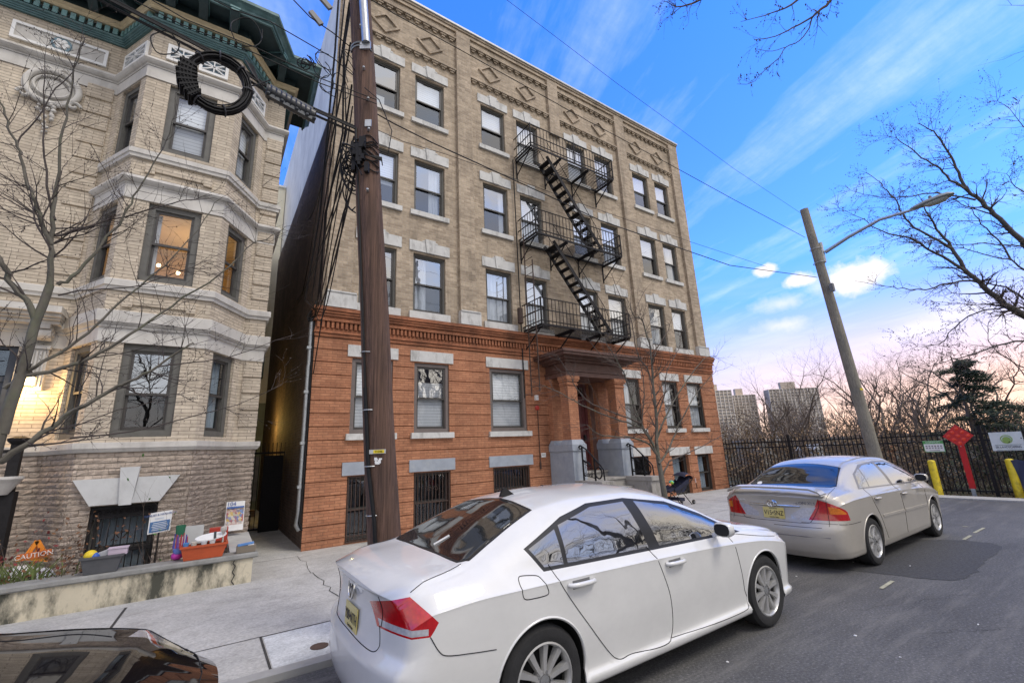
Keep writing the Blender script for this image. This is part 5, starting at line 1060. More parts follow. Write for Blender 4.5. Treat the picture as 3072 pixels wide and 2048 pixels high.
garden('garden_plant','rusty red-flowered plant beside the big white ornament',(20,850),9.1,30,.78,.14,plain('red_leaves',(.22,.03,.03),.8,.4),'plant',dens=.8)
garden('garden_plant','brown dried shrub between caution sign and grey trough',(450,880),9.0,30,.92,.17,plain('russet_leaves',(.16,.075,.03),.8,.4),'plant')
garden('garden_plant','dried brown flower stalks behind the grey trough',(830,850),9.0,9,1.05,.06,plain('seed_heads',(.13,.06,.03),.9,.4),'plant',.25,.03,1)
garden('rose_bush','thin rose canes with few green leaves under the notice sign',(1400,840),9.15,9,1.35,.10,plain('rose_leaves',(.06,.16,.03),.7,.4),'plant',.3,.03,.25)
gm = MB()
for k in range(150):
    p = Vector((A8(130,930,8.9).x+rg.gauss(0,.22),8.9+rg.uniform(-.08,.12),.06)); a = rg.uniform(0,6.28); h = rg.uniform(.45,.72); w = Vector((.008,0,0)); d = Vector((math.cos(a)*.22,math.sin(a)*.14,0)); gm.quad(p-w,p+w,p+d*.4+w+Vector((0,0,h*.75)),p+d*.4-w+Vector((0,0,h*.75))); gm.quad(p+d*.4-w+Vector((0,0,h*.75)),p+d*.4+w+Vector((0,0,h*.75)),p+d+Vector((0,0,h)))
tag(gm.build('grass_tuft', plain('garden_grass',(.13,.17,.05),.8,.4,7), uv=False, fix=False), 'tuft of long green grass above the garden wall cap', 'plant')
# ================================================================ utility pole and its cables
wp = wood('weathered_pole_wood', (.020,.013,.011), (.21,.125,.09), sc3=(8,8,.16)); up_ = thing('utility_pole', 'thick brown wooden utility pole, yellow number tag, cables wrapped near the top', 'utility pole', (1.74,5.05,0))
PA = Vector((1.74,5.05,-.05)); PB = at(1079,-60,5.05)
def pz(z): f = (z-PA.z)/(PB.z-PA.z); return PA.lerp(PB, f)
mb = MB(); n = 14; mb.tube([PA.lerp(PB,i/n)+Vector((.006*math.sin(i*1.3),0,0)) for i in range(n+1)], [.182-.045*i/n for i in range(n+1)], 22); mb.build('pole', wp, up_, smooth=60)
CV = Vector((-.55,-.83,0)).normalized(); CR = Vector((.83,-.55,0))*1  # towards the camera / to its right, seen from the pole
def ps(z, side, out=0): p = pz(z); r = .182-.045*(z/8.5); q = CV*math.cos(side)+CR*math.sin(side); return p+q*(r+out)
MB().tube([ps(.0,-.15,.02),ps(1.2,-.2,.02),ps(1.7,-.45,.02),ps(2.6,-.5,.02)], .022, 8).tube([ps(2.6,-.5,.015),ps(5.9,-.6,.01)], .012, 6).build('conduit', M['black'], up_, smooth=60)
mb = MB()
for z in (1.25,1.75,2.35,3.0): mb.tube([ps(z,-.9+.1*i,.04*math.sin(i*.39)+.003) for i in range(9)], .006, 5)
mb.build('pipe_clamp', M['steel'], up_)
tz = at(1154,1353,4.88).z; tc = ps(tz,.12,.008); tx = CR; tg_ = MB().obox(tc, tx*.09, Vector((0,0,.022)), CV*.002).build('tag_plate', plain('aluminium_tag',(.52,.53,.54),.4,.1,8,metal=.5), up_)
MB().obox(tc+tx*.015+CV*.003, tx*.058, Vector((0,0,.017)), CV*.001).build('number_field', plain('yellow_tag',(.75,.58,.02),.5,.05), tg_); text('lettering', '71346', .033, tc+tx*.015+CV*.006, tx, (0,0,1), M['black'], tg_)
rp_ = random.Random(4); mb = MB(); [mb.obox(ps(tz-.09+rp_.uniform(-.03,.02),rp_.uniform(-.05,.35),.004), tx*rp_.uniform(.006,.02), Vector((0,0,rp_.uniform(.006,.02))), CV*.001) for k in range(7)]; mb.build('paper_scrap', M['white'], up_)
mb = MB(); mb.tube([ps(7.15,.55,.03),ps(7.9,.45,.05),ps(8.35,.3,.10)+Vector((.05,0,.3))], .055, 12); mb.build('arm_pipe', M['steel'], up_, smooth=50)
mb = MB(); [mb.tube([ps(z,-1.3+.18*i,.006) for i in range(15)], .012, 5) for z in (7.17,7.12)]; mb.obox(ps(7.12,.5,.02), tx*.07, (0,0,.06), CV*.012); mb.build('arm_bracket', M['steel'], up_)
mb = MB(); mb.obox(ps(5.95,.45,.01), tx*.04, (0,0,.05), CV*.01); [mb.lathe(ps(z,s,0),CV*math.cos(s)+CR*math.sin(s),[(.015,0),(.015,.05),(.008,.055)],8) for z, s in ((6.75,.3),(6.3,.5),(5.85,.45),(7.4,.2),(5.4,-.4),(5.0,.2))]; mb.build('bolt', M['steel'], up_)
rc = random.Random(12)
def sagline(a, b, sag, n=14): a = Vector(a); b = Vector(b); return [a.lerp(b,i/n)-Vector((0,0,sag*4*(i/n)*(1-i/n))) for i in range(n+1)]
def cable(name, lb, pts, r, k=5, group=None, m=None): return tag(MB().tube(pts, r, k).build(name, m or M['black'], uv=False, smooth=80), lb, 'cable', group)
# loops and terminal clutter strapped to the pole
mb = MB()
for k in range(15):
    c = ps(rc.uniform(5.0,5.75), rc.uniform(-1.9,-.4), .05); r1 = rc.uniform(.06,.16); r2_ = rc.uniform(.08,.24); a0 = rc.uniform(0,6)
    mb.tube([c+CR*(r1*math.cos(a0+t*.45))+Vector((0,0,r2_*math.sin(a0*.7+t*.45)))+CV*(.05*math.sin(t*.6)) for t in range(rc.randint(9,15))], rc.uniform(.006,.011), 5)
for k in range(9):
    z = rc.uniform(5.3,5.75); mb.tube([ps(z+.03*math.sin(i+k), -1.5+.25*i, .012) for i in range(12)], .008, 5)
for k in range(12): mb.obox(ps(rc.uniform(5.15,5.7), rc.uniform(-1.2,.3), .03), CR*rc.uniform(.01,.04), Vector((0,0,rc.uniform(.03,.08))), CV*.03)
mb.tube([ps(5.5,-.3,.03),ps(5.62,.2,.1),ps(5.55,.9,.10),ps(5.6,1.5,.12),ps(5.9,1.4,.2),ps(6.25,.9,.15),ps(6.45,.3,.03)], .006, 5)
for k in range(6): mb.tube([ps(5.5+.02*k,-.2,.02),ps(5.45,.4,.06),ps(5.44+.01*k,1.1,.08),ps(5.47,1.7,.03)], .007, 5)
tag(mb.build('cable_tangle', M['black'], uv=False), 'tangled black cable loops and terminals strapped to the brown pole', 'cables')
# main span to the left with coil and splice case
S = lambda x, y, Y=5.0: at(x, y, Y)
mb = MB()
for k in range(5):
    o = Vector((0,.02*k,.035*(k%3)-.02*(k//3))); mb.tube([S(*p)+o for p in ((1085,395),(950,335),(800,262),(690,190),(520,100),(330,2),(60,-150),(-500,-480))], .008 if k else .012, 5)
tag(mb.build('cable_bundle', M['black'], uv=False), 'thick bundle of black cables running away from the brown pole, carrying the coil', 'cable')
for i, pts in enumerate((((1130,300),(960,235),(760,140),(560,60),(420,-20),(100,-190)), ((1130,312),(960,250),(760,158),(540,72),(380,-10),(60,-170)))): cable('overhead_cable', ('upper' if i == 0 else 'lower')+' of two thin black wires above the cable coil, ending at the pole', [S(*p,4.85) for p in pts], .006)
cable('overhead_cable', 'thick wire from behind the pole rising past the teal cornice corner', [S(*p,5.3) for p in ((1075,240),(1000,175),(905,120),(810,65),(700,30),(560,-40))], .007)
cable('overhead_cable', 'wire with two grey clips crossing the blue gap between the houses', [S(*p,5.3) for p in ((1080,165),(1000,100),(930,52),(880,0),(800,-80))], .008)
for i, (x, y, a) in enumerate(((948,55,.75),(975,8,.7))): 
    c = S(x,y,5.3); d = Vector((math.cos(a),0,-math.sin(a))); tag(MB().obox(c, d*.10, Vector((d.z,0,-d.x))*.035, (0,.02,0)).build('cable_clip', M['grey']), ('lower' if i == 0 else 'upper')+' grey insulator block on the wire over the blue gap', 'insulator')
coil = thing('cable_coil', 'round coil of thick black cable hanging from the overhead bundle', 'cable coil', tuple(S(655,250,4.95))); c0 = S(655,250,4.95); rx = (S(742,250,4.95)-S(566,250,4.95)).length/2; rz = (S(655,165,4.95)-S(655,335,4.95)).length/2
mb = MB(); ux = Vector((.97,.1,-.20)).normalized(); uz = Vector((.22,0,.97)).normalized()
for k in range(22):
    f = rc.uniform(.82,1.06); o = Vector((rc.uniform(-.015,.015),rc.uniform(-.05,.05),rc.uniform(-.015,.015))); ph = rc.uniform(0,6)
    mb.tube([c0+o+ux*(rx*f*math.cos(t*.2618)*(1+.012*math.sin(3*t*.2618+ph)))+uz*(rz*f*math.sin(t*.2618)) for t in range(24)], rc.choice((.009,.011,.013)), 5, closed=True)
mb.build('cable_loop', M['black'], coil, uv=False, smooth=80)
mb = MB(); [mb.tube([c0+ux*(rx*.95*math.cos(a))+uz*(rz*.95*math.sin(a))+(ux*math.cos(a)+uz*math.sin(a))*(.055*math.cos(t*.785))+Vector((0,.065*math.sin(t*.785),0)) for t in range(8)],.008,4,closed=True) for a in (.3,1.1,1.9,2.6,4.4,5.3)]; mb.build('strap', plain('dull_strap',(.05,.05,.055),.6,.3), coil)
c = c0-ux*(rx*.93)-uz*(rz*.12)+Vector((0,-.02,0)); dp_ = Vector((0,1,0)); mb = MB(); kk = 8
for i in range(kk):
    a0, a1 = math.pi*(.98+.40*i/kk), math.pi*(.98+.40*(i+1)/kk); p0 = c0+ux*(rx*.95*math.cos(a0))+uz*(rz*.95*math.sin(a0)); p1 = c0+ux*(rx*.95*math.cos(a1))+uz*(rz*.95*math.sin(a1)); r_ = (ux*math.cos((a0+a1)/2)+uz*math.sin((a0+a1)/2))
    mb.obox((p0+p1)/2, (p1-p0)*.5, r_*(.062+.012*(i in (2,3,4,5))), dp_*.075); mb.obox((p0+p1)/2, (p1-p0)*.16, r_*(.075+.012*(i in (2,3,4,5))), dp_*.085)
    [mb.obox((p0+p1)/2+r_*q, (p1-p0)*.5, r_*.006, dp_*.083) for q in (-.04,-.01,.02,.05)]
mb.build('snowshoe_case', plain('black_ribbed_case',(.010,.010,.011),.6,.3,20,spec=.2), coil, smooth=40)
sc = thing('splice_case', 'long black ribbed splice case slung under the cable bundle', 'splice case', tuple(S(870,300))); a = S(800,272,4.97); b = S(945,352,4.97); d = (b-a)
mb = MB(); mb.tube([a,a+d*.02,b-d*.02,b],[.05,.075,.075,.05],14); [mb.tube([a+d*(.08+.1*i)+Vector((.0,.079*math.cos(t*.449),.079*math.sin(t*.449))) for t in range(14)],.009,4,closed=True) for i in range(9)]
mb.build('case_body', plain('black_splice_plastic',(.03,.032,.036),.4,.2,9), sc, smooth=40)
mb = MB(); mb.bar(a-Vector((0,.03,.07)), b-Vector((0,.03,.07)), .05, .05); mb.bar(a+Vector((0,0,.10)), b+Vector((0,0,.10)), .02); [mb.sphere(a+d*f+Vector((0,-.06,-.07)),.022,8) for f in (.03,.3,.6,.82,.97)]; [mb.bar(a+d*f+Vector((0,0,-.09)),a+d*f+Vector((0,0,.11)),.02,.03) for f in (.02,.5,.97)]; mb.build('hanger', M['steel'] if 0 else plain('dark_steel',(.06,.065,.07),.45,.3,metal=.5), sc)
mb = MB()
for k in range(7): mb.tube([S(735+4*k,180+3*k,5.05),S(760+3*k,225+4*k,5.0),S(790+2*k,262+5*k,4.98),S(806,280+4*k,4.97)],.007,5)
mb.tube([S(735,262,4.95),S(770,255,4.95),S(812,240,4.97)],.008,5)
tag(mb.build('cable_fan', M['black'], uv=False), 'fan of thin black cables entering the coil end of the splice case', 'cables')
for i, (cx, cy, r, lb) in enumerate(((740,98,46,'thin wire loop hanging before the teal soffit'),(495,130,34,'thin wire loop hanging beside the white star panels'))): c = S(cx,cy,5.0); rr = r/1325*5.6; cable('wire_loop', lb, [c+Vector((rr*.8*math.cos(t*.3),0.02*math.sin(t),rr*math.sin(t*.3)+rr*.4*(t > 18)*(t-18)/4)) for t in range(23)], .006)
mb = MB(); 
for k in range(10):
    c = S(905+rc.uniform(-25,35),188+rc.uniform(-15,15),5.1); mb.tube([c+Vector((.05*math.cos(t*.6+k),.03*math.sin(t*.7),.05*math.sin(t*.5+k))) for t in range(8)],.007,4)
tag(mb.build('cable_tangle', M['black'], uv=False), 'small knot of wires in front of the teal cornice corner', 'cables')
mb = MB()
for k in range(9):
    c = S(1020+rc.uniform(-55,40),195+rc.uniform(-20,70),5.0); mb.tube([c+Vector((.10*math.cos(t*.5+k),.04*math.sin(t*.7),.16*math.sin(t*.42+k))) for t in range(10)],.006,4)
tag(mb.build('cable_tangle', M['black'], uv=False), 'loose wire loops hanging between the pole and the parged wall', 'cables')
# drops to the houses
wc = Vector((1.72,10.58,5.15))
for i in (0,1,3,4,6,8):
    z0 = 5.35+.33*i; a = ps(z0,-1.6,.02); b = wc+Vector((rc.uniform(-.02,.06),rc.uniform(0,2.5) if i > 4 else 0,rc.uniform(-.25,3.6 if i > 4 else .3)))
    cable('service_drop', ('thick' if i%2 == 0 else 'thin')+' black service drop to the brick house corner, '+('lowest','second lowest','third lowest','fourth lowest','middle','fourth highest','third highest','second highest','highest')[i]+' on the brown pole', sagline(a, b, .35+.2*((i*7)%4)), .009 if i%2 else .013, 5, 'service drops to the brick house')
for i in range(4):
    x0 = (1010,1030,1048,1055)[i]; pts = [at(x0+8,-40,5.3),at(x0-5-6*i,150,5.4),at(x0-28+4*i,400,5.6),at(x0-50-10*i,640,6.2),at(x0-95,900,8.0),at(945,930,10.4)]
    cable('hanging_cable', ('outermost','second','third','innermost')[i]+' of four black cables hanging past the tan brick corner, counted towards the pole', pts, .010 if i%2 else .014, 5, 'cables hanging beside the brown pole')
cable('hanging_cable', 'beaded black cable from the pole knot down to the red brick corner', [ps(5.1,-1.2,.04),at(1030,640,5.6),at(1000,760,6.4),at(965,960,8.5),at(940,1120,10.35)], .012)
for i, (px, Z) in enumerate(((760,4.6),(745,4.0))): cable('service_drop', ('upper','lower')[i]+' of two black service drops from the brown pole into the alley', sagline(ps(5.9-.2*i,-1.7,.02), at(885-12*i,905+25*i,15), .5), .011, 5, 'service drops into the alley')
# spans to the wooden lamp pole
LP = lambda x, y: at(x, y, 5.08)
cable('overhead_cable', 'upper span crossing the diamond panels to the wooden lamp pole', [S(1090,-15,5.1),LP(1180,40),LP(1368,143),LP(1649,299),LP(1739,350),LP(2025,502),LP(2200,598),LP(2415,712)], .007)
cable('overhead_cable', 'lower thick span crossing the fire escape to the wooden lamp pole', [S(1095,322,5.1),LP(1180,370),LP(1296,428),LP(1400,475),LP(1649,589),LP(1802,662),LP(2047,747),LP(2190,796),LP(2452,832)], .009)
cable('overhead_cable', 'thin lower wire dipping across the second-floor windows', [S(1120,385,5.1),LP(1210,425),LP(1341,464),LP(1520,527),LP(1712,600),LP(2070,725),LP(2300,800)], .004)
cable('overhead_cable', 'single wire crossing open sky above the roof to the pole top', [S(1420,-70,5.0),S(1520,0,5.05),LP(1650,98),LP(1850,250),LP(2011,366),LP(2200,505),LP(2403,640)], .004)
# ================================================================ wooden lamp pole
lp = thing('street_lamp', 'grey leaning wooden lamp pole with long steel arm and cobra-head lamp', 'street lamp', (16.0,5.1,0)); A0 = Vector((16.05,5.1,-.05)); A1 = at(2412,628,5.1)
wg = wood('grey_green_pole_wood', (.17,.16,.13), (.40,.38,.31)); mb = MB(); mb.tube([A0.lerp(A1,i/12) for i in range(13)],[.172-.06*i/12 for i in range(13)],18); mb.build('pole', wg, lp, smooth=60)
ar = at(2475,757,4.95); hd = atx(2745,627,15.4); ex = atx(2800,606,15.4)
MB().tube([ar, ar.lerp(hd,.3)+Vector((0,0,.12)), ar.lerp(hd,.65)+Vector((0,0,.18)), hd],[.055,.05,.042,.038],10).build('arm', M['steel'], lp, smooth=60)
MB().tube([ar+Vector((0,.06,.35)),ar+Vector((0,.06,-.3))],.05,8).tube([A0.lerp(A1,.80)+Vector((.16*math.cos(t*.6),.16*math.sin(t*.6),0)) for t in range(11)],.012,4).tube([A0.lerp(A1,.85)+Vector((.15*math.cos(t*.6),.15*math.sin(t*.6),0)) for t in range(11)],.012,4).build('arm_bracket', M['steel'], lp)
h = (ex-hd).normalized(); side = h.cross(Vector((0,0,1))).normalized(); upv = side.cross(h); mb = MB(); secs = ((0,.05,.045),(.12,.10,.075),(.35,.16,.10),(.62,.185,.11),(.80,.15,.09),(.90,.06,.03)); Lh = .92; base = 0
for f, w, hh in secs:
    for j in range(12): a = j*.5236; mb.v.append(tuple(hd+h*(f-.1)+side*(w*math.cos(a))+upv*(hh*math.sin(a)*(1 if math.sin(a) > 0 else .45)+.02)))
for i in range(5):
    for j in range(12): mb.f.append((i*12+j,i*12+(j+1)%12,(i+1)*12+(j+1)%12,(i+1)*12+j)); mb.m.append(0)
mb.f.append(tuple(range(11,-1,-1))); mb.m.append(0); mb.f.append(tuple(range(60,72))); mb.m.append(0)
mb.build('lamp_head', plain('grey_lamp_housing',(.24,.27,.26),.45,.1), lp, smooth=50)
mb = MB(); 
for k, (f, w, dz) in enumerate(((.30,.10,-.02),(.38,.13,-.07),(.55,.15,-.085),(.70,.12,-.07),(.78,.08,-.02))):
    for j in range(9): a = math.pi*j/8; mb.v.append(tuple(hd+h*(f-.1)+side*(w*math.cos(a))+upv*(dz*math.sin(a)-.015)))
for i in range(4):
    for j in range(8): mb.f.append((i*9+j,i*9+j+1,(i+1)*9+j+1,(i+1)*9+j)); mb.m.append(0)
mb.build('lamp_glass', plain('frosted_refractor',(.40,.42,.38),.25,.1), lp, smooth=60); MB().lathe(hd+h*.35+upv*.12,upv,[(.04,0),(.035,.07),(.02,.09)],8).build('photocell', M['grey'], lp)
bx = at(2496,862,4.92); MB().box(bx.x-.06,bx.x+.06,bx.y-.05,bx.y+.05,bx.z-.12,bx.z+.12).build('junction_box', M['grey'], lp); c = A0.lerp(A1,.36); MB().obox(c+Vector((-.11,-.17,0)),(.04,-.02,0),(0,0,.03),(.003,.005,0)).build('yellow_band', yel, lp)
# ================================================================ far towers, shed
def tower(lb, x0, x1, ytop, D, depth, rows, bays, m, ang, side=None):
    a = atd(x0, ytop, D); b = atd(x1, ytop, D); z = a.z; fr = Fr((a.x,a.y),(b.x,b.y)); W = fr.len; t = thing('tower_block', lb, 'tower block', (a.x,a.y,0))
    MB().box(0,W,0,depth,-.05,z,fr).build('wall', m, t); mb = MB(); ml = MB(); hz = z/rows
    for r in range(1,rows):
        ml.box(0,W,-.5,-.01,hz*r+hz*.86,hz*r+hz*1.0,fr)
        for c in range(bays): mb.box(W*(c+.18)/bays,W*(c+.82)/bays,-.06,-.02,hz*r+hz*.25,hz*r+hz*.75,fr)
    for c in range(bays+1): ml.box(W*c/bays-.18,W*c/bays+.18,-.55,-.02,hz,z,fr)
    for r in range(1,rows):
        for c in range(4): mb.box(W+.02,W+.06,depth*(c+.2)/4,depth*(c+.8)/4,hz*r+hz*.25,hz*r+hz*.75,fr)
    mb.build('window_rows', plain('far_window',(.34,.32,.30),.5,.3), t)['kind'] = 'stuff'; ml.build('balcony_grid', plain('pale_balcony',(.66,.60,.53),.8,.1), t)
    MB().box(W*.3,W*.6,depth*.3,depth*.7,z,z+4,fr).build('roof_house', m, t); return t
tb = plain('far_tan_brick', (.56,.46,.36), .9, .1, .05); tb2 = plain('far_grey_brick', (.48,.41,.34), .9, .1, .05)
tower('pale gridded tower block peeking past the corner of the brick house', 2120, 2192, 1172, 250, 14, 17, 6, tb, 0); tower('tan tower block with balcony edge lit by the low sun', 2190, 2264, 1186, 262, 6, 17, 7, tb, 0); tower('wide grey-brown tower block behind the bare trees', 2304, 2452, 1168, 250, 5, 18, 14, tb2, 0)
p = atd(2310,1330,32); sd = thing('park_shed', 'small pale flat-roofed shed beyond the fence', 'shed', (p.x,p.y,0)); MB().box(p.x-1.1,p.x+1.1,p.y,p.y+2,-.05,1.7).build('wall', plain('pale_shed_wall',(.42,.42,.40),.8), sd); MB().box(p.x-1.3,p.x+1.3,p.y-.3,p.y+2.2,1.702,1.82).build('roof', plain('grey_shed_roof',(.30,.31,.33),.7), sd)
p = atd(2455,1352,30); tag(MB().box(p.x-.7,p.x+.7,p.y,p.y+1,-.05,1.0).prism([(p.x-.8,1.0),(p.x+.8,1.0),(p.x,1.35)],p.y-.1,p.y+1.1).build('park_tent', plain('white_cover',(.6,.64,.68),.6)), 'small white covered heap in the park behind the fence', 'cover')
p = atd(2682,1372,26); tag(MB().box(p.x-.35,p.x+.35,p.y,p.y+.5,-.05,1.15).sphere((p.x-.05,p.y-.05,1.0),.22,8).build('park_bin', plain('rust_orange_bin',(.35,.13,.05),.7,.3)), 'rust-orange heap with pale bag behind the fence near the lamp pole', 'bin')
# ================================================================ stroller on the sidewalk
sr = thing('stroller', 'navy baby stroller with orange-rimmed canopy parked on the sidewalk', 'stroller', (11.85,8.7,SW)); nv = plain('navy_stroller_fabric', (.014,.017,.04), .85, .25, 9); z0 = SW
gx = lambda x, y: at(1980+x/8.713, 1380+y/8.713, 8.7)
for dy in (0, .42):
    o = Vector((0,dy,0)); mb = MB(); mb.tube([gx(590,840)+o, gx(840,1150)+o],.012,6).tube([gx(460,950)+o,gx(600,1150)+o],.012,6).tube([gx(300,850)+o,gx(260,980)+o,gx(240,1120)+o],.014,6).tube([gx(260,870)+o,gx(500,800)+o,gx(640,690)+o,gx(800,560)+o,gx(880,420)+o],.012,6).tube([gx(480,920)+o,gx(620,700)+o],.01,6).tube([gx(690,880)+o,gx(760,690)+o],.01,6); mb.build('frame', M['iron'], sr)
    for (x, y, r) in ((890,1145,.062),(245,1130,.062)):
        c = gx(x,y)+o; c.z = z0+r; w = MB().lathe(c-Vector((0,.02,0)),(0,1,0),[(r*.6,0),(r,.004),(r,.036),(r*.6,.04)],16).build('wheel', M['black'], sr, smooth=40); MB().lathe(c-Vector((0,.024,0)),(0,1,0),[(r*.55,0),(r*.5,.004)],12).build('hub', M['grey'], w)
def sheet3(mb, prof, y0, y1, th=.025):
    for a, b in zip(prof, prof[1:]):
        d = (b-a).normalized(); nrm = Vector((-d.z,0,d.x))*th; q = [a,b,b+nrm,a+nrm]
        P = [p+Vector((0,y0,0)) for p in q]; Q = [p+Vector((0,y1,0)) for p in q]; mb.quad(*P); mb.quad(*Q[::-1])
        for i in range(4): mb.quad(P[i],P[(i+1)%4],Q[(i+1)%4],Q[i])
mb = MB(); sheet3(mb, [gx(290,850),gx(420,760),gx(560,830),gx(640,800),gx(720,640),gx(800,470)], .02, .40, .05); [mb.quad(*[p+Vector((0,y,0)) for p in (gx(380,740),gx(560,620),gx(700,500),gx(760,560),gx(640,820),gx(430,860))]) for y in (.0,.42)]; mb.build('seat', nv, sr)
mb = MB(); cc = gx(740,520); R_ = .24
for i in range(8):
    for j in range(8):
        f = lambda i, j: cc+Vector((R_*math.cos(.15+i*.34)*math.sin(.25+j*.33) if 0 else R_*math.cos(.1+i*.30), .21-.24*math.cos(.2+j*.34), R_*math.sin(.1+i*.30)*(.55+.45*math.sin(.2+j*.34))))
        mb.quad(f(i,j),f(i+1,j),f(i+1,j+1),f(i,j+1))
cn = mb.build('canopy', nv, sr, smooth=60); mb = MB(); mb.tube([cc+Vector((R_*math.cos(.1+i*.30),-.02,R_*math.sin(.1+i*.30)*.66)) for i in range(8)],.016,6); mb.build('canopy_rim', plain('orange_rim',(.38,.13,.05),.6), cn)
MB().obox((gx(630,1050)+gx(520,980))/2+Vector((0,.2,0)),(.16,0,-.02),(0,.18,0),(0,0,.05)).build('basket', nv, sr); MB().tube([gx(920,470),gx(935,580)],.02,6).build('strap_tag', col((.60,.45,.42)), sr); MB().tube([gx(940,585),gx(970,725)],.012,5).build('strap', M['iron'], sr)
t_ = MB().sphere(gx(410,580)+Vector((0,.15,0)),.075,12,.8).build('toy', col((.06,.42,.38)), sr, smooth=60); MB().sphere(gx(380,590)+Vector((0,.09,0)),.05,10).build('toy_patch', col((.30,.50,.05)), t_); MB().sphere(gx(345,625)+Vector((0,.12,-.02)),.045,10).build('toy_patch', col((.65,.25,.15)), t_)
MB().tube([gx(350,640),gx(420,720)],.016,6).tube([gx(500,580),gx(560,630)],.012,6).build('bumper_bar', M['iron'], sr)
# ================================================================ cars
def crv(keys):
    xs = [k[0] for k in keys]; ys = [k[1] for k in keys]; n = len(xs); d = [(ys[i+1]-ys[i])/(xs[i+1]-xs[i]) for i in range(n-1)]
    m = [d[0]]+[0 if d[i-1]*d[i] <= 0 else 2*d[i-1]*d[i]/(d[i-1]+d[i]) for i in range(1,n-1)]+[d[-1]]
    def f(x):
        if x <= xs[0]: return ys[0]
        if x >= xs[-1]: return ys[-1]
        i = max(j for j in range(n-1) if xs[j] <= x); h = xs[i+1]-xs[i]; t = (x-xs[i])/h
        return ys[i]*(1+2*t)*(1-t)**2+m[i]*h*t*(1-t)**2+ys[i+1]*t*t*(3-2*t)+m[i+1]*h*t*t*(t-1)
    return f
def cgl(nm='car_window_glass', refl=.30):
    m, t, b = nt(nm); b.inputs['Base Color'].default_value = (.012,.014,.016,1); b.inputs['Roughness'].default_value = .03
    gl = N(t, 'ShaderNodeBsdfGlossy', Roughness=.015); nb = N(t, 'ShaderNodeBump', Strength=.25, Distance=.02); t.links.new(noise(t, coord(t), 2.5, 2), nb.inputs['Height']); t.links.new(nb.outputs[0], gl.inputs['Normal'])
    fr = N(t, 'ShaderNodeFresnel', IOR=1.5 if refl > .1 else 1.3); ad = N(t, 'ShaderNodeMath', operation='ADD', use_clamp=True); t.links.new(fr.outputs[0], ad.inputs[0]); ad.inputs[1].default_value = refl
    mx = N(t, 'ShaderNodeMixShader'); t.links.new(ad.outputs[0], mx.inputs[0]); t.links.new(b.outputs[0], mx.inputs[1]); t.links.new(gl.outputs[0], mx.inputs[2]); t.links.new(mx.outputs[0], t.nodes['Material Output'].inputs['Surface']); return m
def paint(name, c, metal=0, rough=.35, coat=.8, flake=0):
    m, t, b = nt(name); v = coord(t); r = ramp(t, noise(t, v, 2.2, 5, .65), [(.3,tuple(x*.94 for x in c)),(.7,tuple(min(1,x*1.03) for x in c))]); d = ramp(t, noise(t, v, 420, 2, .6), [(.3,(1-flake,)*3),(.7,(1+flake,)*3)])
    sp = N(t, 'ShaderNodeSeparateXYZ'); t.links.new(v, sp.inputs[0])
    gr = ramp(t, noise(t, v, 9, 6, .75, (1,1,2.5)), [(.45,(0,0,0)),(.8,(.35,.35,.35))])
    col = mixc(t, 1, r.outputs[0], d.outputs[0], 'MULTIPLY'); col = mixc(t, gr.outputs[0], col, tuple(x*.86 for x in c))
    t.links.new(col, b.inputs['Base Color']); b.inputs['Metallic'].default_value = metal; b.inputs['Roughness'].default_value = rough; b.inputs['Coat Weight'].default_value = coat; b.inputs['Coat Roughness'].default_value = .03; b.inputs['Specular IOR Level'].default_value = .5 if coat < 1 else .0; return m
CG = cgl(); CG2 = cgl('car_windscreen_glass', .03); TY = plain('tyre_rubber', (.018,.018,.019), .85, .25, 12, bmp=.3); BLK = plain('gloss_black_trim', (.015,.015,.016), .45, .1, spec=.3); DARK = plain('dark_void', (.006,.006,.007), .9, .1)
RED = None
def lens(name, c, rough=.12):
    m, t, b = nt(name); v = coord(t); n = N(t, 'ShaderNodeTexVoronoi', Scale=40); t.links.new(v, n.inputs['Vector']); r = ramp(t, n.outputs['Distance'], [(0,tuple(x*1.1 for x in c)),(.8,tuple(x*.82 for x in c))]); t.links.new(r.outputs[0], b.inputs['Base Color']); b.inputs['Roughness'].default_value = rough; b.inputs['Coat Weight'].default_value = 1; b.inputs['Coat Roughness'].default_value = .03; return m
LR_ = lens('red_lamp_lens', (.50,.008,.012)); LA = lens('amber_lamp_lens', (.75,.20,.015)); LC = lens('clear_lamp_lens', (.50,.50,.52)); CHR = plain('chrome', (.72,.73,.74), .12, .05, 8, metal=1); ALU = plain('alloy_rim', (.50,.50,.49), .35, .12, 8, metal=.6)
PLY = None
def plate_mat():
    m, t, b = nt('plate_buff'); v = coord(t); sp = N(t, 'ShaderNodeSeparateXYZ'); t.links.new(coord(t,True), sp.inputs[0]); r = ramp(t, noise(t, v, 3, 2), [(.3,(.64,.52,.14)),(.7,(.70,.60,.26))]); t.links.new(r.outputs[0], b.inputs['Base Color']); b.inputs['Roughness'].default_value = .35; return m
PLY = plate_mat()
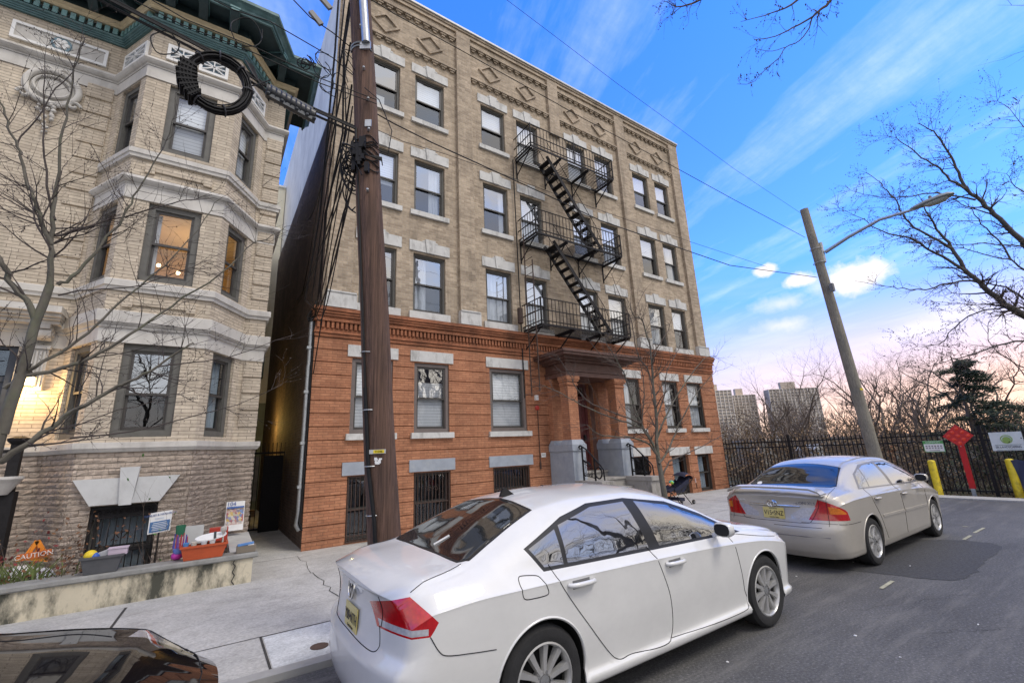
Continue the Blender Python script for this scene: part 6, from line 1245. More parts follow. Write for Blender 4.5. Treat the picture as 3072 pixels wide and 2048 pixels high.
def sedan(name, label, X0, Yc, sp, pm, wheels=True):
    L = sp['L']; hw, belt, rz, ry, top = (crv(sp[k]) for k in ('hw','belt','rz','ry','top')); ZS = sp.get('zs',.20)
    pr, pf = crv(sp['rear']), crv(sp['front']); fsw = sp.get('fsw',.30); rsw = sp.get('rsw',.15)
    car = thing(name, label, 'car', (X0+L/2, Yc, 0))
    FL = sp.get('flat',0)
    W3 = lambda x, y, z: (X0+x, Yc-y, z)              # local (from rear bumper, outward on the right side, up)
    def section(x):
        b, zb, yr, zr, zc = hw(x), belt(x), ry(x), rz(x), top(x)
        g = [(b-.13,ZS-.02),(b-.03-FL,ZS+.0),(b-.012-FL,ZS+.06),(b-.040+FL*.5,ZS+.085),(b-.036+FL*.5,ZS+.16),(b-.012,ZS+.36),(b-.004,.5*(ZS+zb)+.13),(b-.001,zb-.105),(b-.001,zb-.088),(b-.020,zb-.070),(b-.075,zb)]
        yb = b-.075; h = max(zr-zb,.0); bul = .03*min(1,h/.3)
        g += [(yb+(yr-yb)*.33+bul*.9,zb+h*.33),(yb+(yr-yb)*.7+bul,zb+h*.7),(yr+.012,zr-.012*min(1,h/.1)),(yr-.04,zr+min(.022,(zc-zr)*.5)),(yr*.72,zr+.62*(zc-zr)),(yr*.38,zr+.92*(zc-zr)),(0,zc)]
        out = []
        for i in range(len(g)-1):
            p0, p1, p2, p3 = g[max(i-1,0)], g[i], g[i+1], g[min(i+2,len(g)-1)]; k = 3
            for s in range(k):
                t = s/k; c = [(2*p1[a]+(p2[a]-p0[a])*t*.8+(3*(p2[a]-p1[a])*2-(1.6*(p2[a]-p0[a])+.8*(p3[a]-p1[a])))*t*t*1.0+((-4*(p2[a]-p1[a]))+.8*(p2[a]-p0[a])+.8*(p3[a]-p1[a]))*t**3)/2 for a in (0,1)]; out.append((max(0,c[0]),c[1]))
        out.append(g[-1]); return out
    xrear = lambda y, z, b: pr(z)+rsw*min(1.1,abs(y)/b)**3; xfront = lambda y, z, b: L-pf(z)-fsw*min(1.1,abs(y)/b)**2.6
    cols_ = []; MC = 14
    s0 = section(0); b0 = hw(0)
    for k in range(MC): cols_.append([(xrear(y*k/MC,z,b0), y*k/MC, z) for y,z in s0])
    cols_.append([(xrear(y,z,b0), y, z) for y,z in s0])
    xs = [.30+(L-.42-.30)*i/82 for i in range(83)]
    for x in xs:
        s = section(x); cols_.append([(x, y, z) for y,z in s])
    s1 = section(L); b1 = hw(L)
    for k in range(MC,-1,-1): cols_.append([(xfront(y*k/MC,z,b1), y*k/MC, z) for y,z in s1])
    n = len(s0); bm = bmesh.new(); G = [[bm.verts.new(p) for p in c] for c in cols_]
    for a in range(len(G)-1):
        for i in range(n-1):
            bm.faces.new((G[a][i],G[a+1][i],G[a+1][i+1],G[a][i+1]))
    bmesh.ops.remove_doubles(bm, verts=bm.verts, dist=1e-5); bmesh.ops.dissolve_degenerate(bm, dist=1e-5, edges=bm.edges); bm.normal_update()
    # outward normals
    bmesh.ops.recalc_face_normals(bm, faces=bm.faces); bm.normal_update()
    tot = sum(f.normal.y*f.calc_area() for f in bm.faces)
    if tot < 0: bmesh.ops.reverse_faces(bm, faces=bm.faces); bm.normal_update()
    bm.verts.ensure_lookup_table(); bm.faces.ensure_lookup_table()
    bv = BVHTree.FromBMesh(bm); ovn = [v.normal.copy() for v in bm.verts]; ofv = [[v.index for v in f.verts] for f in bm.faces]; oco = [v.co.copy() for v in bm.verts]
    for v in bm.verts: v.index = v.index
    bm.verts.index_update(); bm.faces.index_update()
    for i, v in enumerate(oco):
        if v.y < 1e-4: ovn[i].y = 0; ovn[i].normalize()
    def onrm(p):
        loc, nn, fi, d = bv.find_nearest(p)
        if fi is None: return Vector((0,0,1))
        s = Vector(); 
        for vi in ofv[fi]: s += ovn[vi]/max(1e-5,(oco[vi]-p).length)**1.5
        return s.normalized()
    lay = bm.faces.layers.int.new('cls'); AX = {'side':(0,2),'rear':(1,2),'plan':(0,1)}
    def inside(poly, q, m=0):
        c = (sum(p[0] for p in poly)/len(poly), sum(p[1] for p in poly)/len(poly))
        for i in range(len(poly)):
            a, b = poly[i], poly[(i+1)%len(poly)]; nx, ny = b[1]-a[1], a[0]-b[0]; s = (c[0]-a[0])*nx+(c[1]-a[1])*ny; t = (q[0]-a[0])*nx+(q[1]-a[1])*ny
            if s*t < -m: return False
        return True
    def cut(regions, cls, cond):
        bb = {}
        for view, poly in regions:
            ax = AX[view]
            for i in range(len(poly)):
                a, b = poly[i], poly[(i+1)%len(poly)]; co = [0,0,0]; no = [0,0,0]; co[ax[0]], co[ax[1]] = a; no[ax[0]], no[ax[1]] = b[1]-a[1], a[0]-b[0]
                if abs(no[0])+abs(no[1])+abs(no[2]) < 1e-9: continue
                fs = []
                for f in bm.faces:
                    if not cond(f.calc_center_median()): continue
                    ok = True
                    for v2, p2 in regions:
                        x2 = AX[v2]; q = [(v.co[x2[0]],v.co[x2[1]]) for v in f.verts]
                        if max(t[0] for t in q) < min(t[0] for t in p2)-.01 or min(t[0] for t in q) > max(t[0] for t in p2)+.01 or max(t[1] for t in q) < min(t[1] for t in p2)-.01 or min(t[1] for t in q) > max(t[1] for t in p2)+.01: ok = False; break
                    if ok: fs.append(f)
                geom = list({v for f in fs for v in f.verts})+list({e for f in fs for e in f.edges})+fs
                bmesh.ops.bisect_plane(bm, geom=geom, dist=2e-4, plane_co=co, plane_no=Vector(no).normalized())
        for f in bm.faces:
            c = f.calc_center_median()
            if cond(c) and all(inside(p, (c[AX[v][0]],c[AX[v][1]])) for v,p in regions): f[lay] = cls
    sid = lambda c: c.y > .42
    names = {0:('body',pm)}
    for nm, poly in sp['doors']: names[len(names)] = ('door',pm); cut([('side',poly)], len(names)-1, lambda c: c.y > .5 and c.z < belt(c.x)+.01 if 0 else c.y > .5)
    k = len(names); names[k] = ('window_trim', sp['trim']); cut([('side',sp['dlo'])], k, sid); 
    for poly in sp['panes']: k = len(names); names[k] = ('side_window',CG); cut([('side',poly)], k, sid)
    any_ = lambda c: c.z > .8
    for nm, poly in (('rear_windscreen',sp['rearglass']),('windscreen',sp['frontglass'])):
        k = len(names); names[k] = (nm+'_seal',BLK); cut([('plan',[(x+(.025 if x > sum(p[0] for p in poly)/len(poly) else -.025), y+.02*(y > 0)) for x,y in poly])], k, any_)
        k = len(names); names[k] = (nm,CG2); cut([('plan',poly)], k, any_)
    for nm, m, regs, cond in sp['lamps']: k = len(names); names[k] = (nm,m); cut(regs, k, cond)
    RA = sp.get('ra',.375); WR = sp.get('wr',.335); circ = {}
    for ax_ in sp['axles']:
        poly = [(ax_+RA*math.cos(t*math.pi/16), WR+.01+RA*math.sin(t*math.pi/16)) for t in range(32)]
        cut([('side',poly)], -1, lambda c: c.y > .5 and c.z < .85)
    groups = {}
    for f in bm.faces: groups.setdefault(f[lay], []).append(f)
    org = Vector((X0+L/2,Yc,0)); objs = {}
    for cls, fs in groups.items():
        if cls == -1: continue
        nm, m = names[cls]; two = nm in ('door','side_window','headlamp','tail_lamp','lamp_amber','lamp_clear','window_trim','reflector')
        for part in ((1,),(-1,)) if two else ((1,-1),):
            vs = []; ns = []; F = []
            for s in part:
                mp = {}
                for f in fs:
                    idx = []
                    for v in f.verts:
                        if v not in mp:
                            mp[v] = len(vs); q = Vector(W3(v.co.x, v.co.y*s, v.co.z))-org; vs.append(tuple(q)); nn = onrm(v.co); ns.append((nn.x, -nn.y*s, nn.z))
                        idx.append(mp[v])
                    F.append(idx[::-1] if s == 1 else idx)
            me = bpy.data.meshes.new(nm); me.from_pydata(vs, [], F); me.materials.append(m); me.polygons.foreach_set('use_smooth',[True]*len(F)); me.update(); me.normals_split_custom_set_from_vertices(ns)
            o = bpy.data.objects.new(nm, me); COL.objects.link(o); o.parent = car; ORG[o.name] = org; objs.setdefault(nm,[]).append(o)
    # projecting helpers
    def proj(view, a, b, lift=0, s=1):
        if view == 'side': loc, nn, *_ = bv.ray_cast(Vector((a,2,b)), Vector((0,-1,0)))
        elif view == 'rear': loc, nn, *_ = bv.ray_cast(Vector((-2,max(abs(a),1e-4),b)), Vector((1,0,0)))
        else: loc, nn, *_ = bv.ray_cast(Vector((a,max(abs(b),1e-4),3)), Vector((0,0,-1)))
        if loc is None: return None
        loc = loc+onrm(loc)*lift; return Vector(W3(loc.x, loc.y*s, loc.z))
    for view, pts, both in sp['seams']:
        P = []
        for j in range(len(pts)-1):
            p0, p1, p2, p3 = pts[max(j-1,0)], pts[j], pts[j+1], pts[min(j+2,len(pts)-1)]
            if pts[0] == pts[-1]: p0 = pts[j-1] if j else pts[-2]; p3 = pts[j+2] if j+2 < len(pts) else pts[1]
            for i in range(10): t = i/10; P.append(tuple(.5*(2*p1[a]+(p2[a]-p0[a])*t*.8+(6*(p2[a]-p1[a])-1.6*(p2[a]-p0[a])-.8*(p3[a]-p1[a]))*t*t+(-4*(p2[a]-p1[a])+.8*(p2[a]-p0[a])+.8*(p3[a]-p1[a]))*t**3) for a in (0,1)))
        P.append(pts[-1])
        for s in ((1,-1) if both else (1,)):
            q = [proj(view, a, b, .0005, s) for a,b in P]; q = [x for x in q if x]
            if len(q) > 1: MB().tube(q, .0032, 4).build('panel_gap', DARK, objs['body'][0], uv=False)
    mb = MB(); mb.box(X0+.35,X0+L-.45,Yc-.72,Yc+.72,.17,.62); mb.build('light_block_box', DARK, car)  # dark box inside the shell, added to block light
    # wheels
    for ax_ in sp['axles']:
        for s in (1,-1):
            yo = hw(ax_)-.025; c = Vector(W3(ax_, yo*s, WR)); axd = Vector((0,-s,0)); w = thing('wheel_tmp','','',(0,0,0)) if 0 else None
            ty = MB().lathe(c-axd*.21, axd, [(WR*.66,0),(WR*.93,.0),(WR,.03),(WR,.18),(WR*.93,.212),(WR*.80,.222),(WR*.69,.208)], 40, cap=False); tyo = ty.build('wheel', TY, car, smooth=35)
            rm = MB(); R1 = WR*.70; rm.lathe(c, axd, [(R1,-.18),(R1,.0),(R1*.95,.004),(R1*.90,-.012),(R1*.88,-.05)], 40, cap=False); rm.lathe(c-axd*.035, axd, [(.001,.02),(R1*.26,.016),(R1*.30,.0),(R1*.30,-.03)], 20)
            ns_ = sp['spokes']; ux = Vector((1,0,0)); uz = Vector((0,0,1))
            for i in range(ns_):
                a = 2*math.pi*i/ns_+.2; d = ux*math.cos(a)+uz*math.sin(a); e = axd.cross(d); wi, wo = sp['spw']; p0 = c+d*R1*.2; p1 = c+d*R1*.93; b_ = len(rm.v)
                for p, wd, h0, h1 in ((p0,wi,-.035,-.008),(c+d*R1*.6,(wi+wo)/2,-.045,-.012),(p1,wo,-.05,-.008)):
                    rm.v += [tuple(p-e*wd+axd*h0),tuple(p-e*wd*.7+axd*h1),tuple(p+e*wd*.7+axd*h1),tuple(p+e*wd+axd*h0)]
                for q in (0,4):
                    for j in range(3): rm.f.append((b_+q+j,b_+q+j+1,b_+q+4+j+1,b_+q+4+j)); rm.m.append(0)
            rm.build('rim', ALU, tyo, smooth=40)
            bk = MB().lathe(c-axd*.10, axd, [(.001,0),(R1*.98,0)], 24, cap=False); bk.build('dark_backing_disc', DARK, tyo)  # near-black disc painted in for the dark behind the spokes
            hb = MB().lathe(c-axd*.018, axd, [(R1*.17,0),(R1*.16,.008),(.001,.01)], 16); [hb.lathe(c-axd*.012+(ux*math.cos(t*1.2566)+uz*math.sin(t*1.2566))*R1*.24, axd, [(.012,-.02),(.010,.006)], 8) for t in range(5)]; hb.build('hub_cap', sp.get('hub',M['grey']), tyo)
            # wheel well
            ww = MB(); pts = []
            for t in range(-3,36):
                a = t*math.pi/32; x, z = ax_+RA*math.cos(a), WR+.01+RA*math.sin(a); z = max(z, ZS-.01)
                hit = bv.ray_cast(Vector((x,2,z+.0)), Vector((0,-1,0)))[0]; yy = hit.y if hit and hit.y > .5 else hw(ax_)-.03; pts.append((x,yy,z))
            for p, q in zip(pts, pts[1:]):
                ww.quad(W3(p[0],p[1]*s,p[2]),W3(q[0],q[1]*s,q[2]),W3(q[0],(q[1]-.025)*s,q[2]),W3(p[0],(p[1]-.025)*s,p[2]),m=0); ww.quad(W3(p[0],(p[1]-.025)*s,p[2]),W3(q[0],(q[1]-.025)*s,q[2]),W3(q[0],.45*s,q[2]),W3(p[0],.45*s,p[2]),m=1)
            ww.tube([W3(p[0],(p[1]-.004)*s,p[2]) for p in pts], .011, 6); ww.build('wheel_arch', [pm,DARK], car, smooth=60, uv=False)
    # mirrors, handles
    mx, mz = sp['mirror']
    for s in (1,-1):
        c = Vector(W3(mx, (hw(mx)+.085)*s, mz)); mb = MB(); secs = ((-.055,.078,.055),(-.04,.092,.066),(.02,.088,.064),(.06,.06,.045),(.08,.02,.02)); 
        for dx, wy, wz in secs:
            for j in range(12):
                a = j*math.pi/6; ca, sa = math.cos(a), math.sin(a); e = lambda q: math.copysign(abs(q)**.7, q); mb.v.append((c.x+dx, c.y+wy*e(ca), c.z+wz*e(sa)))
        for i in range(4):
            for j in range(12): mb.f.append((i*12+j,i*12+(j+1)%12,(i+1)*12+(j+1)%12,(i+1)*12+j)); mb.m.append(0)
        mb.f.append(tuple(range(48,60))); mb.m.append(0); mb.bar(c+Vector((.03,.06*s,-.04)), Vector(W3(mx+.05,(hw(mx)-.06)*s,mz-.075)), .07, .035)
        mo = mb.build('wing_mirror', pm, car, smooth=50); gm_ = MB(); gm_.quad(*[(c.x-.0555, c.y+.074*math.copysign(abs(math.cos(j*math.pi/6))**.7,math.cos(j*math.pi/6)), c.z+.052*math.copysign(abs(math.sin(j*math.pi/6))**.7,math.sin(j*math.pi/6))) for j in range(12)]); gm_.build('mirror_glass', BLK, mo)
    for k, (hx0, hx1, hz) in enumerate(sp['handles']):
        for s in (1,-1):
            mb = MB(); P = [proj('side', hx0+(hx1-hx0)*f, hz-.004*f, l, s) for f, l in ((0,.004),(.08,.03),(.3,.04),(.7,.04),(.92,.03),(1,.004))]; mb.tube(P, [.014,.017,.018,.018,.017,.014], 8); d = objs['door'][2*k+(0 if s == 1 else 1)] if 2*k+1 < len(objs.get('door',[])) else car
            mb.build('handle', sp.get('handle_m',pm), d, smooth=50); p = proj('side',(hx0+hx1)/2,hz-.006,.0015,s); MB().obox(p,((hx1-hx0)*.33,0,0),(0,.0015,0),(0,0,.028)).build('handle_shade_patch', plain('handle_shadow',(.10,.10,.10),.6) if 'hs' not in M else M['hs'], d)  # flat dark patch stands in for shade behind the handle
    return car, W3, proj, objs
M['hs'] = plain('handle_shade_grey', (.16,.16,.16), .6)
def plate(car, c, code, m_w=.155, tilt=.0, top_='', bottom='Garden State'):
    n = Vector((-1,0,tilt)).normalized(); up = Vector((tilt,0,1)).normalized(); p = MB().obox(c, (0,m_w,0), up*.078, n*.003).build('number_plate', PLY, car)
    dk_ = col((.03,.025,.03)); text('lettering', code, .095, c+n*.005-up*.004, (0,-1,0), up, dk_, p, sx=.78); text('lettering', bottom, .026, c+n*.005-up*.062, (0,-1,0), up, dk_, p)
    if top_: text('lettering', top_, .026, c+n*.005+up*.064, (0,-1,0), up, dk_, p)
    mb = MB(); mb.obox(c+n*.0045, (0,m_w,0), up*.004, n*.0005) if 0 else None; return p
white = paint('white_car_paint', (.68,.68,.66), coat=.99, rough=.45); silver = paint('champagne_silver_paint', (.50,.465,.40), metal=.35, rough=.42, flake=.08); blackp = paint('black_car_paint', (.008,.007,.008), rough=.5, coat=1)
PS = dict(L=4.99, rsw=.115, hw=[(0,.845),(.2,.885),(.45,.905),(1.1,.93),(2.5,.935),(4.0,.925),(4.5,.885),(4.8,.80),(4.99,.70)], belt=[(0,.93),(.3,.995),(.7,1.02),(1.3,1.015),(2.4,.99),(3.4,.95),(3.9,.915),(4.4,.84),(4.8,.73),(4.99,.64)],
    rz=[(0,.965),(.3,1.04),(.55,1.075),(.8,1.165),(1.1,1.285),(1.4,1.37),(1.8,1.405),(2.3,1.40),(2.8,1.325),(3.2,1.195),(3.6,1.02),(3.78,.965),(4.3,.88),(4.8,.76),(4.99,.66)], ry=[(0,.745),(.3,.745),(.55,.72),(.8,.68),(1.1,.63),(1.4,.60),(2.3,.60),(2.8,.625),(3.2,.68),(3.6,.76),(3.8,.79),(4.4,.76),(4.8,.66),(4.99,.56)],
    top=[(0,1.03),(.08,1.065),(.3,1.09),(.58,1.115),(.85,1.23),(1.1,1.335),(1.4,1.435),(1.8,1.482),(2.3,1.485),(2.8,1.43),(3.2,1.30),(3.7,1.06),(3.85,1.005),(4.3,.935),(4.7,.84),(4.92,.73),(4.99,.68)],
    rear=[(.18,.12),(.30,.02),(.42,.0),(.61,.0),(.635,.006),(.65,.045),(.70,.058),(.85,.065),(.98,.035),(1.0,.02),(1.05,.02)], front=[(.18,.10),(.34,.0),(.55,.0),(.7,.06),(.8,.14)],
    dlo=[(1.06,1.145),(1.16,.995),(3.74,.93),(3.30,1.145),(2.85,1.30),(2.3,1.38),(1.83,1.378),(1.5,1.31)], trim=BLK,
    panes=[[(1.10,1.14),(1.18,1.018),(1.36,1.012),(1.39,1.235)],[(1.40,1.012),(2.31,.99),(2.27,1.352),(1.85,1.348),(1.44,1.258)],[(2.45,.985),(3.60,.955),(3.27,1.115),(2.84,1.27),(2.41,1.345)]],
    rearglass=[(.60,0),(.615,.60),(.68,.665),(1.28,.545),(1.34,0)], frontglass=[(3.86,0),(3.82,.45),(3.66,.715),(2.98,.56),(2.92,0)],
    doors=[('rear',[(1.24,1.03),(1.27,.9),(1.45,.66),(1.76,.31),(2.42,.28),(2.44,.6),(2.28,1.01)]),('front',[(2.285,1.01),(2.445,.6),(2.43,.28),(3.56,.26),(3.58,.45),(3.47,.94)])],
    seams=[('side',[(1.22,1.03),(1.27,.9),(1.45,.66),(1.76,.31),(1.95,.285),(2.42,.28),(2.44,.6),(2.28,1.0)],True),('side',[(2.43,.28),(3.56,.26),(3.58,.45),(3.47,.94)],True),('plan',[(.60,.67),(.42,.71),(.21,.735)],True),('side',[(.28,.79),(.36,.68),(.55,.645),(.72,.625)],True),
        ('rear',[(.52,.80),(.54,.70),(.50,.655),(.40,.645),(.0,.645)],True),('rear',[(.55,.98),(.56,.90),(.54,.80)],True),('side',[(.955,1.0),(1.08,.985),(1.115,.96),(1.15,.88),(1.12,.86),(.97,.865),(.935,.89),(.93,.97),(.955,1.0)],False),('side',[(3.6,.93),(4.0,.86),(4.4,.80)],True)],
    lamps=[('tail_lamp',LR_,[('side',[(-.2,.99),(.19,1.005),(.33,.86),(.28,.79),(-.2,.79)]),('rear',[(.37,.915),(.48,.79),(1.2,.79),(1.2,1.03),(.80,1.005)])],lambda c: c.x < .45 and c.y > .3),
        ('lamp_clear',LC,[('side',[(-.2,.845),(.27,.835),(.27,.80),(-.2,.805)]),('rear',[(.48,.845),(.52,.80),(1.2,.80),(1.2,.85)])],lambda c: c.x < .45 and c.y > .3),
        ('headlamp',LC,[('side',[(4.45,.80),(4.6,.81),(5.2,.70),(5.2,.60),(4.75,.64)])],lambda c: c.x > 4.3 and c.y > .42)],
    axles=(1.10,4.0), spokes=10, spw=(.016,.030), mirror=(3.22,1.035), handles=[(1.33,1.58,.885),(2.42,2.66,.85)])
wc_, W3, pj_, ob_w = sedan('parked_car', 'white parked sedan with red tail lamps, nearest the brown pole', .93, 3.66, PS, white)
c = Vector(W3(.01,0,.73)); pc = pj_('rear',0,.735,.012); plate(wc_, pc, 'Y88\u2022NTH', tilt=.05)
ec = pj_('rear',0,.93,.008); mb = MB(); en = Vector((-1,0,.08)).normalized(); eu = Vector((.08,0,1)).normalized(); yv = Vector((0,-1,0)); er = .074
mb.tube([ec+yv*(er*math.cos(t*.2618))+eu*(er*math.sin(t*.2618)) for t in range(24)],.007,6,closed=True); pq = lambda a, b: ec+yv*(er*a)+eu*(er*b)
for a, b in (((-.38,.88),(0,.12)),((0,.12),(.38,.88)),((-.9,.35),(-.42,-.85)),((-.42,-.85),(0,-.05)),((0,-.05),(.42,-.85)),((.42,-.85),(.9,.35))): mb.bar(pq(*a),pq(*b),.010,.008,up=(1,0,0))
mb.build('emblem', CHR, wc_, smooth=40); MB().lathe(ec-en*.004, en, [(er,0),(er,.003)], 20).build('emblem_ground', BLK, wc_)
p = pj_('plan',1.44,.0,0); mb = MB(); mb.prism([(p.x-.09,p.z-.005),(p.x+.09,p.z-.005),(p.x+.03,p.z+.03),(p.x-.03,p.z+.075),(p.x-.055,p.z+.07)], p.y-.014, p.y+.014); mb.build('antenna', BLK, wc_, smooth=30)
mb = MB(); a = pj_('plan',.66,.03,.004); b = pj_('plan',.78,-.12,.004); mb.bar(a+Vector((0,-.05,0)), b, .018, .01); mb.build('rear_sticker', M['white'], wc_)
# silver sedan
AS = dict(L=5.0, hw=[(0,.80),(.2,.86),(.5,.895),(1.1,.91),(2.5,.915),(4.0,.905),(4.5,.86),(4.8,.78),(5,.68)], belt=[(0,.95),(.3,1.0),(.7,1.03),(1.3,1.035),(2.3,1.015),(3.4,.975),(4.1,.90),(4.6,.80),(4.85,.72),(5,.62)],
    rz=[(0,.97),(.4,1.045),(.66,1.085),(1.0,1.22),(1.35,1.34),(1.75,1.405),(2.4,1.43),(2.9,1.41),(3.4,1.265),(3.85,1.06),(4.05,.98),(4.4,.905),(4.8,.775),(5,.65)], ry=[(0,.68),(.4,.72),(.66,.70),(1.0,.64),(1.35,.595),(2.4,.585),(2.9,.60),(3.4,.66),(3.85,.75),(4.05,.77),(4.5,.73),(4.8,.64),(5,.54)],
    top=[(0,1.0),(.1,1.05),(.5,1.085),(.66,1.10),(1.0,1.265),(1.3,1.40),(1.7,1.475),(2.3,1.50),(2.8,1.485),(3.2,1.41),(3.6,1.275),(4.0,1.08),(4.15,1.01),(4.5,.945),(4.85,.82),(5,.67)],
    rear=[(.18,.10),(.28,.03),(.40,.0),(.58,.0),(.63,.03),(.67,.06),(.9,.075),(1.0,.05),(1.05,.04)], front=[(.18,.10),(.34,.0),(.55,.0),(.7,.06),(.8,.14)],
    dlo=[(1.02,1.05),(4.12,.955),(3.78,1.13),(3.3,1.295),(2.9,1.38),(2.4,1.40),(1.75,1.372),(1.3,1.25)], trim=plain('grey_window_trim',(.22,.21,.20),.35,.1,8,metal=.5),
    panes=[[(1.10,1.065),(1.42,1.055),(1.60,1.312),(1.36,1.245)],[(1.45,1.055),(2.29,1.03),(2.31,1.372),(1.85,1.352),(1.64,1.315)],[(2.41,1.03),(3.78,.995),(3.62,1.14),(3.25,1.275),(2.88,1.352),(2.43,1.372)]],
    rearglass=[(.66,0),(.68,.58),(.74,.64),(1.27,.53),(1.33,0)], frontglass=[(4.12,0),(4.08,.45),(3.92,.70),(3.0,.555),(2.94,0)],
    doors=[('rear',[(1.18,1.05),(1.22,.9),(1.42,.62),(1.58,.29),(2.42,.27),(2.44,.6),(2.36,1.03)]),('front',[(2.365,1.03),(2.445,.6),(2.43,.27),(3.63,.27),(3.64,.6),(3.6,.98)])],
    seams=[('side',[(1.18,1.05),(1.22,.9),(1.42,.62),(1.58,.30)],True),('side',[(2.42,.28),(2.44,.6),(2.36,1.03)],True),('side',[(3.63,.28),(3.64,.6),(3.6,.96)],True),('side',[(.05,.655),(.35,.64),(.68,.64)],True),('rear',[(.62,.98),(.60,.86),(.50,.68),(.42,.645),(0,.645)],True),('plan',[(.66,.655),(.35,.70),(.12,.70)],True),('rear',[(0,.595),(.62,.595)],False)],
    lamps=[('tail_lamp',LR_,[('side',[(-.2,.975),(.12,.975),(.34,.80),(.38,.69),(-.2,.69)]),('rear',[(.62,.985),(.46,.69),(1.2,.69),(1.2,.985)])],lambda c: c.x < .5 and c.y > .3),
        ('lamp_amber',LA,[('side',[(.18,.875),(.25,.85),(.32,.775),(.18,.775)])],lambda c: c.x < .5 and c.y > .6),('lamp_clear',LC,[('rear',[(.40,.845),(.57,.865),(.46,.69),(.24,.69),(.24,.75)])],lambda c: c.x < .3),
        ('headlamp',LC,[('side',[(4.45,.78),(4.6,.79),(5.2,.70),(5.2,.58),(4.75,.60)])],lambda c: c.x > 4.3 and c.y > .4)],
    axles=(1.06,3.98), spokes=7, spw=(.026,.034), mirror=(3.30,1.075), handles=[(1.30,1.47,.90),(2.44,2.60,.875)], ra=.365, wr=.325, flat=.022, handle_m=silver)
sc_, W3, pj_, ob_s = sedan('parked_car', 'silver parked sedan with rear spoiler beyond the white car', 7.22, 3.78, AS, silver)
pc = pj_('rear',0,.755,.012); plate(sc_, pc, 'V15\u2022SNZ', tilt=.0, top_='New Jersey')
mb = MB(); q = [pj_('rear',y,.865,.004,s) for y,s in ((.38,-1),(.2,-1),(.02,1),(.2,1),(.38,1))]; mb.tube(q,[.012,.019,.021,.019,.012],8); mb.build('chrome_garnish', CHR, sc_, smooth=50)
ec = pj_('rear',0,.89,.02); mb = MB(); 
for a_, b_, dz in ((.075,.048,0),(.026,.046,0),(.055,.018,.012)): mb.tube([ec+Vector((-.004,-a_*math.cos(t*.2618),b_*math.sin(t*.2618)+dz)) for t in range(24)],.006,5,closed=True)
mb.build('emblem', CHR, sc_, smooth=50)
text('lettering', 'AVALON XLS', .055, pj_('rear',.40,.915,.008), (0,-1,0), (0.1,0,1), col((.10,.10,.12)), sc_, sx=1.15); text('lettering', 'V6 VVT', .035, pj_('rear',.48,.915,.008,-1), (0,-1,0), (0.1,0,1), M['white'], sc_)
mb = MB()
q = []
for y, s in ((.70,-1),(.66,-1),(.55,-1),(.25,-1),(.02,1),(.25,1),(.55,1),(.66,1),(.70,1)):
    f = 1 if abs(y) < .5 else (.88 if y < .6 else (.45 if y < .68 else .0)); q.append((Vector(W3(.12,y*s,1.035+.085*f)), .5+.5*f))
for (a, fa), (b, fb) in zip(q, q[1:]):
    A = [a+Vector((-.075,0,.012)),a+Vector((.09,0,.022)),a+Vector((.10,0,.004)),a+Vector((-.07,0,-.014))]; B = [b+Vector((-.075,0,.012)),b+Vector((.09,0,.022)),b+Vector((.10,0,.004)),b+Vector((-.07,0,-.014))]
    for i in range(4): mb.quad(A[i],A[(i+1)%4],B[(i+1)%4],B[i])
mb.build('spoiler', silver, sc_, smooth=40); mb = MB(); a = pj_('side',1.5,.63,.004); b = pj_('side',3.58,.595,.004); mb.bar(pj_('side',1.5,.63,.006),pj_('side',2.42,.613,.006),.012,.035); mb.bar(pj_('side',2.46,.612,.006),pj_('side',3.58,.592,.006),.012,.035); mb.build('side_moulding', silver, sc_)
p = pj_('plan',.735,.50,.006,-1); mb = MB(); mb.lathe(p, (-.55,0,.83), [(.04,0),(.04,.002)], 16); mb.build('rear_sticker', M['white'], sc_)
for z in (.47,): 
    mb = MB(); P = [pj_('rear',y,z,.003,s) for y,s in ((.7,-1),(.4,-1),(.1,-1),(.1,1),(.4,1),(.7,1))]; mb.tube([x for x in P if x],.008,4); mb.build('bumper_shade_strip', plain('bumper_shadow_line',(.20,.19,.18),.5), sc_)  # dark line laid on the bumper in place of a shadow
# black car at the lower-left corner
BS = dict(PS); low_ = lambda ks: [(x, z-.10*min(1,max(0,(x-3.0)/.7))) for x,z in ks]; BS['top'] = low_(PS['top']); BS['rz'] = low_(PS['rz']); BS['belt'] = low_(PS['belt']); BS['seams'] = PS['seams']+[('plan',[(3.9,.0),(3.88,.5),(3.8,.70),(4.2,.74),(4.62,.66),(4.84,.45),(4.9,0)],True),('side',[(4.42,.72),(4.62,.71)],True)]; BS['trim'] = BLK; BS['lamps'] = [l for l in PS['lamps'] if l[0] != 'lamp_clear']
bc_, W3, pj_, ob_b = sedan('parked_car', 'glossy black car parked behind the white one, bonnet mirroring the house', -4.80, 3.66, BS, blackp)
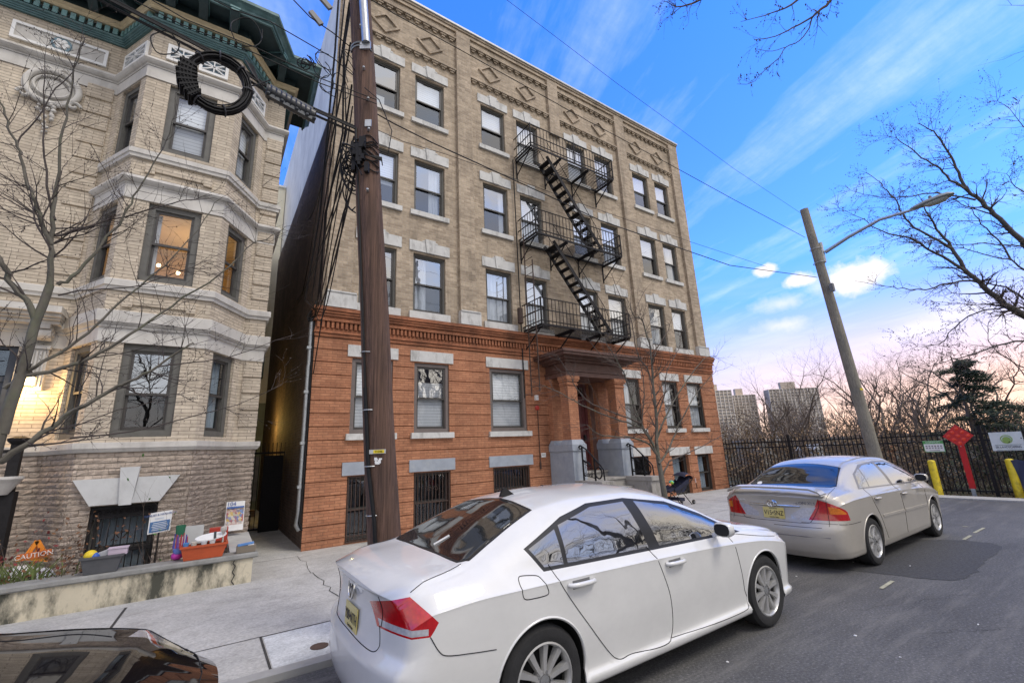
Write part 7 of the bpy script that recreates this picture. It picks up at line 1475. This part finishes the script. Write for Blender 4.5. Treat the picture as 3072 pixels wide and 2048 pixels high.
# ================================================================ sky and sun
w = bpy.data.worlds.new('World'); SC.world = w; w.use_nodes = True; t = w.node_tree; bg = t.nodes['Background']; bg.inputs['Strength'].default_value = .13
sk = t.nodes.new('ShaderNodeTexSky'); sk.sky_type = 'NISHITA'; sk.sun_disc = False; SUN_EL = R(55); SUN_AZ = Vector((.40,-.917))
sk.sun_elevation = SUN_EL; sk.sun_rotation = math.atan2(SUN_AZ.x, SUN_AZ.y); sk.air_density = 1.0; sk.dust_density = .6; sk.ozone_density = 2.2; sk.altitude = 10
tc = t.nodes.new('ShaderNodeTexCoord'); d = tc.outputs['Generated']
sep = t.nodes.new('ShaderNodeSeparateXYZ'); t.links.new(d, sep.inputs[0])
def mth(op, a, b=None, clamp=False):
    n = t.nodes.new('ShaderNodeMath'); n.operation = op; n.use_clamp = clamp
    for i, q in enumerate((a, b)):
        if q is None: continue
        if hasattr(q, 'is_output'): t.links.new(q, n.inputs[i])
        else: n.inputs[i].default_value = q
    return n.outputs[0]
elev = sep.outputs[2]
# richer blue aloft, warm band low in the east (+X)
zr_ = ramp(t, elev, [(0,(.58,.66,.92)),(.12,(.48,.69,1.15)),(.35,(.54,1.0,1.80)),(.8,(.31,.88,1.92))])
cap_ = t.nodes.new('ShaderNodeVectorMath'); cap_.operation = 'MINIMUM'; t.links.new(sk.outputs[0], cap_.inputs[0]); cap_.inputs[1].default_value = (6.0,5.8,5.6)
base = mixc(t, 1, cap_.outputs[0], zr_.outputs[0], 'MULTIPLY')
wx = mth('MULTIPLY', mth('MAXIMUM', sep.outputs[0], 0), 1.0); low = ramp(t, elev, [(0,(1,1,1)),(.07,(.88,.88,.88)),(.27,(0,0,0))]); wf = mth('MULTIPLY', low.outputs[0], mth('POWER', wx, 3), True)
base = mixc(t, mth('MULTIPLY', wf, .85), base, (8.2,4.6,2.7))
# clouds on a flat layer overhead: project the direction onto a plane
iz = mth('DIVIDE', 1, mth('MAXIMUM', mth('ADD', elev, .06), .02)); cx = mth('MULTIPLY', sep.outputs[0], iz); cy = mth('MULTIPLY', sep.outputs[1], iz)
cmb = t.nodes.new('ShaderNodeCombineXYZ'); t.links.new(cx, cmb.inputs[0]); t.links.new(cy, cmb.inputs[1])
mp = t.nodes.new('ShaderNodeMapping'); mp.inputs['Scale'].default_value = (.8,2.8,1); mp.inputs['Location'].default_value = (7.7,3.1,0); mpr = t.nodes.new('ShaderNodeMapping'); mpr.inputs['Rotation'].default_value = (0,0,R(108)); t.links.new(cmb.outputs[0], mpr.inputs['Vector']); t.links.new(mpr.outputs[0], mp.inputs['Vector'])
n1 = noise(t, mp.outputs[0], 1.0, 9, .62); cir = ramp(t, n1, [(.50,(0,0,0)),(.80,(.46,.46,.46))])
mp2 = t.nodes.new('ShaderNodeMapping'); mp2.inputs['Scale'].default_value = (5,9,1); t.links.new(cmb.outputs[0], mp2.inputs['Vector']); n2 = ramp(t, noise(t, mp2.outputs[0], 2.2, 6, .7), [(.3,(.55,.55,.55)),(.7,(1,1,1))])
cf = mth('MULTIPLY', cir.outputs[0], n2.outputs[0]); cf = mth('MULTIPLY', cf, ramp(t, elev, [(.05,(.2,.2,.2)),(.3,(1,1,1))]).outputs[0])
sky1 = mixc(t, cf, base, (5.4,5.9,7.0))
# a few small cumulus puffs low over the park (each a direction and an angular size)
pn = noise(t, d, 14, 6, .6); pw_ = N(t, 'ShaderNodeVectorMath', operation='SCALE'); acc = None
for (px, py, pz_, r) in ((.924,.268,.273,.062),(.905,.30,.262,.045),(.867,.384,.318,.026),(.894,.342,.287,.034),(.970,.161,.180,.040),(.955,.195,.165,.05),(.891,.374,.252,.055),(.898,.385,.212,.05),(.985,.10,.15,.07),(.894,.44,.10,.02)):
    sb = N(t, 'ShaderNodeVectorMath', operation='SUBTRACT'); t.links.new(d, sb.inputs[0]); sb.inputs[1].default_value = (px,py,pz_)
    ml = N(t, 'ShaderNodeVectorMath', operation='MULTIPLY'); t.links.new(sb.outputs[0], ml.inputs[0]); ml.inputs[1].default_value = (1,1,1.9 if pz_ > .26 else 3.2)
    ln_ = N(t, 'ShaderNodeVectorMath', operation='LENGTH'); t.links.new(ml.outputs[0], ln_.inputs[0])
    q = mth('ADD', mth('DIVIDE', ln_.outputs['Value'], r*.85), mth('MULTIPLY', mth('SUBTRACT', pn, .5), 3.0))
    soft = .6 if pz_ > .262 else 1.1
    f = mth('MULTIPLY', mth('DIVIDE', mth('SUBTRACT', 1.0+soft*.3, q), soft, True), 1 if pz_ > .262 else .6, True); acc = f if acc is None else mth('MAXIMUM', acc, f)
sky2 = mixc(t, acc, sky1, (5.0,4.8,5.0))
mp4 = t.nodes.new('ShaderNodeMapping'); mp4.inputs['Scale'].default_value = (2.2,2.2,16); t.links.new(d, mp4.inputs['Vector']); n4 = ramp(t, noise(t, mp4.outputs[0], 1.2, 6, .55), [(.48,(0,0,0)),(.74,(.30,.30,.30))]); b4 = ramp(t, elev, [(.0,(1,1,1)),(.22,(.8,.8,.8)),(.34,(0,0,0))])
sky3 = mixc(t, mth('MULTIPLY', n4.outputs[0], b4.outputs[0]), sky2, (6.5,5.7,5.4))
# unseen bank of pale cloud behind the photographer, shaped to whiten the light
mp5 = t.nodes.new('ShaderNodeMapping'); mp5.inputs['Scale'].default_value = (1.6,1.6,3.2); t.links.new(d, mp5.inputs['Vector']); n5 = ramp(t, noise(t, mp5.outputs[0], 1.3, 7, .6), [(.35,(.55,.55,.55)),(.6,(1,1,1))])
back = ramp(t, mth('MULTIPLY_ADD' if 0 else 'ADD', mth('MULTIPLY', sep.outputs[1], -1), 0), [(.02,(0,0,0)),(.28,(1,1,1))])
zen = ramp(t, elev, [(.80,(0,0,0)),(.90,(1,1,1))]); sky4 = mixc(t, mth('MULTIPLY', n5.outputs[0], mth('MAXIMUM', back.outputs[0], zen.outputs[0])), sky3, (5.6,5.1,4.5))  # pale cover overhead, out of view, added to take blue out of the light
t.links.new(sky4, bg.inputs['Color'])
sl_ = bpy.data.lights.new('sun', 'SUN'); sl_.energy = 1.0; sl_.angle = R(20); sl_.color = (1,.93,.84); so = bpy.data.objects.new('sun', sl_); COL.objects.link(so)
sd_ = Vector((SUN_AZ.x*math.cos(SUN_EL), SUN_AZ.y*math.cos(SUN_EL), math.sin(SUN_EL))).normalized(); so.rotation_euler = sd_.to_track_quat('Z','Y').to_euler(); so.location = (12,-12,20)
tag(so, 'low soft evening sun', 'light')
SC.view_settings.view_transform = 'Standard'; SC.view_settings.look = 'None'; SC.view_settings.gamma = 1; SC.view_settings.exposure = .86
SC.render.film_transparent = False
try: SC.cycles.max_bounces = 8; SC.cycles.transparent_max_bounces = 12; SC.cycles.use_denoising = True; SC.cycles.sample_clamp_indirect = 6
except Exception: pass
